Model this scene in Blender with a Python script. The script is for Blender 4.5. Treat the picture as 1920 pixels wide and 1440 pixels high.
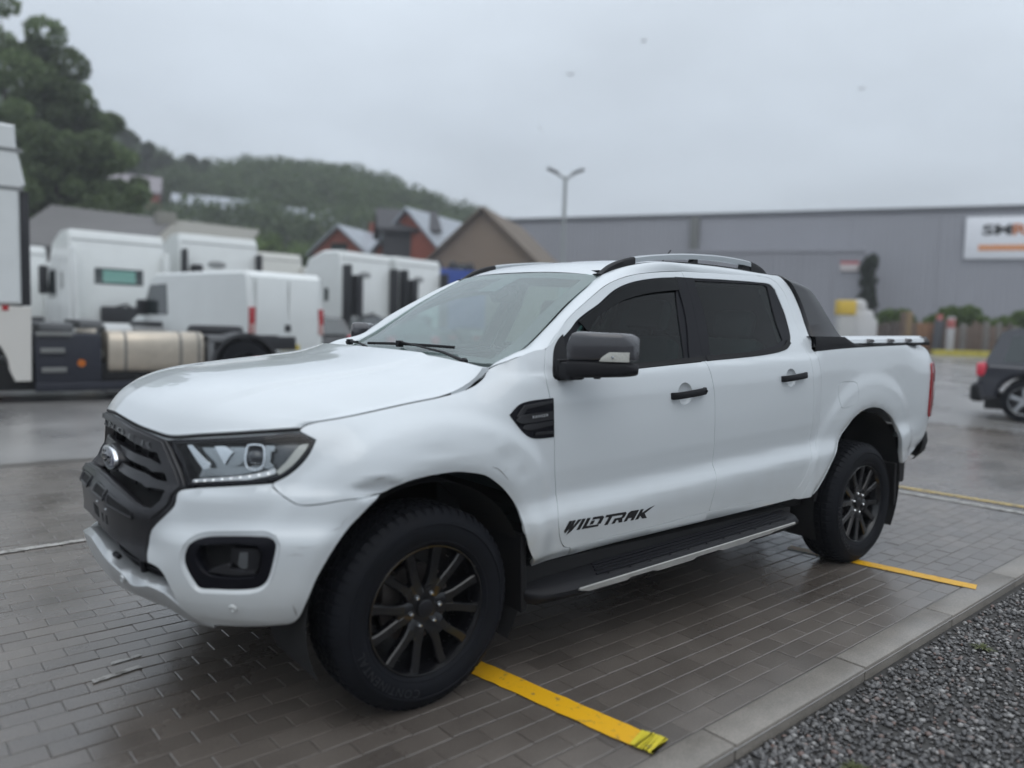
import bpy, bmesh, math, random
import numpy as np
from mathutils import Vector, Matrix
from mathutils.geometry import delaunay_2d_cdt
random.seed(7); RNG = np.random.default_rng(11)
sc = bpy.context.scene
for o in list(bpy.data.objects): bpy.data.objects.remove(o, do_unlink=True)
COL = sc.collection

# ---------------------------------------------------------------- camera
cam_d = bpy.data.cameras.new('camera'); cam = bpy.data.objects.new('camera', cam_d); COL.objects.link(cam); sc.camera = cam
CAM_LOC = (-1.50658, -3.22823, 1.45511); CAM_YPR = (0.896131, -0.080215, 0.030647)
cy_, cp_, cr_ = CAM_YPR
Fv = Vector((math.cos(cy_)*math.cos(cp_), math.sin(cy_)*math.cos(cp_), math.sin(cp_)))
R0 = Vector((math.sin(cy_), -math.cos(cy_), 0)); U0 = R0.cross(Fv)
Rv = R0*math.cos(cr_) + U0*math.sin(cr_); Uv = -R0*math.sin(cr_) + U0*math.cos(cr_)
M = Matrix((Rv, Uv, -Fv)).transposed().to_4x4(); M.translation = Vector(CAM_LOC)
cam.matrix_world = M
cam_d.sensor_width = 36; cam_d.lens = 1438.8788/1920*36
cam_d.clip_start = .05; cam_d.clip_end = 3000
cam_d.dof.use_dof = True; cam_d.dof.focus_distance = 3.75; cam_d.dof.aperture_fstop = .80

# ---------------------------------------------------------------- overcast sky, soft sun, exposure
world = bpy.data.worlds.new('World'); sc.world = world; world.use_nodes = True
def build_sky():
    nt = world.node_tree; N = nt.nodes; L = nt.links; N.clear()
    out = N.new('ShaderNodeOutputWorld'); bg = N.new('ShaderNodeBackground'); bg.inputs[1].default_value = .1
    sky = N.new('ShaderNodeTexSky'); sky.sky_type = 'NISHITA'; sky.sun_disc = False
    sky.sun_elevation = math.radians(52); sky.sun_rotation = math.radians(SUN_ROT); sky.dust_density = 4; sky.altitude = 150
    tc = N.new('ShaderNodeTexCoord'); sep = N.new('ShaderNodeSeparateXYZ'); L.new(tc.outputs['Generated'], sep.inputs[0])
    # brightness of the cloud deck by height (darker towards the horizon, as overcast skies are)
    mr = N.new('ShaderNodeMapRange'); mr.inputs[1].default_value = -.02; mr.inputs[2].default_value = 1
    L.new(sep.outputs[2], mr.inputs[0])
    ramp = N.new('ShaderNodeValToRGB'); L.new(mr.outputs[0], ramp.inputs[0])
    el = ramp.color_ramp.elements
    el[0].position = 0; el[0].color = (.60, .66, .72, 1)
    el[1].position = 1; el[1].color = (1.62, 1.72, 1.84, 1)
    for p, c in ((.10, (.63, .70, .775)), (.25, (.67, .75, .84)), (.50, (.84, .93, 1.03)), (.75, (1.22, 1.31, 1.42))):
        e = el.new(p); e.color = (*c, 1)
    # soft cloud structure: noise on a flat deck
    dv = N.new('ShaderNodeVectorMath'); dv.operation = 'DIVIDE'
    cmb = N.new('ShaderNodeCombineXYZ'); ad = N.new('ShaderNodeMath'); ad.operation = 'ADD'; ad.inputs[1].default_value = .22
    ab = N.new('ShaderNodeMath'); ab.operation = 'ABSOLUTE'
    L.new(sep.outputs[2], ab.inputs[0]); L.new(ab.outputs[0], ad.inputs[0])
    for i in range(3): L.new(ad.outputs[0], cmb.inputs[i])
    L.new(tc.outputs['Generated'], dv.inputs[0]); L.new(cmb.outputs[0], dv.inputs[1])
    nz = N.new('ShaderNodeTexNoise'); nz.inputs['Scale'].default_value = 1.15; nz.inputs['Detail'].default_value = 5; nz.inputs['Roughness'].default_value = .5
    L.new(dv.outputs[0], nz.inputs['Vector'])
    m2 = N.new('ShaderNodeMapRange'); m2.inputs[1].default_value = .32; m2.inputs[2].default_value = .68; m2.inputs[3].default_value = .90; m2.inputs[4].default_value = 1.12
    L.new(nz.outputs[0], m2.inputs[0])
    mul = N.new('ShaderNodeVectorMath'); mul.operation = 'SCALE'; L.new(ramp.outputs[0], mul.inputs[0]); L.new(m2.outputs[0], mul.inputs['Scale'])
    up = N.new('ShaderNodeVectorMath'); up.operation = 'SCALE'; up.inputs['Scale'].default_value = 10; L.new(mul.outputs[0], up.inputs[0])
    mix = N.new('ShaderNodeMix'); mix.data_type = 'RGBA'; mix.inputs['Factor'].default_value = .93
    L.new(sky.outputs[0], mix.inputs['A']); L.new(up.outputs[0], mix.inputs['B'])
    L.new(mix.outputs['Result'], bg.inputs[0]); L.new(bg.outputs[0], out.inputs[0])
SUN_ROT = 200
build_sky()
sun_d = bpy.data.lights.new('sun', 'SUN'); sun_d.energy = .5; sun_d.angle = math.radians(50); sun_d.color = (1, .97, .93)
sun = bpy.data.objects.new('sun', sun_d); COL.objects.link(sun); sun.location = (0, 0, 30)
_az = math.radians(-SUN_ROT + 90)
_sd = Vector((math.cos(_az)*math.cos(math.radians(52)), math.sin(_az)*math.cos(math.radians(52)), math.sin(math.radians(52))))
sun.rotation_euler = _sd.to_track_quat('Z', 'Y').to_euler()
vs = sc.view_settings; vs.view_transform = 'Standard'; vs.look = 'None'; vs.exposure = 0; vs.gamma = 1; vs.use_curve_mapping = False
sc.cycles.max_bounces = 8; sc.cycles.transparent_max_bounces = 16

# ---------------------------------------------------------------- helpers
MATS = {}
def mat(name, col=(.5, .5, .5), rough=.5, metal=0., coat=0., coat_rough=.03, bump=0., bscale=50., spec=.5, vary=0., vscale=3., emit=None, transm=0., build=None):
    if name in MATS: return MATS[name]
    m = bpy.data.materials.new(name); m.use_nodes = True; MATS[name] = m
    nt = m.node_tree; N, L = nt.nodes, nt.links; b = N['Principled BSDF']
    b.inputs['Base Color'].default_value = (*col, 1); b.inputs['Roughness'].default_value = rough; b.inputs['Metallic'].default_value = metal
    b.inputs['Specular IOR Level'].default_value = spec
    b.inputs['Coat Weight'].default_value = coat; b.inputs['Coat Roughness'].default_value = coat_rough
    if emit: b.inputs['Emission Color'].default_value = (*emit[0], 1); b.inputs['Emission Strength'].default_value = emit[1]
    if transm: b.inputs['Transmission Weight'].default_value = transm
    tc = N.new('ShaderNodeTexCoord')
    if vary:
        nz = N.new('ShaderNodeTexNoise'); nz.inputs['Scale'].default_value = vscale; nz.inputs['Detail'].default_value = 6; nz.inputs['Roughness'].default_value = .6
        L.new(tc.outputs['Object'], nz.inputs['Vector'])
        mr = N.new('ShaderNodeMapRange'); mr.inputs[1].default_value = .3; mr.inputs[2].default_value = .7; mr.inputs[3].default_value = 1 - vary; mr.inputs[4].default_value = 1 + vary
        L.new(nz.outputs[0], mr.inputs[0])
        s = N.new('ShaderNodeVectorMath'); s.operation = 'SCALE'; s.inputs[0].default_value = col; L.new(mr.outputs[0], s.inputs['Scale']); L.new(s.outputs[0], b.inputs['Base Color'])
        r = N.new('ShaderNodeMapRange'); r.inputs[3].default_value = max(.02, rough*(1 - vary)); r.inputs[4].default_value = min(1, rough*(1 + vary)); L.new(nz.outputs[0], r.inputs[0]); L.new(r.outputs[0], b.inputs['Roughness'])
    if bump:
        n2 = N.new('ShaderNodeTexNoise'); n2.inputs['Scale'].default_value = bscale; n2.inputs['Detail'].default_value = 4
        L.new(tc.outputs['Object'], n2.inputs['Vector'])
        bp = N.new('ShaderNodeBump'); bp.inputs['Strength'].default_value = bump; bp.inputs['Distance'].default_value = .004
        L.new(n2.outputs[0], bp.inputs['Height']); L.new(bp.outputs[0], b.inputs['Normal'])
    if build: build(nt, b, tc)
    return m

def glass(name, tint=(.8, .9, .88), ior=1.5, rough=.0, haze=None):
    # thin pane: fresnel reflection over tinted see-through
    m = bpy.data.materials.new(name); m.use_nodes = True; nt = m.node_tree; N, L = nt.nodes, nt.links; N.clear()
    o = N.new('ShaderNodeOutputMaterial'); t = N.new('ShaderNodeBsdfTransparent'); t.inputs[0].default_value = (*tint, 1)
    g = N.new('ShaderNodeBsdfGlossy'); g.inputs['Roughness'].default_value = rough
    f = N.new('ShaderNodeFresnel'); f.inputs[0].default_value = ior
    geo = N.new('ShaderNodeNewGeometry'); x = N.new('ShaderNodeMix'); x.data_type = 'FLOAT'      # same reflectance from either side
    L.new(geo.outputs['Backfacing'], x.inputs['Factor']); x.inputs['A'].default_value = ior; x.inputs['B'].default_value = ior
    inv = N.new('ShaderNodeMath'); inv.operation = 'DIVIDE'; inv.inputs[0].default_value = 1; inv.inputs[1].default_value = ior
    L.new(inv.outputs[0], x.inputs['B']); L.new(x.outputs[0], f.inputs[0])
    mx = N.new('ShaderNodeMixShader'); L.new(f.outputs[0], mx.inputs[0]); L.new(t.outputs[0], mx.inputs[1]); L.new(g.outputs[0], mx.inputs[2])
    last = mx
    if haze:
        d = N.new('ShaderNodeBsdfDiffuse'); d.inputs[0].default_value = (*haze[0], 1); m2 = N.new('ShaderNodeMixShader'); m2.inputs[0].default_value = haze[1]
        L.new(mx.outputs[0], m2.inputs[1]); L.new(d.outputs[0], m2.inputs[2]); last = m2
    L.new(last.outputs[0], o.inputs[0]); MATS[name] = m
    return m

def obj(name, verts, faces, m, parent=None, smooth=True, normals=None, sharp=None):
    me = bpy.data.meshes.new(name)
    me.from_pydata([tuple(map(float, v)) for v in verts], [], [tuple(map(int, f)) for f in faces]); me.update()
    if m is not None: me.materials.append(m)
    if smooth:
        me.polygons.foreach_set('use_smooth', [True]*len(me.polygons))
        if normals is not None: me.normals_split_custom_set_from_vertices([tuple(n) for n in normals])
        elif sharp is not None: me.set_sharp_from_angle(angle=math.radians(sharp))
    o = bpy.data.objects.new(name, me); COL.objects.link(o)
    if parent is not None: o.parent = parent
    return o

def empty(name, loc=(0, 0, 0), rz=0., parent=None):
    o = bpy.data.objects.new(name, None); o.empty_display_size = .2; COL.objects.link(o); o.location = loc; o.rotation_euler = (0, 0, rz)
    if parent is not None: o.parent = parent
    return o

def tag(o, label=None, cat=None, group=None, kind=None):
    for k, v in (('label', label), ('category', cat), ('group', group), ('kind', kind)):
        if v: o[k] = v
    return o

def kids(o):
    return [c for c in bpy.data.objects if c.parent is o]
def copy_tree(o, parent=None, loc=None, rz=None, table=None):
    if table is None:
        table = {}
        for c in bpy.data.objects:
            if c.parent is not None: table.setdefault(c.parent.name, []).append(c)
    c = o.copy(); COL.objects.link(c); c.parent = parent
    if loc is not None: c.location = loc
    if rz is not None: c.rotation_euler = (0, 0, rz)
    for ch in table.get(o.name, []): copy_tree(ch, c, table=table)
    return c

class MB:
    """collects shapes into one mesh"""
    def __init__(s): s.v = []; s.f = []
    def add(s, v, f):
        n = len(s.v); s.v += [tuple(map(float, p)) for p in v]; s.f += [tuple(i + n for i in q) for q in f]; return s
    def box(s, a, b, bev=0., rot=None, off=(0, 0, 0)):
        (x0, y0, z0), (x1, y1, z1) = a, b
        if x0 > x1: x0, x1 = x1, x0
        if y0 > y1: y0, y1 = y1, y0
        if z0 > z1: z0, z1 = z1, z0
        bev = min(bev, (x1-x0)*.45, (y1-y0)*.45, (z1-z0)*.45)
        V = []; F = []
        if bev <= 0:
            V = [(x, y, z) for z in (z0, z1) for y in (y0, y1) for x in (x0, x1)]
            F = [(0, 2, 3, 1), (4, 5, 7, 6), (0, 1, 5, 4), (2, 6, 7, 3), (0, 4, 6, 2), (1, 3, 7, 5)]
        else:
            bm = bmesh.new(); r = bmesh.ops.create_cube(bm, size=1)
            for v in bm.verts: v.co = Vector(((x0+x1)/2 + v.co.x*(x1-x0), (y0+y1)/2 + v.co.y*(y1-y0), (z0+z1)/2 + v.co.z*(z1-z0)))
            bmesh.ops.bevel(bm, geom=list(bm.edges), offset=bev, segments=2, profile=.5, affect='EDGES')
            bm.verts.index_update(); V = [tuple(v.co) for v in bm.verts]; F = [tuple(v.index for v in f.verts) for f in bm.faces]; bm.free()
        if rot is not None: V = [tuple(rot @ Vector(p) + Vector(off)) for p in V]
        return s.add(V, F)
    def prism(s, poly, a, b, axis='y', bev=0.):
        """poly in the plane across axis (x,z for y; y,z for x; x,y for z) extruded a..b"""
        def P(p, t):
            return (p[0], t, p[1]) if axis == 'y' else (t, p[0], p[1]) if axis == 'x' else (p[0], p[1], t)
        n = len(poly)
        if bev:
            c = np.array(poly, float); e = np.roll(c, -1, 0) - c; e /= np.linalg.norm(e, axis=1)[:, None] + 1e-9
            ar = sum(c[i][0]*c[(i+1) % n][1] - c[(i+1) % n][0]*c[i][1] for i in range(n)); sg = 1 if ar > 0 else -1
            nr = np.stack([-e[:, 1], e[:, 0]], 1)*sg; m_ = nr + np.roll(nr, 1, 0); m_ /= (np.sum(m_*nr, 1)[:, None] + 1e-9)
            inn = c + m_*bev; d = bev if b > a else -bev
            rings = [(inn, a), (c, a + d), (c, b - d), (inn, b)]
        else: rings = [(poly, a), (poly, b)]
        V = [P(p, t) for r, t in rings for p in r]; F = []
        for k in range(len(rings) - 1):
            F += [(k*n + i, k*n + (i+1) % n, (k+1)*n + (i+1) % n, (k+1)*n + i) for i in range(n)]
        F += [tuple(range(n))[::-1], tuple(range((len(rings)-1)*n, len(rings)*n))]
        bm = bmesh.new(); vv = [bm.verts.new(p) for p in V]
        for f in F:
            try: bm.faces.new([vv[i] for i in f])
            except ValueError: pass
        bmesh.ops.recalc_face_normals(bm, faces=list(bm.faces)); bm.verts.index_update()
        F = [tuple(v.index for v in f.verts) for f in bm.faces]; V = [tuple(v.co) for v in bm.verts]; bm.free()
        return s.add(V, F)
    def tube(s, pts, r, n=8, caps=True, flat=1.):
        P = [Vector(p) for p in pts]; V = []; F = []; R = r if isinstance(r, (list, tuple)) else [r]*len(P)
        ref = None
        for i, p in enumerate(P):
            t = (P[min(i+1, len(P)-1)] - P[max(i-1, 0)]).normalized()
            if ref is None: ref = Vector((0, 0, 1)) if abs(t.z) < .9 else Vector((1, 0, 0))
            a = t.cross(ref).normalized(); b = a.cross(t).normalized(); ref = b
            for k in range(n):
                an = 2*math.pi*k/n; V.append(p + a*math.cos(an)*R[i] + b*math.sin(an)*R[i]*flat)
        for i in range(len(P) - 1):
            F += [(i*n + k, i*n + (k+1) % n, (i+1)*n + (k+1) % n, (i+1)*n + k) for k in range(n)]
        if caps: F += [tuple(range(n))[::-1], tuple(range((len(P)-1)*n, len(P)*n))]
        return s.add(V, F)
    def lathe(s, prof, n=32, axis='y', c=(0, 0, 0), close=False, a0=0., a1=2*math.pi):
        """prof: (radius, along-axis)"""
        V = []; F = []; full = abs(a1 - a0 - 2*math.pi) < 1e-6; cols = n if full else n + 1
        for r, t in prof:
            for k in range(cols):
                an = a0 + (a1 - a0)*k/n; ca, sa = math.cos(an)*r, math.sin(an)*r
                V.append({'y': (c[0] + ca, c[1] + t, c[2] + sa), 'z': (c[0] + ca, c[1] + sa, c[2] + t), 'x': (c[0] + t, c[1] + ca, c[2] + sa)}[axis])
        m_ = len(prof)
        for i in range(m_ - (0 if close else 1)):
            j = (i+1) % m_
            for k in range(n if full else n):
                k2 = (k+1) % cols
                F.append((i*cols + k, i*cols + k2, j*cols + k2, j*cols + k))
        return s.add(V, F)
    def sph(s, c, r, n=8, m=5):
        V = []; F = []; r = (r, r, r) if not hasattr(r, '__len__') else r
        for i in range(m + 1):
            th = math.pi*i/m
            for k in range(n):
                ph = 2*math.pi*k/n; V.append((c[0] + r[0]*math.sin(th)*math.cos(ph), c[1] + r[1]*math.sin(th)*math.sin(ph), c[2] + r[2]*math.cos(th)))
        for i in range(m):
            for k in range(n): F.append((i*n + k, (i+1)*n + k, (i+1)*n + (k+1) % n, i*n + (k+1) % n))
        return s.add(V, F)
    def go(s, name, m, parent=None, smooth=True, sharp=35):
        bm = bmesh.new(); vv = [bm.verts.new(p) for p in s.v]
        for f in s.f:
            try: bm.faces.new([vv[i] for i in dict.fromkeys(f)])
            except ValueError: pass
        bmesh.ops.remove_doubles(bm, verts=list(bm.verts), dist=1e-5)
        bmesh.ops.recalc_face_normals(bm, faces=list(bm.faces))
        me = bpy.data.meshes.new(name); bm.to_mesh(me); bm.free()
        if m is not None: me.materials.append(m)
        if smooth:
            me.polygons.foreach_set('use_smooth', [True]*len(me.polygons)); me.set_sharp_from_angle(angle=math.radians(sharp))
        o = bpy.data.objects.new(name, me); COL.objects.link(o)
        if parent is not None: o.parent = parent
        return o

def mirror_part(o, parent=None):
    me = o.data.copy()
    co = np.empty(len(me.vertices)*3); me.vertices.foreach_get('co', co); co = co.reshape(-1, 3); co[:, 1] *= -1
    has = me.has_custom_normals
    nv = None
    if has:
        ln = np.empty(len(me.loops)*3); me.corner_normals.foreach_get('vector', ln); ln = ln.reshape(-1, 3)
        li = np.empty(len(me.loops), int); me.loops.foreach_get('vertex_index', li)
        nv = np.zeros((len(me.vertices), 3)); nv[li] = ln; nv[:, 1] *= -1
    me.vertices.foreach_set('co', co.ravel()); me.flip_normals(); me.update()
    if nv is not None: me.normals_split_custom_set_from_vertices([tuple(n) for n in nv])
    c = bpy.data.objects.new(o.name.split('.')[0], me); COL.objects.link(c); c.parent = o.parent if parent is None else parent
    if o.get('label'): c['label'] = o['label']
    return c

def text_mesh(txt, size=1., shear=0., offset=0., extrude=0., space=1.):
    """flat lettering as vertices and triangles, lower left at 0,0"""
    cu = bpy.data.curves.new('lettering', 'FONT'); cu.body = txt; cu.size = size; cu.shear = shear; cu.offset = offset; cu.extrude = extrude; cu.space_character = space
    cu.resolution_u = 3
    o = bpy.data.objects.new('lettering', cu); COL.objects.link(o)
    bpy.context.view_layer.update()
    me = o.to_mesh(); V = np.array([v.co[:] for v in me.vertices]); F = [tuple(p.vertices) for p in me.polygons]
    o.to_mesh_clear(); bpy.data.objects.remove(o, do_unlink=True); bpy.data.curves.remove(cu)
    V[:, 0] -= V[:, 0].min(); V[:, 1] -= V[:, 1].min()
    return V, F

def catmull(pts, step, closed=True, corner=38):
    P = np.asarray(pts, float); n = len(P); out = []
    def is_c(i):
        if not closed and i in (0, n-1): return True
        a = P[i] - P[i-1]; b = P[(i+1) % n] - P[i]
        c = np.dot(a, b)/(np.linalg.norm(a)*np.linalg.norm(b) + 1e-12)
        return math.degrees(math.acos(max(-1, min(1, c)))) > corner
    C = [is_c(i) for i in range(n)]
    for i in range(n if closed else n - 1):
        p1, p2 = P[i], P[(i+1) % n]; L_ = np.linalg.norm(p2 - p1)
        p0 = P[i-1] if not C[i] else p1 - (p2 - p1); p3 = P[(i+2) % n] if not C[(i+1) % n] else p2 + (p2 - p1)
        k = max(1, int(math.ceil(L_/step)))
        # centripetal-ish tangents scaled to this chord
        t1 = (p2 - p0); t2 = (p3 - p1)
        t1 = t1/(np.linalg.norm(t1) + 1e-12)*L_; t2 = t2/(np.linalg.norm(t2) + 1e-12)*L_
        for j in range(k):
            t = j/k; out.append((2*t**3 - 3*t**2 + 1)*p1 + (t**3 - 2*t**2 + t)*t1 + (-2*t**3 + 3*t**2)*p2 + (t**3 - t**2)*t2)
    if not closed: out.append(P[-1])
    return np.array(out)

def inset(P, d):
    """move every vertex of a closed outline inwards by d"""
    n = len(P); a = np.sum(P[:, 0]*np.roll(P[:, 1], -1) - np.roll(P[:, 0], -1)*P[:, 1])
    e = np.roll(P, -1, 0) - P; e /= np.linalg.norm(e, axis=1)[:, None] + 1e-12
    nr = np.stack([-e[:, 1], e[:, 0]], 1)*(1 if a > 0 else -1)
    m_ = nr + np.roll(nr, 1, 0); m_ /= np.maximum(np.sum(m_*nr, 1), .5)[:, None]
    return P + m_*d

def inside(x, y, P):
    x = np.asarray(x); r = np.zeros(x.shape, bool); n = len(P)
    for i in range(n):
        x0, y0 = P[i]; x1, y1 = P[(i+1) % n]
        if y0 == y1: continue
        c = ((y0 > y) != (y1 > y)) & (x < (x1 - x0)*(y - y0)/(y1 - y0) + x0); r ^= c
    return r

def edge_dist(x, y, P):
    Q = np.vstack([P, P[:1]]); return polydist(x, y, Q)

def panel(name, outer, m, parent, holes=(), off=0., step=.02, bstep=.012, gap=.0030, lip=.018, hgap=0., hlip=None, corner=38, S=None, N=None, smooth_out=True, round_=.0012):
    """sheet cut to an outline on a body surface, with its own rolled edge"""
    S = S or SP; N = N or SN
    def prep(P, g):
        P = catmull(P, bstep, True, corner) if smooth_out else np.array([p for p in catmull(P, bstep, True, 0)])
        return inset(P, g) if g else P
    loops = [prep(outer, gap)] + [prep(h, -hgap) for h in holes]
    x0, y0 = loops[0].min(0); x1, y1 = loops[0].max(0)
    gx, gy = np.meshgrid(np.arange(x0 + step/2, x1, step), np.arange(y0 + step/2, y1, step)); gx = gx.ravel(); gy = gy.ravel()
    ok = inside(gx, gy, loops[0]) & (edge_dist(gx, gy, loops[0]) > step*.45)
    for h in loops[1:]: ok &= ~inside(gx, gy, h) & (edge_dist(gx, gy, h) > step*.45)
    pts = np.vstack(loops + [np.stack([gx[ok], gy[ok]], 1)]); edges = []; k = 0
    for l in loops:
        edges += [(k + i, k + (i+1) % len(l)) for i in range(len(l))]; k += len(l)
    r = delaunay_2d_cdt([Vector(p) for p in pts], edges, [], 0, 1e-6)
    V2 = np.array([v[:] for v in r[0]]); F = np.array(r[2])
    cen = V2[F].mean(1); keep = inside(cen[:, 0], cen[:, 1], loops[0])
    for h in loops[1:]: keep &= ~inside(cen[:, 0], cen[:, 1], h)
    F = F[keep]
    P3 = S(V2[:, 0], V2[:, 1]); N3 = N(V2[:, 0], V2[:, 1])
    P3 = P3 + N3*off
    a = P3[F[0][0]]; fn = np.cross(P3[F[:, 1]] - P3[F[:, 0]], P3[F[:, 2]] - P3[F[:, 0]])
    if np.sum(np.sum(fn*N3[F[:, 0]], 1)) < 0: F = F[:, ::-1]
    used = np.zeros(len(P3), bool); used[F.ravel()] = True
    mp = -np.ones(len(P3), int); mp[used] = np.arange(used.sum())
    V = list(P3[used]); NN = list(N3[used]); FF = [tuple(mp[f]) for f in F]
    for li, l in enumerate(loops):
        L3 = S(l[:, 0], l[:, 1]); Ln = N(l[:, 0], l[:, 1]); L3 = L3 + Ln*off; n = len(l)
        t = np.roll(L3, -1, 0) - np.roll(L3, 1, 0); t /= np.linalg.norm(t, axis=1)[:, None] + 1e-12
        side = np.cross(t, Ln)
        area = np.sum(l[:, 0]*np.roll(l[:, 1], -1) - np.roll(l[:, 0], -1)*l[:, 1])
        tst = S(l[:1, 0], l[:1, 1])
        inw = inset(l, .004 if li == 0 else -.004); ind = S(inw[:, 0], inw[:, 1]) - S(l[:, 0], l[:, 1])
        sg = np.where(np.sum(side*ind, 1) > 0, -1., 1.)[:, None]; side = side*sg         # now points away from the sheet
        lp = (hlip if hlip is not None and li else lip); b = len(V)
        rings = [(L3, Ln), (L3 + side*round_*.7 - Ln*round_, side*.8 + Ln*.6), (L3 + side*round_*.7 - Ln*lp, side)]
        for Pp, Nn in rings:
            V += list(Pp); NN += list(Nn/(np.linalg.norm(Nn, axis=1)[:, None] + 1e-12))
        ccw = (area > 0) == (li == 0)
        for q in range(2):
            for i in range(n):
                j = (i+1) % n; A, B, C_, D = b + q*n + i, b + q*n + j, b + (q+1)*n + j, b + (q+1)*n + i
                fN = np.cross(V[B] - V[A], V[D] - V[A]); ok_ = np.dot(fN, side[i] if q else side[i] + Ln[i]) > 0
                FF.append((A, B, C_, D) if ok_ else (D, C_, B, A))
    return obj(name, V, FF, m, parent, True, NN)

# ---------------------------------------------------------------- body surface of the pickup
# x runs from the front axle to the tail, near side is -y, z up, metres
def pchip(xs, ys):
    xs = np.asarray(xs, float); ys = np.asarray(ys, float)
    h = np.diff(xs); dl = np.diff(ys) / h
    m = np.zeros(len(xs))
    for i in range(1, len(xs) - 1):
        if dl[i-1] * dl[i] > 0:
            w1 = 2*h[i] + h[i-1]; w2 = h[i] + 2*h[i-1]
            m[i] = (w1 + w2) / (w1/dl[i-1] + w2/dl[i])
    m[0] = dl[0]; m[-1] = dl[-1]
    def f(q):
        q = np.clip(np.asarray(q, float), xs[0], xs[-1])
        i = np.clip(np.searchsorted(xs, q) - 1, 0, len(h) - 1)
        t = (q - xs[i]) / h[i]
        return ((2*t**3 - 3*t**2 + 1)*ys[i] + (t**3 - 2*t**2 + t)*h[i]*m[i]
                + (-2*t**3 + 3*t**2)*ys[i+1] + (t**3 - t**2)*h[i]*m[i+1])
    return f

def sstep(a, b, x):
    t = np.clip((np.asarray(x, float) - a) / (b - a), 0, 1)
    return t*t*(3 - 2*t)

PLAN = [(-.955, 0), (-.948, .2), (-.905, .4), (-.862, .5), (-.802, .6), (-.718, .7), (-.60, .8), (-.52, .846),
        (-.42, .88), (-.30, .897), (-.15, .90), (0, .90), (1, .90), (2, .90), (3, .90), (3.85, .90), (4.0, .8985), (4.10, .889),
        (4.17, .866), (4.215, .82), (4.24, .75), (4.25, .66), (4.255, .45), (4.26, .2), (4.26, 0)]
_pl = np.array(PLAN)
_sc = np.concatenate([[0], np.cumsum(np.hypot(*np.diff(_pl, axis=0).T))])
_kx, _ky = pchip(_sc, _pl[:, 0]), pchip(_sc, _pl[:, 1])
SX0 = float(_sc[11])                      # arc length where x = 0 : on the flank s = x + SX0
SMAX = float(_sc[-1])

ARCH_F = np.array([(-.483, .40), (-.483, .441), (-.471, .506), (-.437, .607), (-.367, .716), (-.271, .808), (-.105, .88), (.076, .897), (.222, .868), (.335, .788), (.395, .715), (.453, .547), (.46, .44)])
ARCH_R = np.array([(2.60, .45), (2.635, .506), (2.687, .545), (2.76, .638), (2.857, .80), (2.951, .89), (3.036, .95), (3.154, .984), (3.267, .992), (3.377, .973), (3.512, .914), (3.606, .839), (3.658, .73), (3.68, .55)])

def smooth_line(P, n=90):
    t = np.concatenate([[0], np.cumsum(np.hypot(*np.diff(P, axis=0).T))])
    for _ in range(2):                                  # relax the traced points, then run a smooth curve through them
        Q = P.copy(); Q[1:-1] = .5*P[1:-1] + .25*(P[:-2] + P[2:]) + .15*(2*P[1:-1] - P[:-2] - P[2:])*.5; P = Q
    q = np.linspace(0, t[-1], n)
    T = np.gradient(P, t, axis=0)
    i = np.clip(np.searchsorted(t, q) - 1, 0, len(t) - 2); h = (t[i+1] - t[i])[:, None]; u = ((q - t[i])[:, None])/h
    return (2*u**3 - 3*u**2 + 1)*P[i] + (u**3 - 2*u**2 + u)*h*T[i] + (-2*u**3 + 3*u**2)*P[i+1] + (u**3 - u**2)*h*T[i+1]
ARCH_F = smooth_line(ARCH_F); ARCH_R = smooth_line(ARCH_R)

def polydist(x, z, P):
    best = np.full(np.shape(x), 9.)
    for (x0, z0), (x1, z1) in zip(P[:-1], P[1:]):
        dx, dz = x1 - x0, z1 - z0
        t = np.clip(((x - x0)*dx + (z - z0)*dz) / (dx*dx + dz*dz), 0, 1)
        best = np.minimum(best, np.hypot(x - x0 - t*dx, z - z0 - t*dz))
    return best

# profiles: (height, outward offset from the plan curve)
DOOR = pchip(*zip((.30, -.09), (.40, -.06), (.455, -.045), (.49, -.014), (.50, -.008), (.53, -.003), (.632, .013), (.652, .012), (.722, -.013), (.745, -.0165),
                  (.80, -.010), (.86, -.002), (1.0, .004), (1.12, .002), (1.19, -.006), (1.232, -.016), (1.262, -.036), (1.29, -.049),
                  (1.40, -.098), (1.56, -.170), (1.72, -.243), (1.78, -.285), (1.9, -.40)))
FEND0 = pchip(*zip((.30, -.06), (.45, -.03), (.7, 0), (.95, -.002), (1.03, -.012), (1.09, -.032), (1.14, -.064), (1.18, -.105), (1.21, -.15), (1.3, -.35)))
FENDM = pchip(*zip((.30, -.06), (.45, -.03), (.7, 0), (.90, -.004), (.97, -.014), (1.03, -.034), (1.08, -.064), (1.12, -.105), (1.15, -.15), (1.3, -.45)))
CORN = pchip(*zip((.30, -.12), (.40, -.060), (.43, -.035), (.47, -.018), (.50, -.010), (.56, -.002), (.70, .006), (.722, .004), (.775, -.020), (.79, -.023), (.85, -.028),
                  (.87, -.032), (.895, -.048), (.93, -.056), (1.0, -.070), (1.05, -.088), (1.08, -.11), (1.12, -.15), (1.3, -.6)))
MIDF = pchip(*zip((.30, -.14), (.40, -.07), (.43, -.045), (.47, -.024), (.50, -.014), (.55, -.006), (.66, .0), (.695, -.002), (.755, -.030), (.77, -.033), (.84, -.036),
                  (.855, -.040), (.875, -.055), (.93, -.062), (1.0, -.075), (1.04, -.09), (1.08, -.12), (1.3, -.6)))
CENF = pchip(*zip((.30, -.18), (.42, -.09), (.47, -.03), (.52, -.01), (.60, 0), (.68, -.012), (.78, -.004), (.84, -.035), (.92, -.070), (1.0, -.088), (1.05, -.094), (1.08, -.11), (1.3, -.6)))
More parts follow.
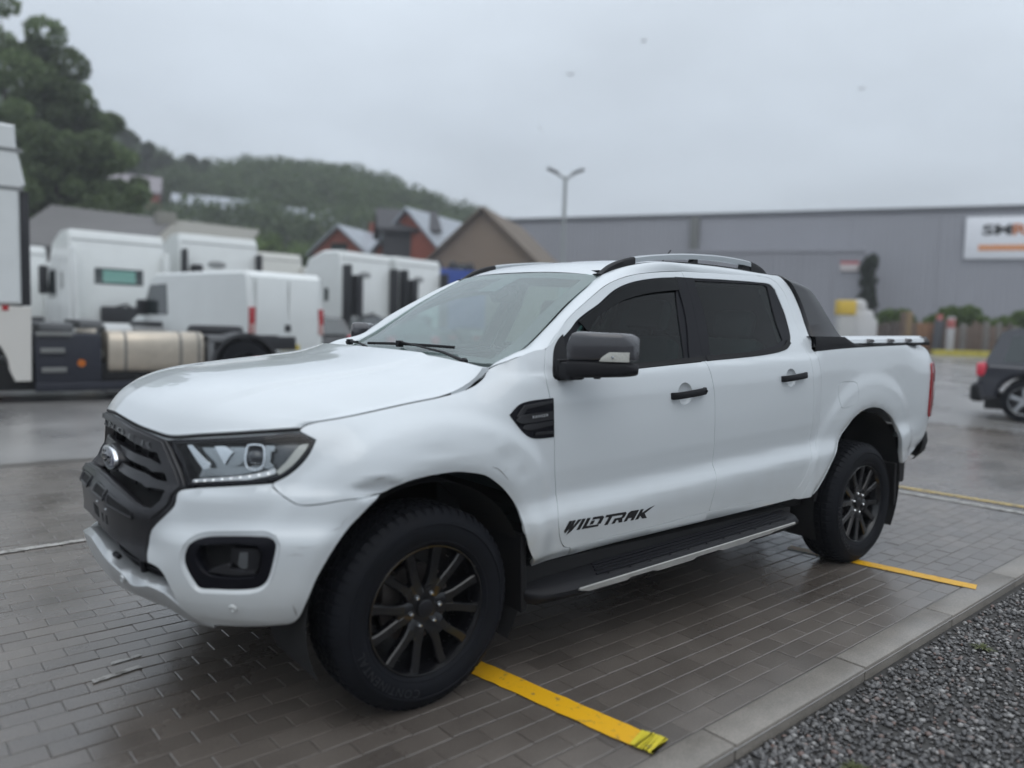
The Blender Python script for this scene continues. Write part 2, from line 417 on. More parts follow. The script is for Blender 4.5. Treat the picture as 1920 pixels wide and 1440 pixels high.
BED = pchip(*zip((.30, -.11), (.46, -.05), (.52, -.022), (.56, -.012), (.64, -.002), (.652, -.003), (.722, -.020), (.745, -.022),
                 (.80, -.016), (.86, -.009), (1.0, -.003), (1.12, -.002), (1.22, -.008), (1.30, -.020), (1.335, -.030), (1.355, -.045), (1.375, -.078), (1.45, -.12), (1.56, -.170), (1.72, -.243), (1.78, -.285), (1.9, -.40)))
REARP = pchip(*zip((.30, -.22), (.45, -.12), (.50, -.075), (.55, -.045), (.60, -.028), (.66, -.016), (.75, -.004), (.90, .002), (1.05, .001), (1.10, -.004), (1.15, -.015), (1.20, -.034), (1.24, -.058), (1.26, -.08), (1.45, -.25)))

def s_of_y(y):
    return float(np.interp(y, _pl[:12, 1], _sc[:12]))
STA = [(0., CENF), (s_of_y(.45), CENF), (s_of_y(.62), MIDF), (s_of_y(.80), CORN), (s_of_y(.86), CORN), (SX0 - .26, FENDM), (SX0 + .08, FEND0), (SX0 + .46, DOOR),
       (SX0 + 2.56, DOOR), (SX0 + 2.66, BED), (SX0 + 3.62, BED), (SX0 + 4.12, REARP), (SMAX, REARP)]

def warp(x, z):
    k = np.interp(z, (.50, .68, 1.2, 1.35, 1.5), (0, .045, .040, .036, .02))
    return z - k * np.clip(x - .65, -.2, 3.4)

def plan(s):
    s = np.clip(np.asarray(s, float), 2e-3, SMAX - 2e-3); e = 1e-3
    x, y = _kx(s), -_ky(s)
    tx, ty = _kx(s + e) - _kx(s - e), -(_ky(s + e) - _ky(s - e))
    n = np.hypot(tx, ty); tx, ty = tx/n, ty/n
    return x, y, ty, -tx                  # outward normal = tangent turned to -y on the near flank

def dents(x, z):
    # the knocks this front wing has taken
    d = -.020*np.exp(-(((x + .235)/.080)**2 + ((z - .872)/.030)**2)**2)
    d += .005*np.exp(-((x + .205)/.02)**2 - ((z - .866)/.018)**2)
    d += .006*np.exp(-((x + .235)/.07)**2 - ((z - .905)/.012)**2)
    d += -.005*np.exp(-((x - .335)/.05)**2 - ((z - .93)/.045)**2)
    d += .004*np.exp(-((x - .29)/.03)**2 - ((z - .985)/.03)**2)
    d += -.004*np.exp(-((x - .40)/.03)**2 - ((z - .86)/.03)**2)
    d += -.005*np.exp(-((x - .0)/.09)**2 - ((z - .985)/.014)**2)
    return d

def offs(s, z):
    s = np.clip(np.asarray(s, float), 0, SMAX); z = np.asarray(z, float)
    x = _kx(s)
    zz = warp(x, z)
    out = np.zeros(np.broadcast(s, z).shape)
    for k in range(len(STA) - 1):
        a, fa = STA[k]; b, fb = STA[k+1]
        m = (s >= a) & ((s < b) if k < len(STA) - 2 else (s <= b + 1))
        if not np.any(m): continue
        t = sstep(a, b, s[m]); out[m] = (1 - t)*fa(zz[m]) + t*fb(zz[m])
    # wheel arch flares
    G = pchip((0, .055, .075, .17, .185, .25, .30), (.020, .036, .0365, .029, .027, .004, 0))
    df = polydist(x, z, ARCH_F)
    ff = G(df) * (df < .30) * sstep(.34, .55, z) * (1 - .6*sstep(-.40, -.56, x)) * (1 - .85*sstep(.48, .62, x))
    dr = polydist(x, z, ARCH_R)
    G2 = pchip((0, .04, .06, .14, .16, .24, .30), (.010, .022, .0225, .017, .0155, .002, 0))
    fr = G2(dr) * (dr < .30) * sstep(.34, .55, z) * sstep(2.42, 2.62, x)
    out = out + ff + fr * (1 - sstep(3.70, 4.10, x)) + np.where((s > 0) & (x < .6), dents(x, z), 0)
    # low inward scallop along the doors dies out towards the wing
    return out

def SP(s, z):
    s, z = np.broadcast_arrays(np.asarray(s, float), np.asarray(z, float))
    x, y, nx, ny = plan(s)
    d = offs(s, z)
    return np.stack([x + nx*d, y + ny*d, z], -1)

def SN(s, z, e=2e-3):
    a = SP(np.asarray(s) + e, z) - SP(np.asarray(s) - e, z)
    b = SP(s, np.asarray(z) + e) - SP(s, np.asarray(z) - e)
    n = np.cross(a, b)
    return n / np.linalg.norm(n, axis=-1, keepdims=True)

# bonnet, as height over (x, y)
_hx = pchip(*zip((-.90, .98), (-.885, 1.045), (-.87, 1.075), (-.84, 1.105), (-.78, 1.135), (-.65, 1.165), (-.4, 1.200), (-.1, 1.232), (.2, 1.258), (.45, 1.285), (.8, 1.34)))
def HZ(x, y):
    x = np.asarray(x, float); a = np.abs(np.asarray(y, float))
    lead = np.interp(a, (0, .2, .4, .5, .6, .7, .8, .9), (0, .006, .035, .062, .10, .155, .235, .36))   # the nose edge sweeps back
    z = _hx(x - lead*np.clip((.35 - x)/1.15, 0, 1))
    z = z + .012*sstep(.50, .42, a) * sstep(-.86, -.6, x)                 # raised middle field
    z = z - .018*(a/.6)**2 - .10*np.clip(a - .62, 0, 1)**1.5 - .35*np.clip(a - .76, 0, 1)**1.6
    return z

OUT = {
  'fender': [(1.104,1.037),(1.038,1.065),(1.05,1.076),(1.078,1.086),(1.131,1.096),(1.348,1.124),(1.516,1.152),(1.685,1.177),(1.77,1.202),(1.824,1.234),(1.864,1.271),(1.946,1.309),(2.057,1.343),(2.128,1.352),(2.102,1.292),(2.081,1.231),(2.091,1.158),(2.111,1.074),(2.121,0.968),(2.13,0.866),(2.158,0.722),(2.145,0.644),(2.167,0.562),(2.202,0.517),(2.24,0.505),(2.266,0.459),(2.044,0.453),(1.985,0.548),(1.949,0.642),(1.927,0.717),(1.867,0.789),(1.817,0.831),(1.754,0.87),(1.679,0.889),(1.607,0.898),(1.425,0.886),(1.317,0.852),(1.187,0.845),(1.104,0.834),(1.046,0.83),(1.011,0.843),(0.945,0.886),(0.944,0.898),(1.01,0.93),(1.066,0.98)],
  'bumper': [(0.944,0.898),(0.945,0.886),(1.011,0.843),(1.046,0.83),(1.104,0.834),(1.187,0.845),(1.317,0.852),(1.261,0.809),(1.171,0.716),(1.103,0.604),(1.065,0.503),(1.041,0.44),(1.014,0.417),(0.984,0.413),(0.784,0.397),(0.653,0.388),(0.613,0.405),(0.613,0.447),(0.603,0.494),(0.588,0.533),(0.566,0.574),(0.54,0.596),(0.495,0.605),(0.486,0.643),(0.498,0.705),(0.515,0.731),(0.578,0.794),(0.589,0.814),(0.59,0.848),(0.602,0.86),(0.79,0.884)],
  'fog': [(0.676,0.699),(0.7,0.712),(0.753,0.723),(0.932,0.734),(0.957,0.725),(0.966,0.706),(0.958,0.651),(0.943,0.595),(0.926,0.569),(0.893,0.555),(0.717,0.54),(0.697,0.543),(0.671,0.58),(0.651,0.622),(0.652,0.655),(0.665,0.686)],
  'door_f': [(2.128,1.352),(2.284,1.472),(2.438,1.561),(2.613,1.65),(2.78,1.698),(2.953,1.724),(3.175,1.744),(3.181,1.712),(3.179,1.557),(3.124,1.317),(3.129,1.291),(3.15,1.222),(3.173,1.124),(3.194,0.928),(3.209,0.831),(3.209,0.779),(3.217,0.739),(3.2,0.632),(3.187,0.539),(2.863,0.524),(2.501,0.514),(2.24,0.505),(2.202,0.517),(2.167,0.562),(2.145,0.644),(2.158,0.722),(2.13,0.866),(2.121,0.968),(2.111,1.074),(2.091,1.158),(2.081,1.231),(2.102,1.292)],
  'win_f': [(2.177,1.35),(2.215,1.383),(2.295,1.436),(2.347,1.474),(2.419,1.511),(2.503,1.549),(2.637,1.621),(2.765,1.663),(2.937,1.693),(3.1,1.708),(3.172,1.711),(3.171,1.556),(3.111,1.317),(3.103,1.289),(2.664,1.264),(2.374,1.245),(2.185,1.231),(2.128,1.226),(2.121,1.238),(2.15,1.304)],
  'door_r': [(3.187,0.539),(3.2,0.632),(3.217,0.739),(3.209,0.779),(3.209,0.831),(3.194,0.928),(3.173,1.124),(3.15,1.222),(3.129,1.291),(3.124,1.317),(3.179,1.557),(3.181,1.712),(3.175,1.744),(3.503,1.754),(3.864,1.762),(3.966,1.753),(4.021,1.725),(4.063,1.659),(4.072,1.564),(4.071,1.457),(4.06,1.362),(4.062,1.298),(4.07,1.237),(4.083,1.14),(4.102,0.977),(4.11,0.825),(4.074,0.7),(4.004,0.583),(3.915,0.54),(3.602,0.536)],
  'win_r': [(3.194,1.712),(3.48,1.72),(3.837,1.724),(3.942,1.718),(3.977,1.689),(3.998,1.549),(3.973,1.435),(3.933,1.387),(3.848,1.349),(3.663,1.324),(3.346,1.304),(3.142,1.292),(3.132,1.317),(3.192,1.557)],
  'cab_rear': [(3.864,1.762),(3.966,1.753),(4.021,1.725),(4.063,1.659),(4.072,1.564),(4.071,1.457),(4.06,1.362),(4.062,1.298),(4.07,1.237),(4.083,1.14),(4.102,0.977),(4.11,0.825),(4.074,0.7),(4.004,0.583),(3.915,0.54),(3.971,0.508),(4.023,0.499),(4.063,0.562),(4.13,0.725),(4.18,0.858),(4.178,1.025),(4.169,1.159),(4.157,1.236),(4.144,1.284),(4.131,1.335),(4.118,1.356),(4.154,1.459),(4.165,1.579),(4.144,1.685),(4.106,1.745),(4.058,1.774)],
  'bed': [(4.131,1.335),(4.144,1.284),(4.157,1.236),(4.169,1.159),(4.178,1.025),(4.18,0.858),(4.13,0.725),(4.063,0.562),(4.023,0.499),(4.188,0.502),(4.229,0.544),(4.301,0.637),(4.409,0.796),(4.507,0.887),(4.59,0.948),(4.688,0.984),(4.801,0.992),(4.916,0.973),(5.058,0.913),(5.148,0.838),(5.201,0.729),(5.277,0.591),(5.6,0.597)],
  'bedtop': [(4.134,1.344),(4.436,1.361),(5.026,1.38),(5.681,1.393)],
  'taillamp': [(5.628,1.29),(5.588,1.163),(5.629,0.964),(5.681,0.892)],
  'rocker': [(2.24,0.505),(2.501,0.514),(2.863,0.524),(3.187,0.539),(3.602,0.536),(3.915,0.54),(3.971,0.508),(3.079,0.488),(2.549,0.474),(2.266,0.459)],
  'fuel': [(4.368,1.147),(4.409,1.159),(4.539,1.159),(4.566,1.149),(4.577,1.104),(4.573,1.046),(4.526,1.018),(4.429,1.006),(4.394,1.011),(4.376,1.052),(4.366,1.109)],
  'vent': [(1.885,1.094),(1.947,1.138),(2.108,1.153),(2.114,0.991),(2.005,0.994),(1.953,1.017),(1.894,1.081)],
  'hF': [(2.842,1.133),(3.083,1.153),(2.946,1.142),(2.947,1.193)],
  'hR': [(3.753,1.193),(3.98,1.212),(3.851,1.199),(3.857,1.252)],
  'text': [(2.192,0.579),(2.731,0.58),(2.216,0.624),(2.746,0.625)],
  'glass_f': [(3.1,1.682),(2.992,1.31),(2.678,1.285)],
  'glass_r': [(3.261,1.702),(3.572,1.709),(3.882,1.714),(3.912,1.704),(3.888,1.534),(3.877,1.404),(3.78,1.375),(3.555,1.343),(3.198,1.324)],
  'defl': [(2.441,1.467),(2.567,1.53),(2.695,1.577),(2.861,1.613),(3.051,1.637)],
  'sail': [(2.26,1.415),(2.252,1.359)],
  'lamp': [(0.619,0.87),(0.588,0.924),(0.58,0.938),(0.521,0.987),(0.5,1.02),(0.658,1.036),(0.788,1.048),(0.91,1.058),(1.038,1.065),(1.104,1.037),(1.066,0.98),(1.01,0.934),(0.944,0.903),(0.79,0.887)],
  'drl': [(0.628,0.883),(0.788,0.905),(0.922,0.927),(0.952,0.936)],
  'drlbig': [(0.952,0.936),(0.999,0.977),(1.041,1.023),(1.078,1.03),(1.057,0.997),(1.015,0.953),(0.966,0.918)],
  'proj': [(0.826,1.021),(0.885,1.023),(0.896,0.95),(0.864,0.939),(0.837,0.952)],
  'hoodf': [(0.077,1.048),(0.262,1.039),(0.405,1.027),(0.498,1.02),(0.658,1.036),(0.788,1.048),(0.91,1.058),(1.038,1.065)],
  'grillebot': [(0.592,0.875),(0.576,0.85),(0.579,0.813)],
  'sensor': [(0.824,0.481)],
  'skidtop': [(0.588,0.531),(0.469,0.528),(0.445,0.531),(0.329,0.541),(0.091,0.621)],
  'skidfront': [(0.555,0.508),(0.486,0.521),(0.453,0.513),(0.389,0.5),(0.347,0.531),(0.136,0.566),(0.001,0.599)],
  'skidbot': [(0.691,0.381),(0.428,0.321),(0.117,0.285),(-0.011,0.261),(0.143,0.466),(0.001,0.5)],
  'plateb': [(0.495,0.605),(0.382,0.63),(0.192,0.658)],
  'grs': [(0.268,0.923),(0.444,0.913),(0.522,0.926),(0.462,0.88)],
}

# ---------------------------------------------------------------- materials
def paint_nodes(nt, b, tc):
    N, L = nt.nodes, nt.links
    # fine rain beading and road film on the lacquer
    vo = N.new('ShaderNodeTexVoronoi'); vo.inputs['Scale'].default_value = 150; L.new(tc.outputs['Object'], vo.inputs['Vector'])
    nz = N.new('ShaderNodeTexNoise'); nz.inputs['Scale'].default_value = 9; nz.inputs['Detail'].default_value = 4; L.new(tc.outputs['Object'], nz.inputs['Vector'])
    r = N.new('ShaderNodeMapRange'); r.inputs[1].default_value = .0; r.inputs[2].default_value = .26; r.inputs[3].default_value = 1; r.inputs[4].default_value = 0; L.new(vo.outputs['Distance'], r.inputs[0])
    geo = N.new('ShaderNodeNewGeometry'); sp = N.new('ShaderNodeSeparateXYZ'); L.new(geo.outputs['Normal'], sp.inputs[0])
    up = N.new('ShaderNodeMapRange'); up.inputs[1].default_value = .55; up.inputs[2].default_value = .9; L.new(sp.outputs[2], up.inputs[0])
    m1 = N.new('ShaderNodeMath'); m1.operation = 'MULTIPLY'; L.new(r.outputs[0], m1.inputs[0]); L.new(up.outputs[0], m1.inputs[1])
    n3 = N.new('ShaderNodeMapRange'); n3.inputs[1].default_value = .5; n3.inputs[2].default_value = .62; L.new(nz.outputs[0], n3.inputs[0])
    m2 = N.new('ShaderNodeMath'); m2.operation = 'MULTIPLY'; L.new(m1.outputs[0], m2.inputs[0]); L.new(n3.outputs[0], m2.inputs[1])
    bp = N.new('ShaderNodeBump'); bp.inputs['Strength'].default_value = .35; bp.inputs['Distance'].default_value = .002
    L.new(m2.outputs[0], bp.inputs['Height']); L.new(bp.outputs[0], b.inputs['Coat Normal'])
    # dirt: a thin beige-grey road film thickening towards the sills
    s2 = N.new('ShaderNodeSeparateXYZ'); L.new(tc.outputs['Object'], s2.inputs[0])
    ad = N.new('ShaderNodeMath'); ad.operation = 'MULTIPLY_ADD'; ad.inputs[1].default_value = .22; L.new(nz.outputs[0], ad.inputs[0]); L.new(s2.outputs[2], ad.inputs[2])
    dr = N.new('ShaderNodeMapRange'); dr.inputs[1].default_value = .85; dr.inputs[2].default_value = .50; dr.inputs[3].default_value = 0; dr.inputs[4].default_value = .42; L.new(ad.outputs[0], dr.inputs[0])
    sk = N.new('ShaderNodeTexNoise'); sk.inputs['Scale'].default_value = 60; sk.inputs['Detail'].default_value = 3; L.new(tc.outputs['Object'], sk.inputs['Vector'])
    s3 = N.new('ShaderNodeMapRange'); s3.inputs[1].default_value = .70; s3.inputs[2].default_value = .78; s3.inputs[3].default_value = 0; s3.inputs[4].default_value = .35; L.new(sk.outputs[0], s3.inputs[0])
    mx = N.new('ShaderNodeMath'); mx.operation = 'MAXIMUM'; L.new(dr.outputs[0], mx.inputs[0]); L.new(s3.outputs[0], mx.inputs[1])
    cm = N.new('ShaderNodeMix'); cm.data_type = 'RGBA'; cm.inputs['A'].default_value = (*PAINT, 1); cm.inputs['B'].default_value = (.42, .41, .37, 1); L.new(mx.outputs[0], cm.inputs['Factor'])
    L.new(cm.outputs['Result'], b.inputs['Base Color'])
PAINT = (.60, .64, .665)
m_paint = mat('white_paint', PAINT, .38, coat=1., coat_rough=.035, spec=.4, build=paint_nodes)
m_gloss = mat('gloss_anthracite', (.016, .016, .019), .40, spec=.3, coat=.30, coat_rough=.12, vary=.12, vscale=9)
m_plast = mat('black_plastic', (.009, .009, .011), .55, spec=.25, bump=.15, bscale=400)
m_rub = mat('rubber_black', (.009, .009, .010), .62, spec=.25, bump=.1, bscale=200)
m_rub2 = mat('dark_trim', (.004, .004, .007), .40, spec=.16)
m_deep = mat('matt_black', (.006, .006, .007), .9)
m_silver = mat('satin_silver', (.50, .52, .53), .34, metal=.55, vary=.08, vscale=14, bump=.05, bscale=120)
m_railm = mat('rail_silver', (.42, .45, .47), .3, metal=.5)
m_chrome = mat('chrome', (.8, .82, .84), .08, metal=1.)
m_brightp = mat('bright_reflector', (.72, .74, .76), .10, metal=1.)
m_greyp = mat('grey_reflector', (.36, .38, .39), .16, metal=.9)
m_bucket = mat('lamp_bucket', (.10, .105, .11), .22, metal=.8)
m_cap = mat('mirror_cap_grey', (.040, .040, .046), .25, coat=.9, coat_rough=.04)
m_tyre = mat('tyre_rubber', (.0060, .0068, .0095), .66, spec=.16, vary=.25, vscale=12, bump=.12, bscale=180)
m_rim = mat('black_alloy', (.003, .003, .004), .26, spec=.4, coat=.3, coat_rough=.12, vary=.2, vscale=18)
m_lens_r = mat('red_lens', (.30, .006, .012), .08, coat=1.)
m_lens_w = mat('clear_lens', (.62, .63, .64), .12, coat=1.)
m_seat = mat('seat_cloth', (.035, .036, .038), .8)
m_disc = mat('brake_disc', (.09, .08, .075), .4, metal=.7)
m_teal = glass('windscreen_glass', (.74, .90, .86), 2.0, .0, haze=((.52, .64, .64), .20))  # pale diffuse share paints bright sky reflection, and some film, into the glass
m_tint = glass('tinted_glass', (.36, .50, .47), 1.36, .0)
m_tintr = glass('dark_tinted_glass', (.42, .62, .58), 1.33, .0)
m_clear = glass('clear_cover', (.93, .95, .96), 1.42, .01)
SX = SX0
def XZ(l): return [(x + SX, z) for x, z in l]
A_ = lambda k: np.array(OUT[k], float)

truck = empty('pickup_truck')
tag(truck, 'white double cab pickup truck with black alloy wheels and a dented front wing', 'pickup truck')

# ---------------------------------------------------------------- outer panels, near side then their twins
def both(o): mirror_part(o); return o
P_f = A_('fender'); fender = both(panel('front_wing', P_f, m_paint, truck))
fogo = A_('fog'); fog_out = inset(catmull(fogo, .02), -.014)
P_b = A_('bumper'); bumper = both(panel('front_bumper', P_b, m_paint, truck, holes=[fog_out[::2]], lip=.03))
def circ(s_, z_, r): return np.array([(s_ + r*1.02*math.cos(a), z_ + r*math.sin(a)) for a in np.linspace(0, 2*math.pi, 25)[:-1]])
CUPF, CUPR = circ(*OUT['hF'][2], .053), circ(*OUT['hR'][2], .050)
P_d = A_('door_f'); door_f = panel('front_door', P_d, m_paint, truck, holes=[A_('win_f'), CUPF], step=.02); both(door_f)
P_r = A_('door_r'); door_r = panel('rear_door', P_r, m_paint, truck, gap=.0022, holes=[A_('win_r'), CUPR], step=.02); both(door_r)
door_fm = [o for o in kids(truck) if o.name.startswith('front_door') and o is not door_f][0]
door_rm = [o for o in kids(truck) if o.name.startswith('rear_door') and o is not door_r][0]
rock = both(panel('sill', A_('rocker'), m_paint, truck, step=.03, gap=.0015))
cabr = A_('cab_rear'); both(panel('cab_corner', cabr, m_paint, truck, step=.02, lip=.03, gap=.0014))
LX = 4.060                                            # front edge of the tail lamp
bed = [tuple(p) for p in A_('bed')][:22]
bed = bed[:9] + [(SX + 2.655, .504)] + bed[10:] + XZ([(3.90, .62), (4.02, .66), (4.09, .70), (4.14, .78), (4.15, .86), (4.13, .885), (LX + .012, .915), (LX, 1.00), (LX, 1.16), (LX, 1.25), (LX + .01, 1.262), (4.17, 1.27), (4.20, 1.30), (4.18, 1.345), (4.12, 1.38), (4.03, 1.391)])
bt = [tuple(p) for p in A_('bedtop')][:-1]
bed = bed + bt[::-1]
P_bed = np.array(bed)
both(panel('bed_side', P_bed, m_paint, truck, holes=[A_('fuel')], step=.022, hgap=.0024, gap=.0022, lip=.03))
fuel = panel('fuel_flap', A_('fuel'), m_paint, truck, gap=.0018, off=.0005, lip=.012)
TL = XZ([(LX, .96), (LX, 1.25), (LX + .01, 1.262), (4.17, 1.27), (4.27, 1.265), (4.28, 1.20), (4.27, .98), (4.21, .905), (LX + .025, .885)])
tl = panel('tail_light', np.array(TL), m_lens_r, truck, off=.011, step=.02, lip=.03)
tlw = panel('lens', np.array(XZ([(4.145, .975), (4.118, 1.06), (4.122, 1.135), (4.19, 1.14), (4.25, 1.13), (4.25, 1.0), (4.21, .94)])), m_lens_w, tl, off=.014, step=.015)
mirror_part(tl)
both(panel('rear_corner', np.array(XZ([(4.145, .79), (4.158, .86), (4.15, .885), (4.27, .895), (4.45, .90), (4.45, .70), (4.10, .70)])), m_paint, truck, step=.03))

# ---------------------------------------------------------------- bonnet
_cf = catmull(P_f, .012); _a = int(np.argmin(np.hypot(*(_cf - P_f[1]).T))); _b = int(np.argmin(np.hypot(*(_cf - P_f[9]).T)))
HE = np.array([SP(*q) for q in _cf[_a + 1:_b + 1]]); _k = [0]
for _i in range(1, len(HE)):
    if HE[_i, 0] > HE[_k[-1], 0] + .002: _k.append(_i)
HE = HE[_k]     # edge against the wing (near side)
HE = HE + np.array([0, .004, .001])
hf_ = [(-.905, 0, 1.050)] + [tuple(SP(*q)) for q in A_('hoodf')[1:]]
hf_[0] = (-.868, 0, 1.056); hf_ = np.array(hf_)
front_x = pchip(-hf_[:, 1], hf_[:, 0]); front_z = pchip(-hf_[:, 1], hf_[:, 2] + .014)
rear = np.array([(.150, 0, 1.306), (.165, .25, 1.304), (.195, .45, 1.300), (.225, .56, 1.294), (.30, .64, 1.276), (.325, .72, 1.272), (.329, .783, 1.2725)])
rear_x, rear_z = pchip(rear[:, 1], rear[:, 0]), pchip(rear[:, 1], rear[:, 2])
HE = HE[HE[:, 0] > hf_[-1, 0] + .002]
edge_x = np.concatenate([[hf_[-1, 0]], HE[:, 0]]); edge_y = np.concatenate([[-hf_[-1, 1]], -HE[:, 1]]); edge_z = np.concatenate([[hf_[-1, 2] + .012], HE[:, 2]])
e_y, e_z = pchip(edge_x, edge_y), pchip(edge_x, edge_z)
mid_z = pchip((-.875, -.868, -.850, -.825, -.79, -.73, -.6, -.4, -.2, 0, .15), (1.062, 1.070, 1.096, 1.125, 1.148, 1.171, 1.199, 1.226, 1.248, 1.273, 1.306))
def HOOD(u, v):
    """u front..rear, v centre..edge; v<0 is the far half"""
    u = np.asarray(u, float); sv = np.sign(v) + (np.asarray(v) == 0); v = np.abs(np.asarray(v, float))
    # edge point for this u
    ex0, ex1 = edge_x[0], edge_x[-1]; xe = ex0 + (ex1 - ex0)*u; ye = e_y(xe)
    y = v*ye
    x = front_x(y)*(1 - u) + rear_x(y)*u
    x = np.where(v > .999, xe, x)
    xm = -.868 + (.150 + .868)*u
    k = v**3.6
    nose = np.clip(u/.16, 0, 1)
    zm = mid_z(xm); ze = e_z(xe)
    z = zm*(1 - k) + ze*k
    # follow the true front and rear edges
    zf0 = mid_z(-.868)*(1 - k) + e_z(ex0)*k; zr0 = mid_z(.15)*(1 - k) + e_z(ex1)*k
    z = z + (front_z(y) - zf0)*(1 - nose)**2 + (rear_z(y) - zr0)*np.clip((u - .7)/.3, 0, 1)**2
    z = z - .030*np.sin(np.clip((v - .0)/1.0, 0, 1)*math.pi)**2*(1 - u)*nose*0
    ridge = sstep(.72 - .06*u, .66 - .06*u, v)*.013*sstep(.02, .25, u)*(1 - .3*u)         # raised centre field
    z = z + ridge + .010*sstep(.95, .80, v)*sstep(.05, .3, u)
    return np.stack([x, -sv*y, z], -1)
def hood_mesh():
    us = np.concatenate([np.linspace(0, .16, 22)[:-1], np.linspace(.16, 1, 60)]); vs_ = np.concatenate([np.linspace(0, .60, 22)[:-1], np.linspace(.60, 1, 50)])
    vs_ = np.concatenate([-vs_[:0:-1], vs_]); nu, nv = len(us), len(vs_)
    Ug, Vg = np.meshgrid(us, vs_, indexing='ij'); P = HOOD(Ug, Vg)
    V = [tuple(p) for p in P.reshape(-1, 3)]; F = []
    for i in range(nu - 1):
        for j in range(nv - 1): F.append((i*nv + j, i*nv + j + 1, (i+1)*nv + j + 1, (i+1)*nv + j))
    # rolled-under edge all round
    ring = [i*nv for i in range(nu)] + [(nu-1)*nv + j for j in range(1, nv)] + [i*nv + nv - 1 for i in range(nu-2, -1, -1)] + [j for j in range(nv-2, 0, -1)]
    c = np.array([-.2, 0, 1.2]); b = len(V)
    for r_ in ring:
        p = np.array(V[r_]); d = (c - p); d[2] = 0; d /= np.linalg.norm(d); V.append(tuple(p + d*.0015 - np.array([0, 0, .003])))
    for r_ in ring:
        p = np.array(V[r_]); d = (c - p); d[2] = 0; d /= np.linalg.norm(d); V.append(tuple(p + d*.004 - np.array([0, 0, .022])))
    n = len(ring)
    for i in range(n):
        j = (i+1) % n; F.append((ring[i], ring[j], b + j, b + i)); F.append((b + i, b + j, b + n + j, b + n + i))
    mb = MB(); mb.add(V, F); return mb.go('bonnet', m_paint, truck, sharp=50)
hood_mesh()
mb = MB()
_v = np.linspace(-1, 1, 81); _p = HOOD(_v*0, _v); mb.tube([tuple(q + np.array([.004, 0, -.009])) for q in _p], .006, 6)
for s_ in (1., -1.):
    _u = np.linspace(0, .80, 40); _p = HOOD(_u, _u*0 + s_); mb.tube([tuple(q + np.array([0, s_*-.001, -.0065])) for q in _p], .0036, 6)
mb.go('bonnet_gap_shade', m_deep, truck)  # black tubes added in the bonnet gap so it reads as dark shade

# ---------------------------------------------------------------- windscreen, pillars, roof
def blend_rows(rows, us):
    """rows: list of (t, polyline) -> interpolated"""
WB = np.array([(.29, 0, 1.292), (.30, .2, 1.290), (.33, .4, 1.284), (.37, .58, 1.276), (.395, .66, 1.271), (.42, .715, 1.275)])
WT = np.array([(1.055, 0, 1.716), (1.06, .2, 1.714), (1.075, .38, 1.708), (1.095, .50, 1.701), (1.11, .55, 1.697), (1.125, .585, 1.690)])
wbx, wbz = pchip(WB[:, 1], WB[:, 0]), pchip(WB[:, 1], WB[:, 2]); wtx, wtz = pchip(WT[:, 1], WT[:, 0]), pchip(WT[:, 1], WT[:, 2])
RB = np.array([(.385, .708, 1.266), (.435, .722, 1.285), (.50, .722, 1.316), (.575, .709, 1.350), (.715, .678, 1.436), (.86, .641, 1.533), (1.0, .612, 1.618), (1.125, .585, 1.690), (1.24, .598, 1.733), (1.45, .611, 1.772), (1.72, .615, 1.791), (1.93, .617, 1.793), (2.14, .618, 1.790), (2.30, .617, 1.783), (2.42, .618, 1.777), (2.505, .622, 1.768)])
WE = RB[1:8]
we_t = np.concatenate([[0], np.cumsum(np.linalg.norm(np.diff(WE, axis=0), axis=1))]); we_t /= we_t[-1]
wex, wey, wez = (pchip(we_t, WE[:, k]) for k in range(3))
def WS(u, v):
    """u up the screen, v centre..edge"""
    u = np.asarray(u, float); sv = np.where(np.asarray(v) < 0, -1., 1.); v = np.abs(np.asarray(v, float))
    ye = wey(u); y = v*ye
    yb, yt = v*.715, v*.585
    x = (1 - u)*wbx(yb) + u*wtx(yt); z = (1 - u)*wbz(yb) + u*wtz(yt)
    xe, ze = wex(u), wez(u); dx = xe - ((1 - u)*wbx(.715) + u*wtx(.585)); dz = ze - ((1 - u)*wbz(.715) + u*wtz(.585))
    k = v**2; bul = .022*np.sin(math.pi*u)*(1 - v**2*.6)
    x = x + dx*k - bul*.48; z = z + dz*k + bul*.88
    return np.stack([x, -sv*y, z], -1)
def WSN(u, v, e=1e-3):
    a = WS(np.asarray(u) + e, v) - WS(np.asarray(u) - e, v); b = WS(u, np.asarray(v) + e) - WS(u, np.asarray(v) - e)
    n = np.cross(a, b); n /= np.linalg.norm(n, axis=-1, keepdims=True); return n*np.sign(n[..., 2:3])
def grid(fn, us, vs_, name, m, parent, flip=False, smooth=True, **k):
    Ug, Vg = np.meshgrid(us, vs_, indexing='ij'); P = fn(Ug, Vg).reshape(-1, 3); n = len(vs_)
    F = [((i*n + j), (i*n + j + 1), ((i+1)*n + j + 1), ((i+1)*n + j)) for i in range(len(us) - 1) for j in range(n - 1)]
    if flip: F = [f[::-1] for f in F]
    return obj(name, P, F, m, parent, smooth, **k)
ws = grid(WS, np.linspace(0, 1, 25), np.linspace(-1, 1, 41), 'windscreen', m_teal, truck)
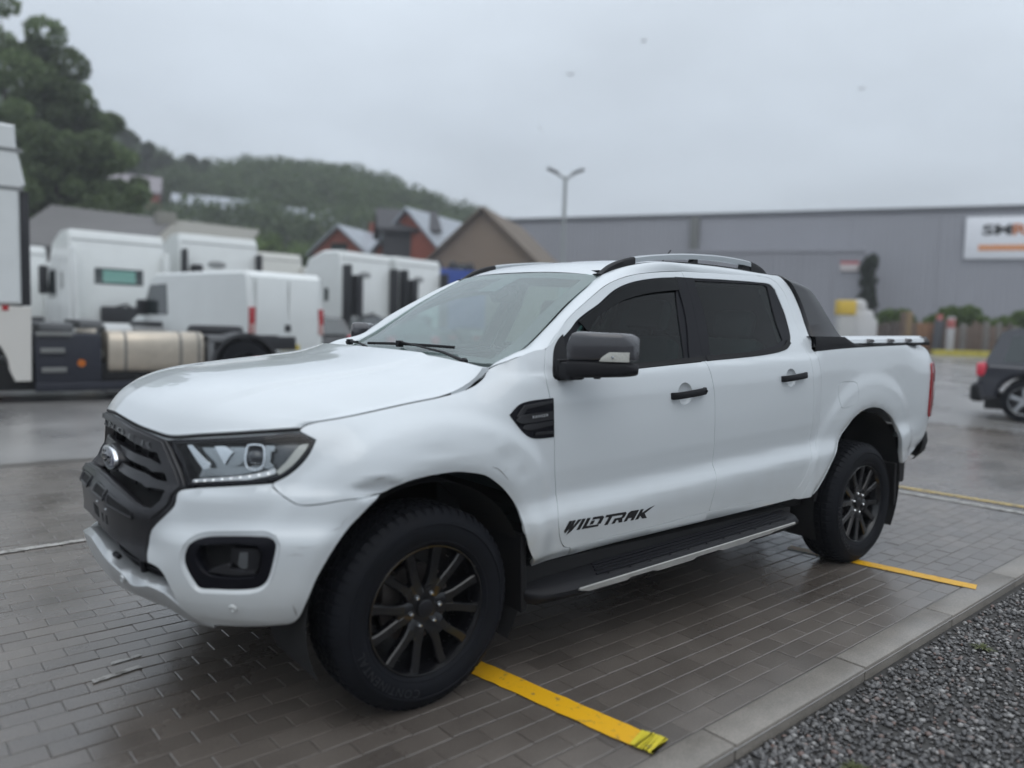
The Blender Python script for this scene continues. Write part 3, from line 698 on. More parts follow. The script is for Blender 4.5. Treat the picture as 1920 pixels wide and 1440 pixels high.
# black printed border behind the glass, with the sensor patch
def band(u0, u1, v0, v1, nu=10, nv=10, off=-.004):
    Ug, Vg = np.meshgrid(np.linspace(u0, u1, nu), np.linspace(v0, v1, nv), indexing='ij'); P = (WS(Ug, Vg) + WSN(Ug, Vg)*off).reshape(-1, 3)
    return P, [((i*nv + j), (i*nv + j + 1), ((i+1)*nv + j + 1), ((i+1)*nv + j)) for i in range(nu - 1) for j in range(nv - 1)]
mb = MB()
for a in ((0, .055, -1, 1, 3, 41), (.925, 1, -1, 1, 3, 41), (.055, .925, -1, -.94, 20, 3), (.055, .925, .90, 1, 20, 4)): mb.add(*band(*a))
mb.add(*band(.72, .925, -.02, .22, 6, 5))
mb.go('printed_border', mat('frit', (.035, .037, .04), .4), ws)
mb = MB(); mb.box((-.045, -.03, -.02), (.045, .03, .02), .01)
o = mb.go('sensor_housing', m_plast, ws); p = WS(.78, .08)*1.; o.location = tuple(p + np.array([.05, 0, -.035])); o.rotation_euler = (0, math.radians(-29), 0)
mb = MB(); mb.box((-.012, -.10, -.03), (.012, .10, .03), .012); o = mb.go('rear_view_mirror', m_plast, ws); o.location = (1.02, .02, 1.59)

dfo = A_('door_f'); dro = A_('door_r')
_f = OUT['fender']
RAp = [SP(*_f[9]), SP(*_f[10]), SP(*_f[11])] + [SP(*dfo[i]) for i in (0, 1, 2, 3, 4, 5)] + [SP(*dfo[6]), SP(SX + 1.80, dfo[6][1] + .004), SP(SX + 1.98, dfo[6][1] + .007), SP(SX + 2.17, .5*dfo[6][1] + .5*dro[14][1] + .002), SP(*dro[14]), SP(3.962, 1.768), SP(*OUT['cab_rear'][-1])]
assert len(RAp) == len(RB) or print('LEN', len(RAp), len(RB))
RA = np.array([(p[0], -p[1], p[2]) for p in RAp])
print('RA', np.round(RA, 3).tolist(), np.round(dro[12:18], 3).tolist())
def multi(P):
    t = np.arange(len(P)); return [pchip(t, P[:, k]) for k in range(3)]
fa, fb = multi(RA), multi(RB)
def PIL(t, w):
    t = np.asarray(t, float); w = np.asarray(w, float)
    a = np.stack([f(t) for f in fa], -1); b = np.stack([f(t) for f in fb], -1)
    d = b - a; L_ = np.linalg.norm(d, axis=-1, keepdims=True)
    up = np.stack([-.15 + 0*t, .62 + 0*t, 1 + 0*t], -1); up /= np.linalg.norm(up, axis=-1, keepdims=True)
    n = up - d*np.sum(up*d, -1, keepdims=True)/L_**2; n /= np.linalg.norm(n, axis=-1, keepdims=True)
    w = w[..., None]
    p = a + d*w + n*L_*.13*(4*w*(1 - w))
    p[..., 1] *= -1
    return p
mb = MB(); ts = np.linspace(0, len(RB) - 1, 121); wsx = np.linspace(0, 1, 11)
Tg, Wg = np.meshgrid(ts, wsx, indexing='ij'); P = PIL(Tg, Wg).reshape(-1, 3); n = len(wsx)
mb.add(P, [((i*n + j), (i*n + j + 1), ((i+1)*n + j + 1), ((i+1)*n + j)) for i in range(len(ts) - 1) for j in range(n - 1)])
# return flanges into the door gap and the screen
for w_, dd in ((0., (0, .02, -.01)), (1., (0, .006, -.012))):
    a = PIL(ts, ts*0 + w_); b = a + np.array(dd)
    mb.add(np.vstack([a, b]), [(i, i+1, len(ts) + i + 1, len(ts) + i) for i in range(len(ts) - 1)])
both(mb.go('roof_pillar', m_paint, truck, sharp=55))
# roof skin between the two ditch lines
def ROOF(u, v):
    u = np.asarray(u, float); sv = np.where(np.asarray(v) < 0, -1., 1.); v = np.abs(np.asarray(v, float))
    t = 7 + u*(len(RB) - 8); xe, ye, ze = fb[0](t), fb[1](t), fb[2](t)
    fx = 1.055 + (2.505 - 1.055)*u
    x = xe*v**2 + fx*(1 - v**2); y = (ye - .003)*v
    zc = pchip((1.055, 1.12, 1.25, 1.45, 1.7, 1.95, 2.15, 2.35, 2.505), (1.718, 1.742, 1.775, 1.803, 1.820, 1.823, 1.816, 1.798, 1.772))(fx)
    z = ze*v**3 + zc*(1 - v**3) - .004*np.exp(-((v - .93)/.025)**2)
    return np.stack([x, -sv*y, z], -1)
grid(ROOF, np.linspace(0, 1, 40), np.linspace(-1, 1, 60), 'roof', m_paint, truck)
mb = MB()                                             # black ditch strip
for s_ in (1, -1):
    mb.tube([(float(fb[0](t)), s_*float(fb[1](t)), float(fb[2](t)) + .001) for t in np.linspace(7.6, len(RB) - 1.2, 30)], .0045, 6)
mb.go('roof_seal', m_rub, truck)
# cab back wall with its window
mb = MB()
bw = [(2.495, 0, 1.768), (2.495, .60, 1.76), (2.54, .65, 1.70), (2.57, .78, 1.45), (2.57, .85, 1.30), (2.58, .88, .55), (2.58, 0, .55)]
mb.add([(x, -y, z) for x, y, z in bw], [tuple(range(7))]); mb.add(bw, [tuple(range(7))[::-1]])
mb.go('cab_back', m_plast, truck, smooth=False)

# ---------------------------------------------------------------- window seals, panes, wind deflector
SF, SR = catmull(A_('win_f'), .02), catmull(A_('win_r'), .02)
g1 = np.array(OUT['glass_f'], float); g2 = np.array(OUT['glass_r'], float)
print('glass_f', g1.tolist(), 'glass_r', g2.tolist())
Zb = lambda x: np.interp(x, (.55, 1.13, 1.60, 1.85, 2.15, 2.40), (1.233, 1.264, 1.292, 1.304, 1.324, 1.36))
_g1 = OUT['glass_f']; _w1 = OUT['win_f']; _dl = OUT['defl']
gf = np.array([(_w1[17][0] + .085, _w1[17][1] + .038)] + [(a + .04, b - .012) for a, b in _w1[0:2]] + [(a + .02, b - .020) for a, b in _w1[2:8]] + [(a, b - .022) for a, b in _w1[8:9]] + [tuple(_g1[0]), tuple(_g1[1]), (_g1[2][0], _g1[2][1] + .001), (_w1[15][0], _w1[15][1] + .026)], float)
gr_ = np.array([(a, b) for a, b in OUT['glass_r']], float)
wf = OUT['win_f']; wr = OUT['win_r']
for side in (0, 1):
    df, dr_ = (door_f, door_r) if side == 0 else (door_fm, door_rm)
    parts = []
    a = panel('window_frame', A_('win_f'), m_rub2, df, holes=[gf], off=-.005, gap=-.004, step=.03, lip=.012); parts.append((a, df))
    b_ = panel('window_frame', A_('win_r'), m_rub2, dr_, holes=[gr_], off=-.005, gap=-.004, step=.03, lip=.012); parts.append((b_, dr_))
    a2 = panel('window_pane', gf, m_tint, df, off=-.011, gap=-.008, step=.04, lip=.002); parts.append((a2, df))
    b2 = panel('window_pane', gr_, m_tintr, dr_, off=-.011, gap=-.008, step=.04, lip=.002); parts.append((b2, dr_))
    # door post covers, standing proud
    g_ = [tuple(q) for q in dfo[7:11]]; zt_ = wf[10][1]
    pf = [(g_[0][0] - .075, zt_ - .002), (g_[0][0] - .0008, zt_), (g_[1][0] - .0008, g_[1][1]), (g_[2][0] - .0008, g_[2][1]), (g_[3][0] - .0008, g_[3][1] + .004), (g_[3][0] - .105, g_[3][1]), (g_[2][0] - .098, g_[2][1]), (g_[1][0] - .078, g_[1][1] - .04)]
    pr = [(g_[0][0] + .0008, zt_), (g_[0][0] + .065, zt_ + .001), (g_[1][0] + .072, g_[1][1] - .04), (g_[2][0] + .062, g_[2][1] + .002), (g_[3][0] + .062, g_[3][1] + .008), (g_[3][0] + .0008, g_[3][1] + .006), (g_[2][0] + .0008, g_[2][1]), (g_[1][0] + .0008, g_[1][1])]
    parts.append((panel('post_cover', np.array(pf), m_rub2, df, off=.001, gap=0, step=.03, lip=.008), df))
    parts.append((panel('post_cover', np.array(pr), m_rub2, dr_, off=.001, gap=0, step=.03, lip=.008), dr_))
    # belt moulding
    bl = [(x, Zb(x) + .002) for x in (.66, .9, 1.13, 1.35, 1.60)] + [(x, Zb(x) + .024) for x in (1.60, 1.35, 1.13, .9, .66)]
    parts.append((panel('waist_moulding', np.array(XZ(bl)), m_rub, df, off=.004, gap=0, step=.03, lip=.01), df))
    bl = [(x, Zb(x) + .002) for x in (1.615, 1.85, 2.15, 2.33)] + [(2.40, 1.385), (2.385, 1.405)] + [(x, Zb(x) + .024) for x in (2.33, 2.15, 1.85, 1.615)]
    parts.append((panel('waist_moulding', np.array(XZ(bl)), m_rub, dr_, off=.004, gap=0, step=.03, lip=.01), dr_))
    dfl = [(a + .006, b - .008) for a, b in wf[3:9]] + [(wf[9][0], wf[9][1] - .004), (_g1[0][0] + .008, _g1[0][1]), (_g1[0][0] + .004, _dl[4][1] + .004)] + [tuple(q) for q in _dl[::-1]] + [(_dl[0][0] - .045, _dl[0][1] - .050)]
    parts.append((panel('wind_deflector', np.array(dfl), mat('smoked_acrylic', (.002, .0025, .003), .25, spec=.15), df, off=.006, gap=0, step=.03, lip=.006), df))
    sail = XZ([(.592, 1.238), (.615, 1.305), (.638, 1.352), (.672, 1.388), (.705, 1.41), (.700, 1.34), (.715, 1.26), (.66, 1.236)])
    parts.append((panel('mirror_base', np.array(sail), m_plast, df, off=.004, gap=0, step=.03, lip=.008), df))
    if side == 1:
        for o, par in parts: mirror_part(o, par); bpy.data.objects.remove(o, do_unlink=True)

# ---------------------------------------------------------------- dark inner body behind the gaps
inner = XZ([(.50, .46), (.52, .60), (.47, .75), (.40, .86), (.25, .93), (.05, .955), (-.14, .94), (-.30, .87), (-.42, .86), (-.45, .95), (-.42, 1.02), (-.30, 1.05), (.0, 1.10), (.25, 1.16), (.33, 1.23), (.50, 1.30),
    (.60, 1.34), (.62, 1.22), (1.0, 1.24), (1.6, 1.27), (2.2, 1.30), (2.50, 1.36), (2.50, 1.45), (2.42, 1.60), (2.55, 1.45), (2.60, 1.33), (3.4, 1.34), (4.0, 1.34), (4.08, 1.20), (4.05, .80), (3.72, .66), (3.72, .80), (3.60, .93), (3.40, 1.03), (3.20, 1.05), (3.02, 1.03),
    (2.88, .97), (2.76, .84), (2.68, .66), (2.62, .53), (2.3, .51), (1.0, .49)])
both(panel('inner_shell', np.array(inner), m_deep, truck, off=-.026, gap=0, step=.05, lip=.004, corner=0, bstep=.05))
# rear door opening upper ring and b-post behind the glass line
mb = MB()
post = [SP(SX + x, z) for x, z in ((1.645, 1.70), (1.64, 1.55), (1.595, 1.30))]
mb.tube([(p[0], p[1] + .05, p[2]) for p in post], .035, 6)
post = [SP(SX + x, z) for x, z in ((2.47, 1.70), (2.50, 1.52), (2.48, 1.40), (2.52, 1.2))]
mb.tube([(p[0] + .0, p[1] + .095, p[2]) for p in post], .035, 6)
post = [SP(SX + x, z) for x, z in ((.60, 1.34), (.88, 1.525), (1.25, 1.68), (1.65, 1.72), (2.25, 1.73), (2.45, 1.70))]
mb.tube([(p[0], p[1] + .045, p[2]) for p in post], .022, 6)
both(mb.go('inner_pillar', mat('headliner', (.09, .09, .088), .9), truck))
# wheel tubs
for wx, wz, r in ((0, .41, .468), (3.20, .45, .535)):
    mb = MB(); arc = [math.radians(a) for a in range(-32, 213, 7)]
    P = []
    for y in (-.868 if not wx else -.882, -.50):
        P.append([(wx + math.cos(a)*r*(1 if wx else 1), y, wz + math.sin(a)*r*(.96 if wx else .96)) for a in arc])
    n = len(arc)
    mb.add(P[0] + P[1], [(i, i+1, n + i + 1, n + i) for i in range(n - 1)])
    mb.add([(wx, -.50, wz)] + P[1], [(0, i, i+1) for i in range(1, n)])
    both(mb.go('wheel_arch_liner', m_deep, truck))
mb = MB(); mb.box((-.70, -.60, .40), (.62, .60, .62), .02); mb.box((.55, -.80, .42), (4.0, .80, .60), .02); mb.box((-.5, -.5, .6), (.3, .5, 1.0), .02)
mb.box((-.3, -.42, .33), (4.1, -.34, .47), .01); mb.box((-.3, .34, .33), (4.1, .42, .47), .01)
mb.tube([(3.22, -.72, .385), (3.22, .72, .385)], .045, 10); mb.sph((3.22, .05, .385), (.15, .15, .13), 12, 8)
mb.tube([(0, -.72, .385), (0, .72, .385)], .03, 8); mb.box((-.12, -.3, .3), (.15, .3, .45), .03)
mb.tube([(.2, .25, .38), (1.6, .2, .36), (2.9, .28, .38), (4.15, .5, .42)], .035, 8)
mb.go('chassis', m_deep, truck)
# mud flaps
for x, z0 in ((.462, .275), (3.665, .32)):
    mb = MB(); mb.prism([(x - .03, .60), (x - .005, .60), (x + .015, z0 + .02), (x + .005, z0), (x - .015, z0)], -.893, -.66, 'y', .003); both(mb.go('mud_flap', m_rub, truck))

# ---------------------------------------------------------------- headlamps
lampo = A_('lamp')
lampo[4:9, 1] -= .003
bucket = panel('headlight', lampo, m_bucket, truck, off=-.055, gap=.002, lip=.002)
def wall(name, loop, o0, o1, m, parent, gap=.003):
    l = inset(catmull(loop, .012), gap); a = SP(l[:, 0], l[:, 1]); nn = SN(l[:, 0], l[:, 1]); n = len(l)
    A = a + nn*o0; B = a + nn*o1
    return obj(name, np.vstack([A, B]), [(i, (i+1) % n, n + (i+1) % n, n + i) for i in range(n)] + [(n + i, n + (i+1) % n, (i+1) % n, i) for i in range(n)][:0], m, parent)
hs = [bucket]
hs.append(wall('lamp_surround', lampo, -.004, -.056, m_rub2, bucket))
rim = inset(catmull(lampo, .012), .013)
hs.append(panel('lamp_rim', lampo, m_rub2, bucket, holes=[rim[::1]], off=-.004, gap=.002, lip=.012, step=.03, smooth_out=True))
drl = inset(np.array(OUT['drl'] + OUT['drlbig'], float)[[0, 1, 2, 3]], 0)
d1 = np.array([(.628, .878), (.72, .889), (.826, .902), (.922, .921), (.952, .930), (.945, .944), (.915, .934), (.826, .917), (.726, .903), (.632, .892)])
m_drl = mat('daytime_light_bar', (.74, .76, .78), .22, coat=.6, bump=.8, bscale=160)
hs.append(panel('light_bar', d1, m_drl, bucket, off=-.012, gap=0, lip=.02, step=.012))
d2 = np.array(OUT['drlbig'], float); d2 = inset(d2, .002)
hs.append(panel('indicator_bar', d2, mat('ribbed_clear', (.50, .50, .46), .25, coat=.5, bump=.7, bscale=120), bucket, off=-.014, gap=0, lip=.02, step=.012))
mb = MB()
for k in range(9):
    s_ = .650 + k*.0345; z_ = .888 + (s_ - .650)*.145; p = SP(s_, z_) + SN(s_, z_)*-.0105; mb.sph(tuple(p), .0036, 6, 4)
hs.append(mb.go('light_diode', mat('bright_diode', (.9, .9, .92), .1, emit=((1, 1, 1), .9)), bucket))
# main reflector bowls, chrome blade, divider, projector
hs.append(panel('reflector', np.array([(.690, .935), (.80, .945), (.825, .955), (.825, 1.020), (.70, 1.018), (.610, 1.012), (.640, .98)]), m_greyp, bucket, off=-.046, gap=0, step=.015, lip=.004))
hs.append(panel('reflector_blade', np.array([(.574, 1.006), (.600, 1.010), (.690, .952), (.690, .936), (.668, .930), (.655, .942)]), m_brightp, bucket, off=-.020, gap=0, lip=.012, step=.01))
hs.append(panel('reflector_facet', np.array([(.690, 1.018), (.739, 1.017), (.773, .998), (.752, .967), (.744, .950)]), m_brightp, bucket, off=-.036, gap=0, lip=.01, step=.012))
hs.append(panel('reflector_facet', np.array([(.762, .945), (.815, 1.015), (.832, 1.015), (.834, .975), (.80, .950)]), m_greyp, bucket, off=-.030, gap=0, lip=.01, step=.012))
hs.append(panel('lamp_shelf', np.array([(.648, .900), (.80, .920), (.90, .940), (.89, .952), (.80, .944), (.66, .930)]), m_greyp, bucket, off=-.026, gap=0, lip=.02, step=.02))
pc = (.868, .983)
po = np.array([(pc[0] - .027, pc[1] + .040), (pc[0] + .027, pc[1] + .040), (pc[0] + .038, pc[1] + .024), (pc[0] + .038, pc[1] - .024), (pc[0] + .018, pc[1] - .044), (pc[0] - .022, pc[1] - .040), (pc[0] - .034, pc[1] - .020), (pc[0] - .034, pc[1] + .024)])
hs.append(panel('projector_ring', po, m_chrome, bucket, holes=[inset(catmull(po, .01, corner=100), .0038)[::1]], off=-.012, gap=0, lip=.035, step=.03, corner=100))
p = SP(*pc); nn = SN(*pc)
mb = MB(); prof = [(.0, .020), (.012, .018), (.022, .011), (.030, 0), (.032, -.01)]
mb.lathe(prof, 24, 'y'); o = mb.go('projector_lens', mat('projector_glass', (.02, .022, .028), .03, coat=1.), bucket)
q = Vector((0, 1, 0)).rotation_difference(Vector(nn)); o.rotation_mode = 'QUATERNION'; o.rotation_quaternion = q; o.location = tuple(p - nn*.034)
lens_o = o
hs.append(panel('projector_wing', np.array([(.905, 1.022), (.940, 1.022), (.942, 1.006), (.928, 1.002), (.926, .962), (.940, .956), (.938, .942), (.905, .945)]), m_greyp, bucket, off=-.02, gap=0, lip=.02, step=.01))
hs.append(panel('lamp_cover', lampo, m_clear, bucket, off=-.001, gap=.004, step=.02, lip=.004))
bm_ = mirror_part(bucket)
for o in hs[1:]: mirror_part(o, bm_)
o2 = lens_o.copy(); COL.objects.link(o2); o2.parent = bm_; n2 = Vector((nn[0], -nn[1], nn[2])); o2.rotation_quaternion = Vector((0, 1, 0)).rotation_difference(n2); o2.location = (lens_o.location.x, -lens_o.location.y, lens_o.location.z)

# ---------------------------------------------------------------- fog lamp nacelles
fo = fogo
nac = panel('fog_lamp_bezel', fo, m_rub2, truck, holes=[np.array([(.705, .690), (.80, .704), (.905, .703), (.925, .680), (.915, .615), (.895, .592), (.80, .583), (.735, .586), (.700, .615), (.690, .655)])], off=-.010, gap=-.001, lip=.03, step=.02)
w0 = wall('bumper_recess', fog_out[::2], -.001, -.03, m_paint, bumper, gap=-.001)
# painted bevel leading into the nacelle
lo = inset(catmull(fog_out[::2], .012), .0015); li = catmull(fo, .012)
def ringstrip(a, b, oa, ob, n=140):
    def rs(l):
        d = np.concatenate([[0], np.cumsum(np.linalg.norm(np.diff(np.vstack([l, l[:1]]), axis=0), axis=1))]); t = np.linspace(0, d[-1], n + 1)[:-1]
        L2 = np.vstack([l, l[:1]]); return np.stack([np.interp(t, d, L2[:, 0]), np.interp(t, d, L2[:, 1])], 1)
    A = rs(a); B0 = rs(b)
    k = int(np.argmin(np.linalg.norm(B0 - A[0], axis=1))); B = np.roll(B0, -k, 0)
    if np.sum(np.linalg.norm(A - B, axis=1)) > np.sum(np.linalg.norm(A - np.roll(B[::-1], 1, 0), axis=1)): B = np.roll(B[::-1], 1, 0)
    PA = SP(A[:, 0], A[:, 1]) + SN(A[:, 0], A[:, 1])*oa; PB = SP(B[:, 0], B[:, 1]) + SN(B[:, 0], B[:, 1])*ob
    return np.vstack([PA, PB]), [(i, (i+1) % n, n + (i+1) % n, n + i) for i in range(n)]
bpy.data.objects.remove(w0, do_unlink=True)
mb = MB(); mb.add(*ringstrip(lo, li, -.0005, -.011)); both(mb.go('fog_recess', m_paint, truck))
pk = inset(catmull(np.array([(.705, .690), (.80, .704), (.905, .703), (.925, .680), (.915, .615), (.895, .592), (.80, .583), (.735, .586), (.700, .615), (.690, .655)]), .012), -.001)
fl = [nac, wall('pocket', pk[::2], -.011, -.07, m_plast, nac, 0), panel('pocket_back', pk[::2], m_deep, nac, off=-.07, gap=0, lip=.001, step=.03)]
fl.append(panel('lamp_cowl', np.array([(.812, .683), (.900, .686), (.912, .665), (.905, .612), (.885, .602), (.812, .640)]), m_plast, nac, off=-.022, gap=0, lip=.05, step=.02))
fl.append(panel('fog_lamp', np.array([(.842, .672), (.868, .674), (.870, .622), (.850, .616), (.835, .630)]), mat('fog_glass', (.06, .065, .07), .06, coat=1.), nac, off=-.020, gap=0, lip=.01, step=.02))
fl.append(panel('bezel_blade', np.array([(.728, .596), (.735, .602), (.802, .630), (.812, .622), (.800, .611), (.895, .612), (.898, .600), (.80, .592)]), m_gloss, nac, off=-.020, gap=0, lip=.02, step=.02))
nm = mirror_part(nac)
for o in fl[1:]: mirror_part(o, nm)
for (s_, z_) in ((.823, .482), (.335, .515)):
    p = SP(s_, z_); nn = SN(s_, z_); mb = MB(); mb.lathe([(.0, .0015), (.007, .0015), (.0085, .004), (.013, .003), (.0155, -.002)], 20, 'y')
    o = mb.go('parking_sensor', m_paint if s_ > .5 else m_silver, truck); o.rotation_mode = 'QUATERNION'; o.rotation_quaternion = Vector((0, 1, 0)).rotation_difference(Vector(nn)); o.location = tuple(p + nn*(.001 if s_ > .5 else .003))
    o2 = o.copy(); COL.objects.link(o2); o2.location.y *= -1; o2.rotation_quaternion = Vector((0, 1, 0)).rotation_difference(Vector((nn[0], -nn[1], nn[2])))

# ---------------------------------------------------------------- grille: symmetric about the centre line, so s may be negative here
def SPs(s, z):
    s = np.asarray(s, float); p = SP(np.abs(s), z); p = np.array(p); p[..., 1] *= np.where(s < 0, -1, 1); return p
def SNs(s, z):
    s = np.asarray(s, float); p = SN(np.abs(s) + .003, z); p = np.array(p); p[..., 1] *= np.where(s < 0, -1, 1); p[..., 1] *= np.clip(np.abs(s)/.02, 0, 1); return p/np.linalg.norm(p, axis=-1, keepdims=True)
def sym(half):
    h = [tuple(p) for p in half]; return np.array([(-a, b) for a, b in h[::-1] if a > 1e-6] + h)
def gp(name, poly, m, parent, **k):
    k.setdefault('gap', 0); k.setdefault('step', .03); return panel(name, poly, m, parent, S=SPs, N=SNs, **k)
outer = sym([(0, 1.046), (.125, 1.044), (.299, 1.033), (.405, 1.021), (.478, 1.012), (.508, .985), (.548, .948), (.580, .915), (.611, .868), (.598, .858), (.586, .848), (.585, .814), (.575, .796), (.512, .733), (.494, .706), (.481, .643), (.490, .606), (.382, .630), (.192, .658), (0, .668)])
opening = sym([(0, 1.018), (.125, 1.016), (.280, 1.006), (.400, .992), (.445, .972), (.490, .925), (.535, .888), (.540, .860), (.530, .815), (.505, .790), (.470, .792), (.42, .800), (.30, .822), (.15, .834), (0, .838)])
grille = gp('grille', outer, m_gloss, truck, holes=[opening], off=.006, lip=.05, corner=30)
gp('grille_backing', opening, m_deep, grille, off=-.085, gap=-.03, lip=.001)
# chamfered outer frame band standing proud
fr_o = sym([(0, 1.042), (.125, 1.040), (.280, 1.029), (.402, 1.017), (.472, 1.007), (.498, .982), (.538, .944), (.570, .912), (.600, .866), (.587, .850), (.575, .838), (.572, .816), (.560, .800), (.508, .755), (.46, .762), (.40, .780), (.28, .800), (.14, .812), (0, .816)])
fr_i = sym([(0, 1.026), (.125, 1.024), (.280, 1.013), (.395, .999), (.445, .984), (.475, .955), (.512, .915), (.540, .885), (.551, .862), (.545, .812), (.512, .786), (.470, .788), (.42, .796), (.30, .818), (.15, .830), (0, .834)])
gp('grille_frame', fr_o, m_gloss, grille, holes=[fr_i], off=.016, lip=.014, corner=25, step=.02)
# nameplate bar with embossed lettering
bar = gp('name_bar', sym([(0, 1.024), (.14, 1.022), (.28, 1.012), (.40, .998), (.450, .982), (.42, .966), (.28, .980), (.14, .991), (0, .993)]), m_gloss, grille, off=.000, lip=.03)
Vt, Ft = text_mesh('R A N G E R', 1., space=1.12); Wt = Vt[:, 0].max(); Ht = Vt[:, 1].max()
def on_surface(V, F, s0, s1, zf, h, off, name, m, parent, S=SPs, N=SNs, flip=False, thick=.004):
    s = s0 + (s1 - s0)*V[:, 0]/V[:, 0].max(); z = zf(s) + h*V[:, 1]/V[:, 1].max()
    P = S(s, z) + N(s, z)*off; B = S(s, z) + N(s, z)*(off - thick)
    n = len(P); F = list(F)
    a = P[F[0][0]]; fn = np.cross(P[F[0][1]] - a, P[F[0][2]] - a)
    if np.dot(fn, N(s[F[0][0]:F[0][0]+1], z[F[0][0]:F[0][0]+1])[0]) < 0: F = [f[::-1] for f in F]
    cnt = {}
    for f in F:
        for i in range(len(f)):
            cnt[(f[i], f[(i+1) % len(f)])] = 1
    side = [(b, a, a + n, b + n) for (a, b) in cnt if (b, a) not in cnt]
    return obj(name, np.vstack([P, B]), F + side, m, parent, smooth=False)
m_letter = mat('letter_black', (.10, .105, .11), .25, coat=.5)
zl = pchip((-.45, -.28, -.14, 0, .14, .28, .45), (.972, .984, .994, .996, .994, .984, .972))
on_surface(Vt, Ft, -.40, .40, lambda s: zl(s), .020, .0050, 'lettering', m_letter, bar)
# bars
def hbar(za, zb, off=-.016, s1=.545):
    # a stepped bar: straight in the middle, stepping down near its ends
    h = [(0, za + .002), (.10, za + .001), (.36, za - .005), (.44, za - .016), (s1, za - .018), (s1, zb - .018), (.44, zb - .018), (.40, zb - .020), (.36, zb - .012), (.10, zb), (0, zb)]
    return gp('grille_bar', sym(h), m_gloss, grille, off=off, lip=.035, corner=25, step=.03)
hbar(.944, .922); hbar(.896, .872)
gp('grille_bar', sym([(0, .930), (.10, .928), (.115, .900), (.10, .874), (0, .870)]), m_gloss, grille, off=-.004, lip=.05)
mb = MB()
for s_ in (-.40, -.30, -.16, .16, .30, .40, .49, -.49):
    p = SPs(s_, .90); mb.box((p[0] + .05, p[1] - .004, .79), (p[0] + .07, p[1] + .004, .985))
mb.go('grille_strut', m_plast, grille)
# shelf with two slots under the bars
for s_a, s_b in ((.06, .20), (.24, .42)):
    for sg in (1, -1):
        za = lambda s: np.interp(abs(s), (0, .2, .45), (.806, .801, .772))
        q = np.array([(s_a, za(s_a)), (s_b, za(s_b)), (s_b, za(s_b) - .024), (s_a, za(s_a) - .026)]); q[:, 0] *= sg
        gp('intake_slot', q, m_deep, grille, off=.0075, lip=.002, corner=20)
        e = inset(np.array(q), -.005) ; gp('slot_rim', e, m_gloss, grille, holes=[q], off=.0125, lip=.006, corner=20)
# badge
p = SP(.002, .898)
badge = empty('badge', (-.882, 0, .893), parent=grille)
def oval(a, b, x0, x1, name, m, dome=0.):
    mb = MB(); n = 40; V = []; F = []
    rings = [(1., x1), (1., x0 + .003), (.975, x0)] + [(k, x0 - dome*(1 - k*k)) for k in (.9, .7, .45, .2)]
    for k, x in rings:
        for i in range(n): an = 2*math.pi*i/n; V.append((x, math.cos(an)*a*k, math.sin(an)*b*k))
    for q in range(len(rings) - 1): F += [(q*n + i, q*n + (i+1) % n, (q+1)*n + (i+1) % n, (q+1)*n + i) for i in range(n)]
    F.append(tuple(range((len(rings)-1)*n, len(rings)*n)))
    mb.add(V, F); return mb.go(name, m, badge, sharp=50)
oval(.120, .052, .0, .05, 'badge_housing', m_gloss, 0)
oval(.112, .046, -.012, .02, 'badge_rim', m_chrome, 0)
oval(.102, .038, -.014, .0, 'badge_face', mat('badge_blue', (.018, .030, .075), .15, coat=1., coat_rough=.02), .004)
Vt, Ft = text_mesh('Ford', 1., shear=.35, offset=.012); Vt = Vt/Vt[:, 0].max()
obj('lettering', [(-.0195, .066 - v[0]*.132, -.020 + v[1]*.132) for v in Vt], [f for f in Ft] + [f[::-1] for f in Ft], m_chrome, badge, smooth=False)
# number plate carrier marks on the black panel
gp('plate_recess', np.array([(.05, .735), (.115, .730), (.11, .690), (.05, .697)]), m_deep, grille, off=.0075, lip=.001, corner=20)
for s_ in (.165, .215): gp('plate_clip', np.array([(s_, .722), (s_ + .010, .721), (s_ + .012, .690), (s_ + .002, .692)]), m_deep, grille, off=.0078, lip=.001, corner=20)
mb = MB()
for s_, z_ in ((.13, .757), (.235, .748)):
    q = SP(s_, z_) ; mb.sph(tuple(q + SN(s_, z_)*.008), .004, 8, 4)
mb.go('screw_head', m_chrome, grille)
# lower intake: dark slot between black panel and skid plate
low = sym([(0, .700), (.20, .690), (.40, .660), (.52, .62), (.60, .59), (.60, .50), (.45, .49), (0, .50)])
lo_ = gp('lower_intake', low, m_deep, truck, off=-.09, lip=.001)
mb = MB()
for z_ in (.60, .57): mb.tube([tuple(SPs(s_, z_ - abs(s_)*.08) + SNs(s_, z_)*-.06) for s_ in np.linspace(-.55, .55, 23)], .006, 6)
mb.tube([tuple(SP(.40, z_) + SN(.40, z_)*-.045) for z_ in (.50, .56, .62)], .010, 6)
mb.tube([tuple(SP(.30, .60)), tuple(SP(.335, .595))], .010, 6)
mb.go('intake_grid', m_plast, lo_)
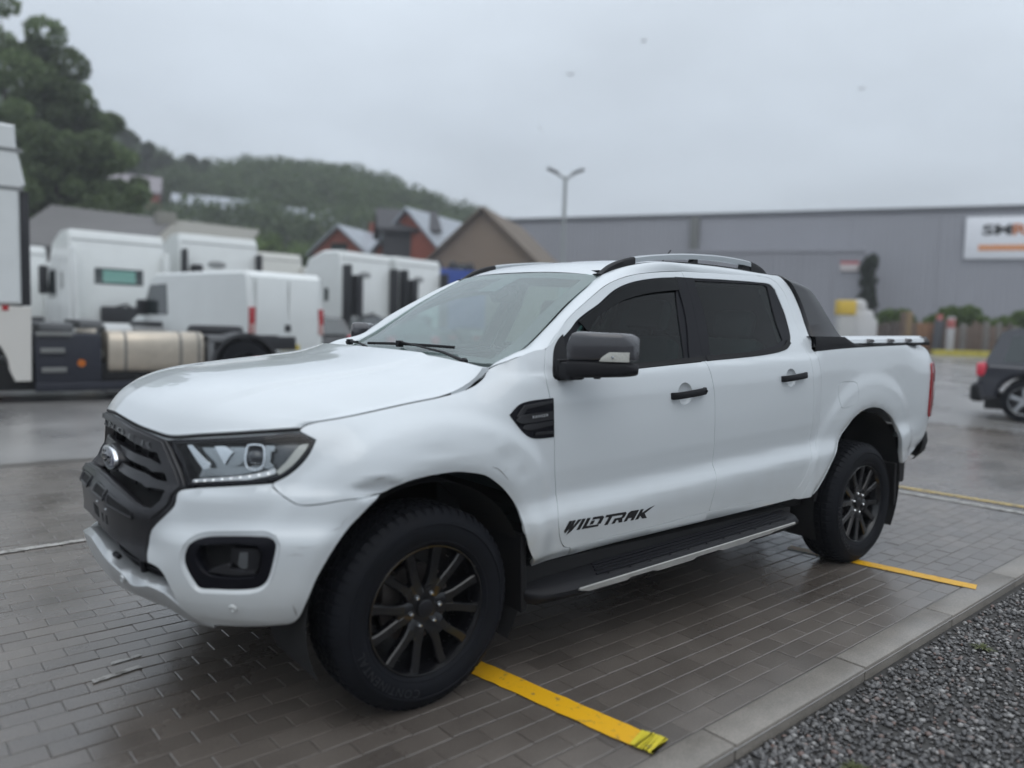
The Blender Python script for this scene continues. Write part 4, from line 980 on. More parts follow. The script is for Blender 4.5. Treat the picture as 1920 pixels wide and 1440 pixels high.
# skid plate: a top ledge and a front face, running under the nose
rows = []
ss_ = np.concatenate([np.linspace(0, .72, 37)])
topz = pchip((0, .09, .33, .44, .47, .588, .66, .75), (.612, .606, .545, .533, .530, .531, .47, .40))
frz = pchip((0, .136, .347, .389, .453, .486, .555, .62, .68, .75), (.590, .572, .530, .503, .512, .520, .508, .46, .405, .385))
botz = pchip((0, .2, .35, .5, .60, .68, .75), (.470, .455, .435, .405, .385, .375, .372))
def skid_rows(s):
    tz, fz, bz = float(topz(abs(s))), float(frz(abs(s))), float(botz(abs(s))); fz = min(fz, tz - .004); bz = min(bz, fz - .006)
    e = float(np.interp(abs(s), (0, .5, .60, .72), (1, 1, .5, .25)))
    P = []
    for z, o in ((tz - .004, -.058*e), (tz, -.030*e - .002), (tz - .004, -.014*e), (fz + .004, -.004*e), (fz, -.001*e + .002), (fz*.5 + bz*.5, -.004*e + .004), (bz + .01, .001), (bz, -.012), (bz - .03, -.085), (bz - .035, -.20)):
        P.append(tuple(SPs(np.array(s), np.array(max(z, .31))) + SNs(np.array(s), np.array(max(z, .42)))*o + np.array([0, 0, min(0, z - .31)])))
    return P
S_all = np.concatenate([-ss_[:0:-1], ss_]); R_ = [skid_rows(float(s)) for s in S_all]; nr = len(R_[0])
mb = MB(); mb.add([p for r in R_ for p in r], [((i*nr + j), (i*nr + j + 1), ((i+1)*nr + j + 1), ((i+1)*nr + j)) for i in range(len(R_) - 1) for j in range(nr - 1)])
mb.go('skid_plate', m_silver, truck, sharp=28)
# dark undertray closing the nose from below
mb = MB(); mb.add([(-.80, -.45, .44), (-.80, .45, .44), (-.60, .72, .43), (-.46, .80, .45), (-.40, .80, .55), (-.40, -.80, .55), (-.46, -.80, .45), (-.60, -.72, .43)], [tuple(range(8))]); mb.go('undertray', m_deep, truck, smooth=False)
both(panel('bumper_liner', np.array([(.60, .44), (.60, .86), (.95, .86), (1.02, .80), (1.03, .47)]), m_deep, truck, off=-.09, gap=0, step=.05, lip=.001))

# ---------------------------------------------------------------- wheels
def make_wheel(parent):
    w = empty('wheel', parent=parent)                # hub centre at 0, outer face towards -y
    mb = MB(); hw = .130
    prof = [(.236, -.100), (.243, -.108), (.252, -.117), (.262, -.125), (.285, -.132), (.310, -.1335), (.330, -.130), (.345, -.123), (.358, -.113), (.367, -.103), (.3745, -.092)]
    ys = [-.090, -.062, -.060, -.050, -.048, -.022, -.020, -.010, -.008]
    rs = [.3755, .3800, .3725, .3725, .3805, .3812, .3735, .3735, .3815]
    full = prof + list(zip(rs, ys)) + [(r, -y) for r, y in list(zip(rs, ys))[::-1]] + [(r, -y) for r, y in prof[::-1]]
    mb.lathe(full, 120, 'y')
    # shoulder blocks
    for k in range(60):
        a = 2*math.pi*k/60 + .01
        for sg in (-1, 1):
            a2 = a + (.026 if sg > 0 else 0); R = Matrix.Rotation(-a2, 3, 'Y')
            V = [(.350, sg*.1215, -.0105), (.350, sg*.1215, .0105), (.3785, sg*.0955, .0115), (.3785, sg*.0955, -.0115), (.3795, sg*.066, -.0115), (.3795, sg*.066, .0115), (.352, sg*.1235, -.009), (.352, sg*.1235, .009)]
            V = [(.340, sg*.122, -.0115), (.340, sg*.122, .0115), (.3655, sg*.1085, .012), (.3655, sg*.1085, -.012), (.3815, sg*.090, .0125), (.3815, sg*.090, -.0125), (.3845, sg*.064, .0125), (.3845, sg*.064, -.0125), (.33, sg*.08, -.0115), (.33, sg*.08, .0115)]
            mb.add([tuple(R @ Vector(v)) for v in V], [(0, 1, 2, 3), (3, 2, 4, 5), (5, 4, 6, 7), (0, 3, 5, 7, 8), (1, 9, 6, 4, 2)])
    for k in range(60):                              # inner rows of blocks
        a = 2*math.pi*k/60
        for y0, ph in ((-.046, .02), (-.004, .05), (.034, .03)):
            R = Matrix.Rotation(-(a + ph), 3, 'Y'); mb.box((.370, y0, -.0145), (.3860, y0 + .024, .0125), 0, rot=R)
    ty = mb.go('tyre', m_tyre, w, sharp=32)
    mb = MB()                                        # sidewall rib ring
    mb.lathe([(.322, -.1325), (.324, -.1352), (.328, -.1350), (.330, -.1310)], 96, 'y'); mb.lathe([(.258, -.122), (.260, -.1265), (.263, -.1270), (.265, -.126)], 96, 'y')
    mb.go('sidewall_rib', m_tyre, ty)
    m_tl = mat('tyre_lettering', (.038, .040, .046), .5)
    for txt, a0, a1, r0, h in (('CONTINENTAL', 197, 262, .286, .030),):
        V, F = text_mesh(txt, 1., space=1.15); V = V/np.array([V[:, 0].max(), V[:, 1].max(), 1])
        P = []
        for v in V:
            an = math.radians(a1 - (a1 - a0)*v[0]); r = r0 + h*v[1]
            P.append((math.cos(an)*r, -.1350 + .0*abs(r - .31), math.sin(an)*r))
        obj('lettering', P, list(F) + [f[::-1] for f in F], m_tl, ty, smooth=False)
    # rim barrel, flange and back
    mb = MB()
    mb.lathe([(.2455, -.106), (.2475, -.1145), (.2440, -.118), (.2385, -.1165), (.2345, -.106), (.2285, -.094), (.222, -.060), (.214, .0), (.222, .09), (.236, .10), (.244, .10), (.235, .05), (.228, 0), (.236, -.09)], 96, 'y')
    mb.lathe([(.222, .055), (.0, .055)], 48, 'y')
    rim_ = mb.go('rim', m_rim, w)
    # six forked spokes
    def spoke(a):
        mb = MB(); R = Matrix.Rotation(-a, 3, 'Y')
        def bar(pts, wd, top, dep):
            # pts: (radius, tangential) centre line; wd widths; top = front y; dep = depth
            V = []; F = []
            n = len(pts)
            for i, (r, t) in enumerate(pts):
                j0, j1 = max(0, i-1), min(n-1, i+1); d = Vector((pts[j1][0] - pts[j0][0], pts[j1][1] - pts[j0][1])).normalized(); nx, nt_ = -d.y, d.x
                for k, (off, yy) in enumerate(((-1, top[i] + dep), (-1, top[i] + .006), (-.72, top[i]), (.72, top[i]), (1, top[i] + .006), (1, top[i] + dep))):
                    V.append(tuple(R @ Vector((r + nx*off*wd[i]/2, yy, t + nt_*off*wd[i]/2))))
            for i in range(n - 1):
                for k in range(5): F.append((i*6 + k, i*6 + k + 1, (i+1)*6 + k + 1, (i+1)*6 + k))
            F.append(tuple(range(6))[::-1]); F.append(tuple(range((n-1)*6, n*6)))
            mb.add(V, F)
        bar([(.050, 0), (.085, 0), (.120, 0)], (.078, .080, .080), (-.088, -.096, -.099), .035)
        for sg in (1, -1):
            bar([(.090, sg*.020), (.125, sg*.027), (.160, sg*.039), (.198, sg*.052), (.236, sg*.061)], (.040, .036, .034, .036, .044), (-.0985, -.101, -.103, -.105, -.107), .034)
        return mb
    for k in range(6): spoke(math.radians(60*k + 4)).go('spoke', m_rim, rim_, sharp=30)
    mb = MB(); mb.lathe([(.0, -.098), (.030, -.098), (.034, -.096), (.036, -.088), (.060, -.087), (.078, -.082), (.084, -.07), (.084, -.04), (.0, -.04)], 36, 'y'); mb.go('hub', m_rim, w)
    mb = MB(); mb.lathe([(.0, -.101), (.026, -.1005), (.031, -.098), (.031, -.09)], 30, 'y'); mb.go('hub_cap', m_plast, w)
    for k in range(6):
        an = math.radians(60*k + 7); mb = MB(); mb.lathe([(.0, -.104), (.0055, -.103), (.0085, -.099), (.0095, -.094), (.0095, -.082)], 6, 'y', c=(math.cos(an)*.062, 0, math.sin(an)*.062)); mb.go('wheel_nut', m_chrome, w)
    mb = MB(); mb.lathe([(.15, -.015), (.15, .005), (.06, .005), (.06, -.015)], 40, 'y', close=True); mb.box((-.15, -.035, -.02), (-.07, .03, .13), .015); mb.go('brake_disc', m_disc, w)
    return w
w0 = make_wheel(truck); w0.location = (0, -.775, .3815)
for x, y, rz in ((3.22, -.775, 0), (0, .775, math.pi), (3.22, .775, math.pi)):
    w = copy_tree(w0, truck, (x, y, .3815)); w.rotation_euler = (0, math.radians(23) if x else 0, rz)

# ---------------------------------------------------------------- door furniture
for side in (0, 1):
    for (x, z, L_, par_n, par_f) in ((1.425, 1.143, .122, door_f, door_fm), (2.335, 1.202, .118, door_r, door_rm)):
        par = par_n if side == 0 else par_f; ms = []
        hk = OUT['hF'] if x < 2 else OUT['hR']; r = .053 if x < 2 else .050; cs, cz = hk[2]
        nn = SN(cs, cz)
        rings = []
        hn = 36
        for k, dep_ in ((1.0, 0), (.985, .002), (.94, .0075), (.82, .0155), (.6, .0205), (.3, .022), (.02, .0225)):
            rings.append([SP(cs + r*1.02*k*math.cos(2*math.pi*i/hn), cz + r*k*math.sin(2*math.pi*i/hn)) - nn*dep_ for i in range(hn)])
        mb = MB(); mb.add([tuple(p) for q_ in rings for p in q_], [(q*hn + i, q*hn + (i+1) % hn, (q+1)*hn + (i+1) % hn, (q+1)*hn + i) for q in range(len(rings) - 1) for i in range(hn)])
        ms.append((mb.go('handle_cup', m_paint, par, sharp=60), None))
        sl = .028
        pa, pb = SP(*hk[0]), SP(*hk[1]); d = pb - pa; Lh = float(np.linalg.norm(d)); d = d/Lh; up_ = np.cross(d, nn); up_ = up_*np.sign(up_[2])
        V = []; hh = .0165
        stn = [(.0, .004, .85), (.02, .016, 1.), (.10, .030, 1.), (.25, .036, 1.), (.5, .0375, 1.), (.75, .036, 1.), (.92, .032, 1.), (.985, .024, 1.), (1., .006, .85)]
        for t_, o_, k_ in stn:
            c0 = pa + d*Lh*t_
            for a_, b_ in ((-1, -.012), (-1, -.003), (-.8, 0), (.8, 0), (1, -.003), (1, -.012)): V.append(tuple(c0 + up_*hh*k_*a_ + nn*(o_ + b_ if .05 < t_ < .95 else max(o_ + b_, .0 if b_ > -.01 else -.004))))
        mb = MB(); mb.add(V, [(i*6 + k, i*6 + (k+1) % 6, (i+1)*6 + (k+1) % 6, (i+1)*6 + k) for i in range(len(stn) - 1) for k in range(6)] + [tuple(range(6)), tuple(range(6*len(stn) - 6, 6*len(stn)))])
        if x < 2: mb.lathe([(.0, -.002), (.007, -.0015), (.008, .003)], 14, 'y', c=tuple(pa + d*Lh*.93 + nn*.0335))
        ms.append((mb.go('door_handle', m_plast, par, sharp=45), None))
        if side == 1:
            for o, _ in ms: mirror_part(o, par); bpy.data.objects.remove(o, do_unlink=True)
# side vent in the wing
vo_ = A_('vent')
vent = panel('wing_vent', vo_, m_rub2, truck, off=.004, gap=.001, lip=.006, step=.02)
panel('vent_blade', np.array(XZ([(.378, 1.083), (.418, 1.128), (.564, 1.144), (.564, 1.134), (.43, 1.115), (.405, 1.088)])), m_gloss, vent, off=.010, gap=0, lip=.008, step=.02)
panel('vent_blade', np.array(XZ([(.375, 1.070), (.40, 1.088), (.564, 1.098), (.566, 1.068), (.40, 1.058)])), m_gloss, vent, off=.013, gap=0, lip=.01, step=.02)
panel('vent_blade', np.array(XZ([(.405, 1.038), (.42, 1.052), (.566, 1.060), (.568, 1.045), (.44, 1.030)])), m_gloss, vent, off=.012, gap=0, lip=.01, step=.02)
panel('vent_blade', np.array(XZ([(.468, 1.008), (.48, 1.016), (.568, 1.018), (.568, 1.008)])), m_gloss, vent, off=.010, gap=0, lip=.008, step=.02)
V, F = text_mesh('RANGER', 1., space=1.45); on_surface(V, F, SX + .455, SX + .535, lambda s: 1.0755 + (s - SX - .44)*.06, .0105, .0140, 'lettering', mat('silver_print', (.50, .52, .54), .35), vent, S=SP, N=SN, thick=.0015)
mirror_part(vent)
# door lettering: drawn stroke by stroke (slanted, run together, speed-cut ends)
def letters(par):
    G = {  # unit boxes, baseline 0..1, later sheared
        'W': ([[(-.04, 1), (-.06, .14), (.12, -.12), (.28, .26), (.30, -.32), (.54, -.02), (.86, 1), (.58, 1), (.46, .42), (.44, 1), (.22, 1), (.18, .44), (.20, 1)]], .84),
        'I': ([[(0, 0), (.26, 0), (.26, 1), (0, 1)]], .32),
        'L': ([[(0, 0), (1.22, 0), (1.22, .20), (.26, .24), (.26, 1), (0, 1)]], .44),
        'D': ([[(.0, 1), (.70, 1), (.88, .84), (.88, .22), (.74, .24), (.60, .24), (.60, .70), (.54, .76), (.0, .76)], [(.0, .32), (.26, .32), (.26, .68), (.0, .68)]], .98),
        'T': ([[(0, 1), (1.30, 1), (1.30, .76), (.55, .76), (.55, 0), (.28, 0), (.28, .76), (0, .76)]], .84),
        'R': ([[(0, 0), (.26, 0), (.26, .30), (.38, .30), (.56, 0), (.86, 0), (.68, .36), (.80, .48), (.80, .86), (.66, 1), (.3, 1), (.3, .76), (.52, .76), (.54, .72), (.54, .56), (.50, .52), (.0, .52)]], .90),
        'A': ([[(0, 0), (.26, 0), (.26, .28), (.54, .28), (.54, 0), (.80, 0), (.80, 1), (.14, 1), (.0, .84)]], .88),
        'K': ([[(0, 0), (.26, 0), (.26, .34), (.62, -.02), (1.0, -.02), (.56, .50), (1.12, 1.20), (.70, 1.02), (.26, .62), (.26, 1), (0, 1)]], 1.0)}
    x = 0; polys = []
    for ch in 'WILDTRAK':
        pl, adv = G[ch]
        for p in pl: polys.append([(x + a, b) for a, b in p])
        x += adv + (.0 if ch in 'LDT' else .05)
    tot = x - .05
    x0, x1, zb, h = .650, 1.200, .588, .046
    mbv = []; mbf = []
    for pl in polys:
        q = [(x0 + (x1 - x0)*(a + .34*b)/(tot + .3), zb - .010*(a/tot) + h*b) for a, b in pl]
        q = np.array(q); q[:, 1] += -.004
        r = delaunay_2d_cdt([Vector(p) for p in catmull(q, .01, True, 0)], [(i, (i+1) % len(catmull(q, .01, True, 0))) for i in range(len(catmull(q, .01, True, 0)))], [], 0, 1e-7)
        V2 = np.array([v[:] for v in r[0]]); Fq = [f for f in r[2] if inside(np.array([V2[list(f)].mean(0)[0]]), np.array([V2[list(f)].mean(0)[1]]), q)[0]]
        P = SP(V2[:, 0] + SX, V2[:, 1]) + SN(V2[:, 0] + SX, V2[:, 1])*.0012
        n = len(mbv); mbv += list(P)
        for f in Fq:
            fn = np.cross(P[f[1]] - P[f[0]], P[f[2]] - P[f[0]])
            mbf.append(tuple(i + n for i in (f if fn[1] < 0 else f[::-1])))
    return obj('lettering', mbv, mbf, mat('decal_black', (.012, .012, .014), .4), par, smooth=False)
letters(door_f)
# scratches left on the wing and the bumper
m_scr = mat('scratch_grey', (.10, .09, .08), .7)
mb = MB()
def scratch(pts, w=.0016):
    w = w*.5
    P = [SP(s_, z_) for s_, z_ in pts]; Nn = [SN(s_, z_) for s_, z_ in pts]; V = []
    for i, p in enumerate(P):
        t = P[min(i+1, len(P)-1)] - P[max(i-1, 0)]; t = t/np.linalg.norm(t); b = np.cross(Nn[i], t); ww = w*(.3 if i in (0, len(P)-1) else 1)*(.7 + .6*random.random())
        V += [tuple(p + Nn[i]*.0011 + b*ww), tuple(p + Nn[i]*.0011 - b*ww)]
    mb.add(V, [(2*i, 2*i+2, 2*i+3, 2*i+1) for i in range(len(P) - 1)])
scratch(XZ([(-.30, .857), (-.27, .853), (-.245, .853), (-.21, .855)]), .002); scratch(XZ([(-.25, .907), (-.235, .911), (-.215, .910)]), .0022)
scratch(XZ([(-.345, .785), (-.36, .77), (-.365, .757)])); scratch(XZ([(-.40, .745), (-.38, .752), (-.36, .755)])); scratch([(1.03, .70), (1.05, .698), (1.075, .702)], .001); scratch([(1.02, .50), (1.03, .47), (1.035, .452)], .0028)
scratch([(1.00, .672), (1.03, .676), (1.055, .672)], .001); scratch(XZ([(.245, .905), (.275, .893), (.30, .872), (.325, .846)]), .003); scratch(XZ([(.30, .880), (.318, .893)]), .002)
mb.go('scratch', m_scr, truck, smooth=False)

# ---------------------------------------------------------------- door mirrors
def make_mirror():
    r = empty('side_mirror', parent=truck)
    # rounded housing, front face towards -x, reaching out along -y
    def shell(name, zlo, zhi, m, rnd_top, rnd_bot, prnt):
        V = []; F = []; nu, nv = 15, 20
        us = np.linspace(0, 1, nu)
        for u in us:
            y = -.945 - .180*u; xc = .655 + .155*u**1.5                       # sweeps back as it goes out
            taper = 1 - .10*u; endk = math.sqrt(max(0, 1 - max(0, (u - .80)/.20)**2.4)) if u > .8 else 1.
            endk = max(endk, .10); ik = math.sqrt(max(0., 1 - max(0, (.12 - u)/.12)**2)) if u < .12 else 1.; ik = max(ik, .35)
            H0, H1 = zlo + .014*u, zhi - .004*u
            zc = H0 + (H1 - H0)*(.5 if not rnd_top else .42); hh = (H1 - H0)/2
            for k in range(nv):
                a = 2*math.pi*k/nv; ca, sa = math.cos(a), math.sin(a)
                ex = .45
                px = (abs(ca)**ex)*np.sign(ca); pz = (abs(sa)**ex)*np.sign(sa)
                topk = endk*ik if pz > 0 else 1.
                d = .062*taper*(endk**.5)
                V.append((xc + px*d*(1.0 if px > 0 else .95) + (0 if px > 0 else 0), y, (H0 + H1)/2 + pz*hh*(topk if rnd_top else endk**.6)))
        for i in range(nu - 1): F += [(i*nv + k, i*nv + (k+1) % nv, (i+1)*nv + (k+1) % nv, (i+1)*nv + k) for k in range(nv)]
        F += [tuple(range(nv))[::-1], tuple(range((nu-1)*nv, nu*nv))]
        mb = MB(); mb.add(V, F); o = mb.go(name, m, prnt, sharp=50)
        return o
    cap = shell('mirror_cap', 1.302, 1.428, m_cap, True, False, r)
    base = shell('mirror_body', 1.236, 1.312, m_plast, False, True, r)
    mb = MB(); mb.box((.602, -.965, 1.228), (.690, -.878, 1.300), .012); mb.box((.60, -.90, 1.222), (.70, -.872, 1.31), .008); mb.go('mirror_arm', m_plast, r)
    mb = MB(); mb.lathe([(.0, -.010), (.014, -.010), (.016, 0)], 16, 'z', c=(.70, -1.02, 1.247)); mb.go('puddle_lamp', m_plast, r)
    # repeater lens wrapped round the outer front corner
    V = []; F = []; us = np.linspace(.62, .985, 16)
    def fx(u, z):
        xc = .655 + .155*u**1.5; endk = math.sqrt(max(0, 1 - max(0, (u - .80)/.20)**2.4)) if u > .8 else 1.
        return xc - .062*(1 - .10*u)*(max(endk, .1)**.5)*.95 - .004
    for u in us:
        zt = 1.310 + .038*min(1, ((u - .62)/.15)**.6) if u < .77 else 1.348 + .002*(u - .77)
        for j in range(5):
            z = 1.310 + (zt - 1.310)*j/4; V.append((fx(u, z) - (.002 if 0 < j < 4 else 0), -.945 - .180*u, z))
    for i in range(len(us) - 1):
        for j in range(4): F.append((i*5 + j, i*5 + j + 1, (i+1)*5 + j + 1, (i+1)*5 + j))
    mb = MB(); mb.add(V, F)
    n = len(V); mb.add([(x + .008, y, z) for x, y, z in V], [f[::-1] for f in F])
    mb.go('indicator', mat('ribbed_clear', (.5, .5, .46)), r)
    mb = MB(); mb.sph((fx(.82, 1.33) - .0035, -.945 - .18*.82, 1.328), (.004, .008, .006), 10, 6); mb.go('bulb', m_greyp, r)
    return r
mr = make_mirror()
rf = empty('side_mirror', parent=truck)
for c in kids(mr): mirror_part(c, rf)

# ---------------------------------------------------------------- side steps
def make_step():
    st = empty('side_step', parent=truck); rk = .033
    Z = lambda x: .377 + rk*(x - .7)
    mb = MB()
    sec = lambda z: [(-.80, z + .02), (-.955, z + .012), (-.985, z + .004), (-1.000, z - .012), (-.998, z - .030), (-.96, z - .060), (-.80, z - .055)]
    xs = [.46, .50, .60, .72, .8, 1.0, 1.5, 2.0, 2.25, 2.33, 2.36]; V = []
    for x in xs:
        k = .0 if .74 < x < 2.3 else 1.
        inn = {.46: .10, .50: .045, .60: .012, .72: .0, 2.33: .012, 2.36: .04}.get(x, 0)
        for (y, z) in sec(Z(x)): V.append((x, min(-.80, y + inn) if y < -.8 else y, z - (.006 if x < .55 else 0)))
    n = 7; F = [(i*n + k, i*n + (k+1) % n, (i+1)*n + (k+1) % n, (i+1)*n + k) for i in range(len(xs) - 1) for k in range(n)]
    F += [tuple(range(n)), tuple(range((len(xs)-1)*n, len(xs)*n))]; mb.add(V, F); mb.go('step_board', m_plast, st, sharp=40)
    for k in range(5):
        y = -.962 + .030*k; mb = MB(); x0, x1 = .80 - .0*k + .02*k, 2.26 - .01*k; pts = [(x, y, Z(x) + .016 - (.002 if k < 1 else 0) + k*.0012) for x in np.linspace(x0, x1, 16)]
        mb.tube(pts, .006, 6, flat=.7); mb.go('tread_rib', m_rub2, st)
    mb = MB()
    for k in range(11):
        x = .86 + k*.135; mb.sph((x, -.978, Z(x) + .012), (.007, .005, .004), 8, 4)
    mb.go('rubber_stud', m_rub, st)
    # silver trim with a stepped lower edge
    xs = [.70, .72, .78]; zt = []
    pts = []
    m_ = []
    x = .70; up = True
    prof = [(.665, .008), (.72, .022)]
    stp = [(.95, .026), (.97, .018), (1.12, .019), (1.15, .028), (1.40, .029), (1.43, .020), (1.60, .020), (1.63, .028), (1.84, .028), (1.86, .020), (2.04, .020), (2.07, .015), (2.27, .010)]
    prof += stp
    V = []; F = []
    for x, d in prof:
        z = Z(x); V += [(x, -1.0015, z - .006), (x, -1.006, z - .010), (x, -1.006, z - .008 - d), (x, -.985, z - .014 - d)]
    for i in range(len(prof) - 1):
        for k in range(3): F.append((i*4 + k, i*4 + k + 1, (i+1)*4 + k + 1, (i+1)*4 + k))
    F += [(0, 1, 2, 3), tuple(range(len(V) - 4, len(V)))]
    mb = MB(); mb.add(V, F); mb.go('step_trim', mat('dusty_silver', (.33, .325, .31), .45, metal=.3, vary=.15, vscale=10), st, sharp=25)
    mb = MB(); mb.box((.47, -.86, .345), (2.46, -.60, .455), .01); mb.box((.47, -.82, .30), (.62, -.60, .36), .01); mb.go('step_mount', m_deep, st)
    return st
s0 = make_step(); s1_ = empty('side_step', parent=truck)
for c in kids(s0): mirror_part(c, s1_)

# ---------------------------------------------------------------- roof rails
def make_rail():
    r = empty('roof_rail', parent=truck)
    top = pchip((1.13, 1.20, 1.35, 1.55, 1.80, 2.05, 2.25, 2.37, 2.46, 2.53), (1.700, 1.748, 1.796, 1.826, 1.848, 1.857, 1.852, 1.840, 1.815, 1.775))
    bas = pchip((1.13, 1.25, 1.38, 1.55, 1.75, 1.95, 2.15, 2.28, 2.40, 2.53), (1.694, 1.738, 1.764, 1.784, 1.795, 1.797, 1.790, 1.772, 1.76, 1.74))
    Y = -.572
    def seg(x0, x1, name, m, foot=None, th=.024, n=14):
        V = []; F = []
        for x in np.linspace(x0, x1, n):
            zt = float(top(x)); zb = zt - th if foot is None else (float(bas(x)) if foot == 'full' else zt - th)
            w_ = .021
            for (dy, z) in ((-w_, zb), (-w_, zb + (zt - zb)*.75), (-w_*.55, zt), (w_*.55, zt), (w_, zb + (zt - zb)*.75), (w_, zb)): V.append((x, Y + dy, z))
        for i in range(n - 1): F += [(i*6 + k, i*6 + (k+1) % 6, (i+1)*6 + (k+1) % 6, (i+1)*6 + k) for k in range(6)]
        F += [tuple(range(6)), tuple(range((n-1)*6, n*6))]
        mb = MB(); mb.add(V, F); return mb.go(name, m, r, sharp=50)
    seg(1.11, 1.362, 'rail_foot', m_plast, 'full'); seg(2.335, 2.50, 'rail_foot', m_plast, 'full')
    seg(1.362, 2.335, 'rail_bar', m_railm, None, .030, 24)
    mb = MB(); mb.prism([(1.80, 1.79), (1.86, 1.79), (1.855, 1.825), (1.825, 1.825)], Y - .018, Y + .018, 'y', .003); mb.go('rail_foot', m_plast, r)
    mb = MB(); mb.prism([(2.25, 1.775), (2.345, 1.775), (2.335, 1.822), (2.262, 1.826)], Y - .016, Y + .016, 'y', .003); mb.go('rail_foot', m_plast, r)
    return r
r0 = make_rail(); r1 = empty('roof_rail', parent=truck)
for c in kids(r0): mirror_part(c, r1)
mb = MB(); mb.tube([(2.20, 0, 1.81), (2.33, 0, 1.94)], .004, 6); mb.sph((2.19, 0, 1.808), (.03, .02, .012), 10, 6); mb.go('aerial', m_plast, truck)

# ---------------------------------------------------------------- sports bar, tonneau shutter, bed
def sbar():
    V = []; F = []
    # one continuous hoop: foot on the bed rail, up and over, down the far side. sections run from the front edge to the rear edge
    fr = [(2.605, .866, 1.372), (2.632, .800, 1.46), (2.643, .742, 1.58), (2.622, .697, 1.686), (2.585, .668, 1.748), (2.55, .62, 1.772), (2.53, .5, 1.780), (2.53, 0, 1.785)]
    re = [(2.955, .868, 1.385), (2.905, .815, 1.475), (2.875, .760, 1.575), (2.835, .715, 1.665), (2.78, .690, 1.715), (2.70, .63, 1.747), (2.68, .5, 1.760), (2.675, 0, 1.765)]
    f_ = [np.array(p) for p in fr]; r_ = [np.array(p) for p in re]
    t = np.arange(8.); tt = np.linspace(0, 7, 43)
    FF = [pchip(t, [p[k] for p in f_]) for k in range(3)]; RR = [pchip(t, [p[k] for p in r_]) for k in range(3)]
    half = []
    for q in tt:
        a = np.array([g(q) for g in FF], float); b = np.array([g(q) for g in RR], float)
        inn = np.array([0, -.075, -.0]) if q < 4 else np.array([0, -.075*(6 - min(q, 6))/2, -.05*(min(q, 6) - 4)/2])
        if q > 6: inn = np.array([0, 0, -.05])
        d = b - a
        out_n = np.array([0, .35, 0]) if q < 4 else np.array([0, .2, 1.])
        ring = [a + inn, a, a + d*.04 + np.array([0, .012, 0])*(q < 4.5) + np.array([0, 0, .010])*(q >= 4.5), a + d*.5 + (np.array([0, .010, .0]) if q < 4.5 else np.array([0, 0, .014])), b - d*.05 + (np.array([0, .004, 0]) if q < 4.5 else np.array([0, 0, .004])), b, b + inn]
        half.append(ring)
    for sg in (-1, 1):
        vv = [(p[0], sg*p[1], p[2]) for ring in half for p in ring]; n = 7
        ff = [(i*n + k, i*n + (k+1) % n, (i+1)*n + (k+1) % n, (i+1)*n + k) for i in range(len(half) - 1) for k in range(n)]
        b0 = len(V); V.extend(vv); F.extend([tuple(i + b0 for i in f) for f in ff])
    mb = MB(); mb.add(V, F); return mb.go('sports_bar', m_gloss, truck, sharp=42)
sb = sbar()
# base flare along the bed rail and its seam
m_bargrey = mat('bar_base', (.075, .073, .078), .35, coat=.3)
for sg in (1, -1):
    mb = MB()
    V = []; n_ = 24
    for x in np.linspace(2.585, 3.34, n_):
        h = float(np.interp(x, (2.585, 2.92, 2.97, 3.03, 3.10, 3.20, 3.34), (.080, .072, .050, .030, .020, .013, .008)))
        z0 = 1.352 + .0285*(x - 2.6) - .004; y = .880 - .004
        V += [(x, -sg*(y), z0), (x, -sg*(y + .004), z0 + h*.5), (x, -sg*(y - .004), z0 + h), (x, -sg*(y - .075), z0 + h)]
    mb.add(V, [(i*4 + k, i*4 + k + 1, (i+1)*4 + k + 1, (i+1)*4 + k) for i in range(n_ - 1) for k in range(3)]); mb.go('bar_foot', m_plast, sb, sharp=40)
# black caps along the bed rails
for sg in (1, -1):
    mb = MB(); V = []
    xs = np.linspace(2.60, 4.06, 30)
    for x in xs:
        z0 = float(np.interp(x, (2.598, 2.901, 3.49, 4.0), (1.344, 1.361, 1.380, 1.390)))
        V += [(x, -sg*.872, z0 - .004), (x, -sg*.876, z0 + .012), (x, -sg*.858, z0 + .017), (x, -sg*.79, z0 + .014), (x, -sg*.79, z0 - .02)]
    mb.add(V, [(i*5 + k, i*5 + k + 1, (i+1)*5 + k + 1, (i+1)*5 + k) for i in range(len(xs) - 1) for k in range(4)]); mb.go('rail_cap', m_plast, truck, sharp=40)
ton = empty('tonneau_shutter', parent=truck)
m_ton = mat('shutter_silver', (.66, .69, .71), .3, metal=.35, coat=.5)
zt = lambda x: float(np.interp(x, (2.6, 2.95, 4.05), (1.385, 1.402, 1.418)))
for k in range(30):
    x = 2.64 + k*.0475; mb = MB(); mb.box((x, -.78, zt(x) - .012), (x + .045, .78, zt(x) + .004), .004); mb.go('slat', m_ton, ton)
for sg in (1, -1):
    mb = MB()
    V = []; xs = np.linspace(2.95, 4.07, 20)
    for x in xs: z0 = zt(x); V += [(x, -sg*.862, z0 - .012), (x, -sg*.855, z0 + .010), (x, -sg*.80, z0 + .030), (x, -sg*.77, z0 + .028), (x, -sg*.77, z0 - .02)]
    mb.add(V, [(i*5 + j, i*5 + j + 1, (i+1)*5 + j + 1, (i+1)*5 + j) for i in range(len(xs) - 1) for j in range(4)]); mb.go('guide_rail', m_ton, ton, sharp=30)
    for x in (3.25, 3.52, 3.77):
        mb = MB(); mb.prism([(x - .045, zt(x) - .006), (x + .04, zt(x) - .006), (x + .02, zt(x) + .012), (x - .03, zt(x) + .013)], -sg*.872, -sg*.845, 'y', .002); mb.go('rail_clamp', m_bargrey, ton)
    mb = MB(); mb.prism([(4.00, zt(4.05) - .01), (4.08, zt(4.05) - .012), (4.06, zt(4.05) + .004), (4.02, zt(4.05) + .024)], -sg*.868, -sg*.80, 'y', .004); mb.go('rail_end', m_bargrey, ton)
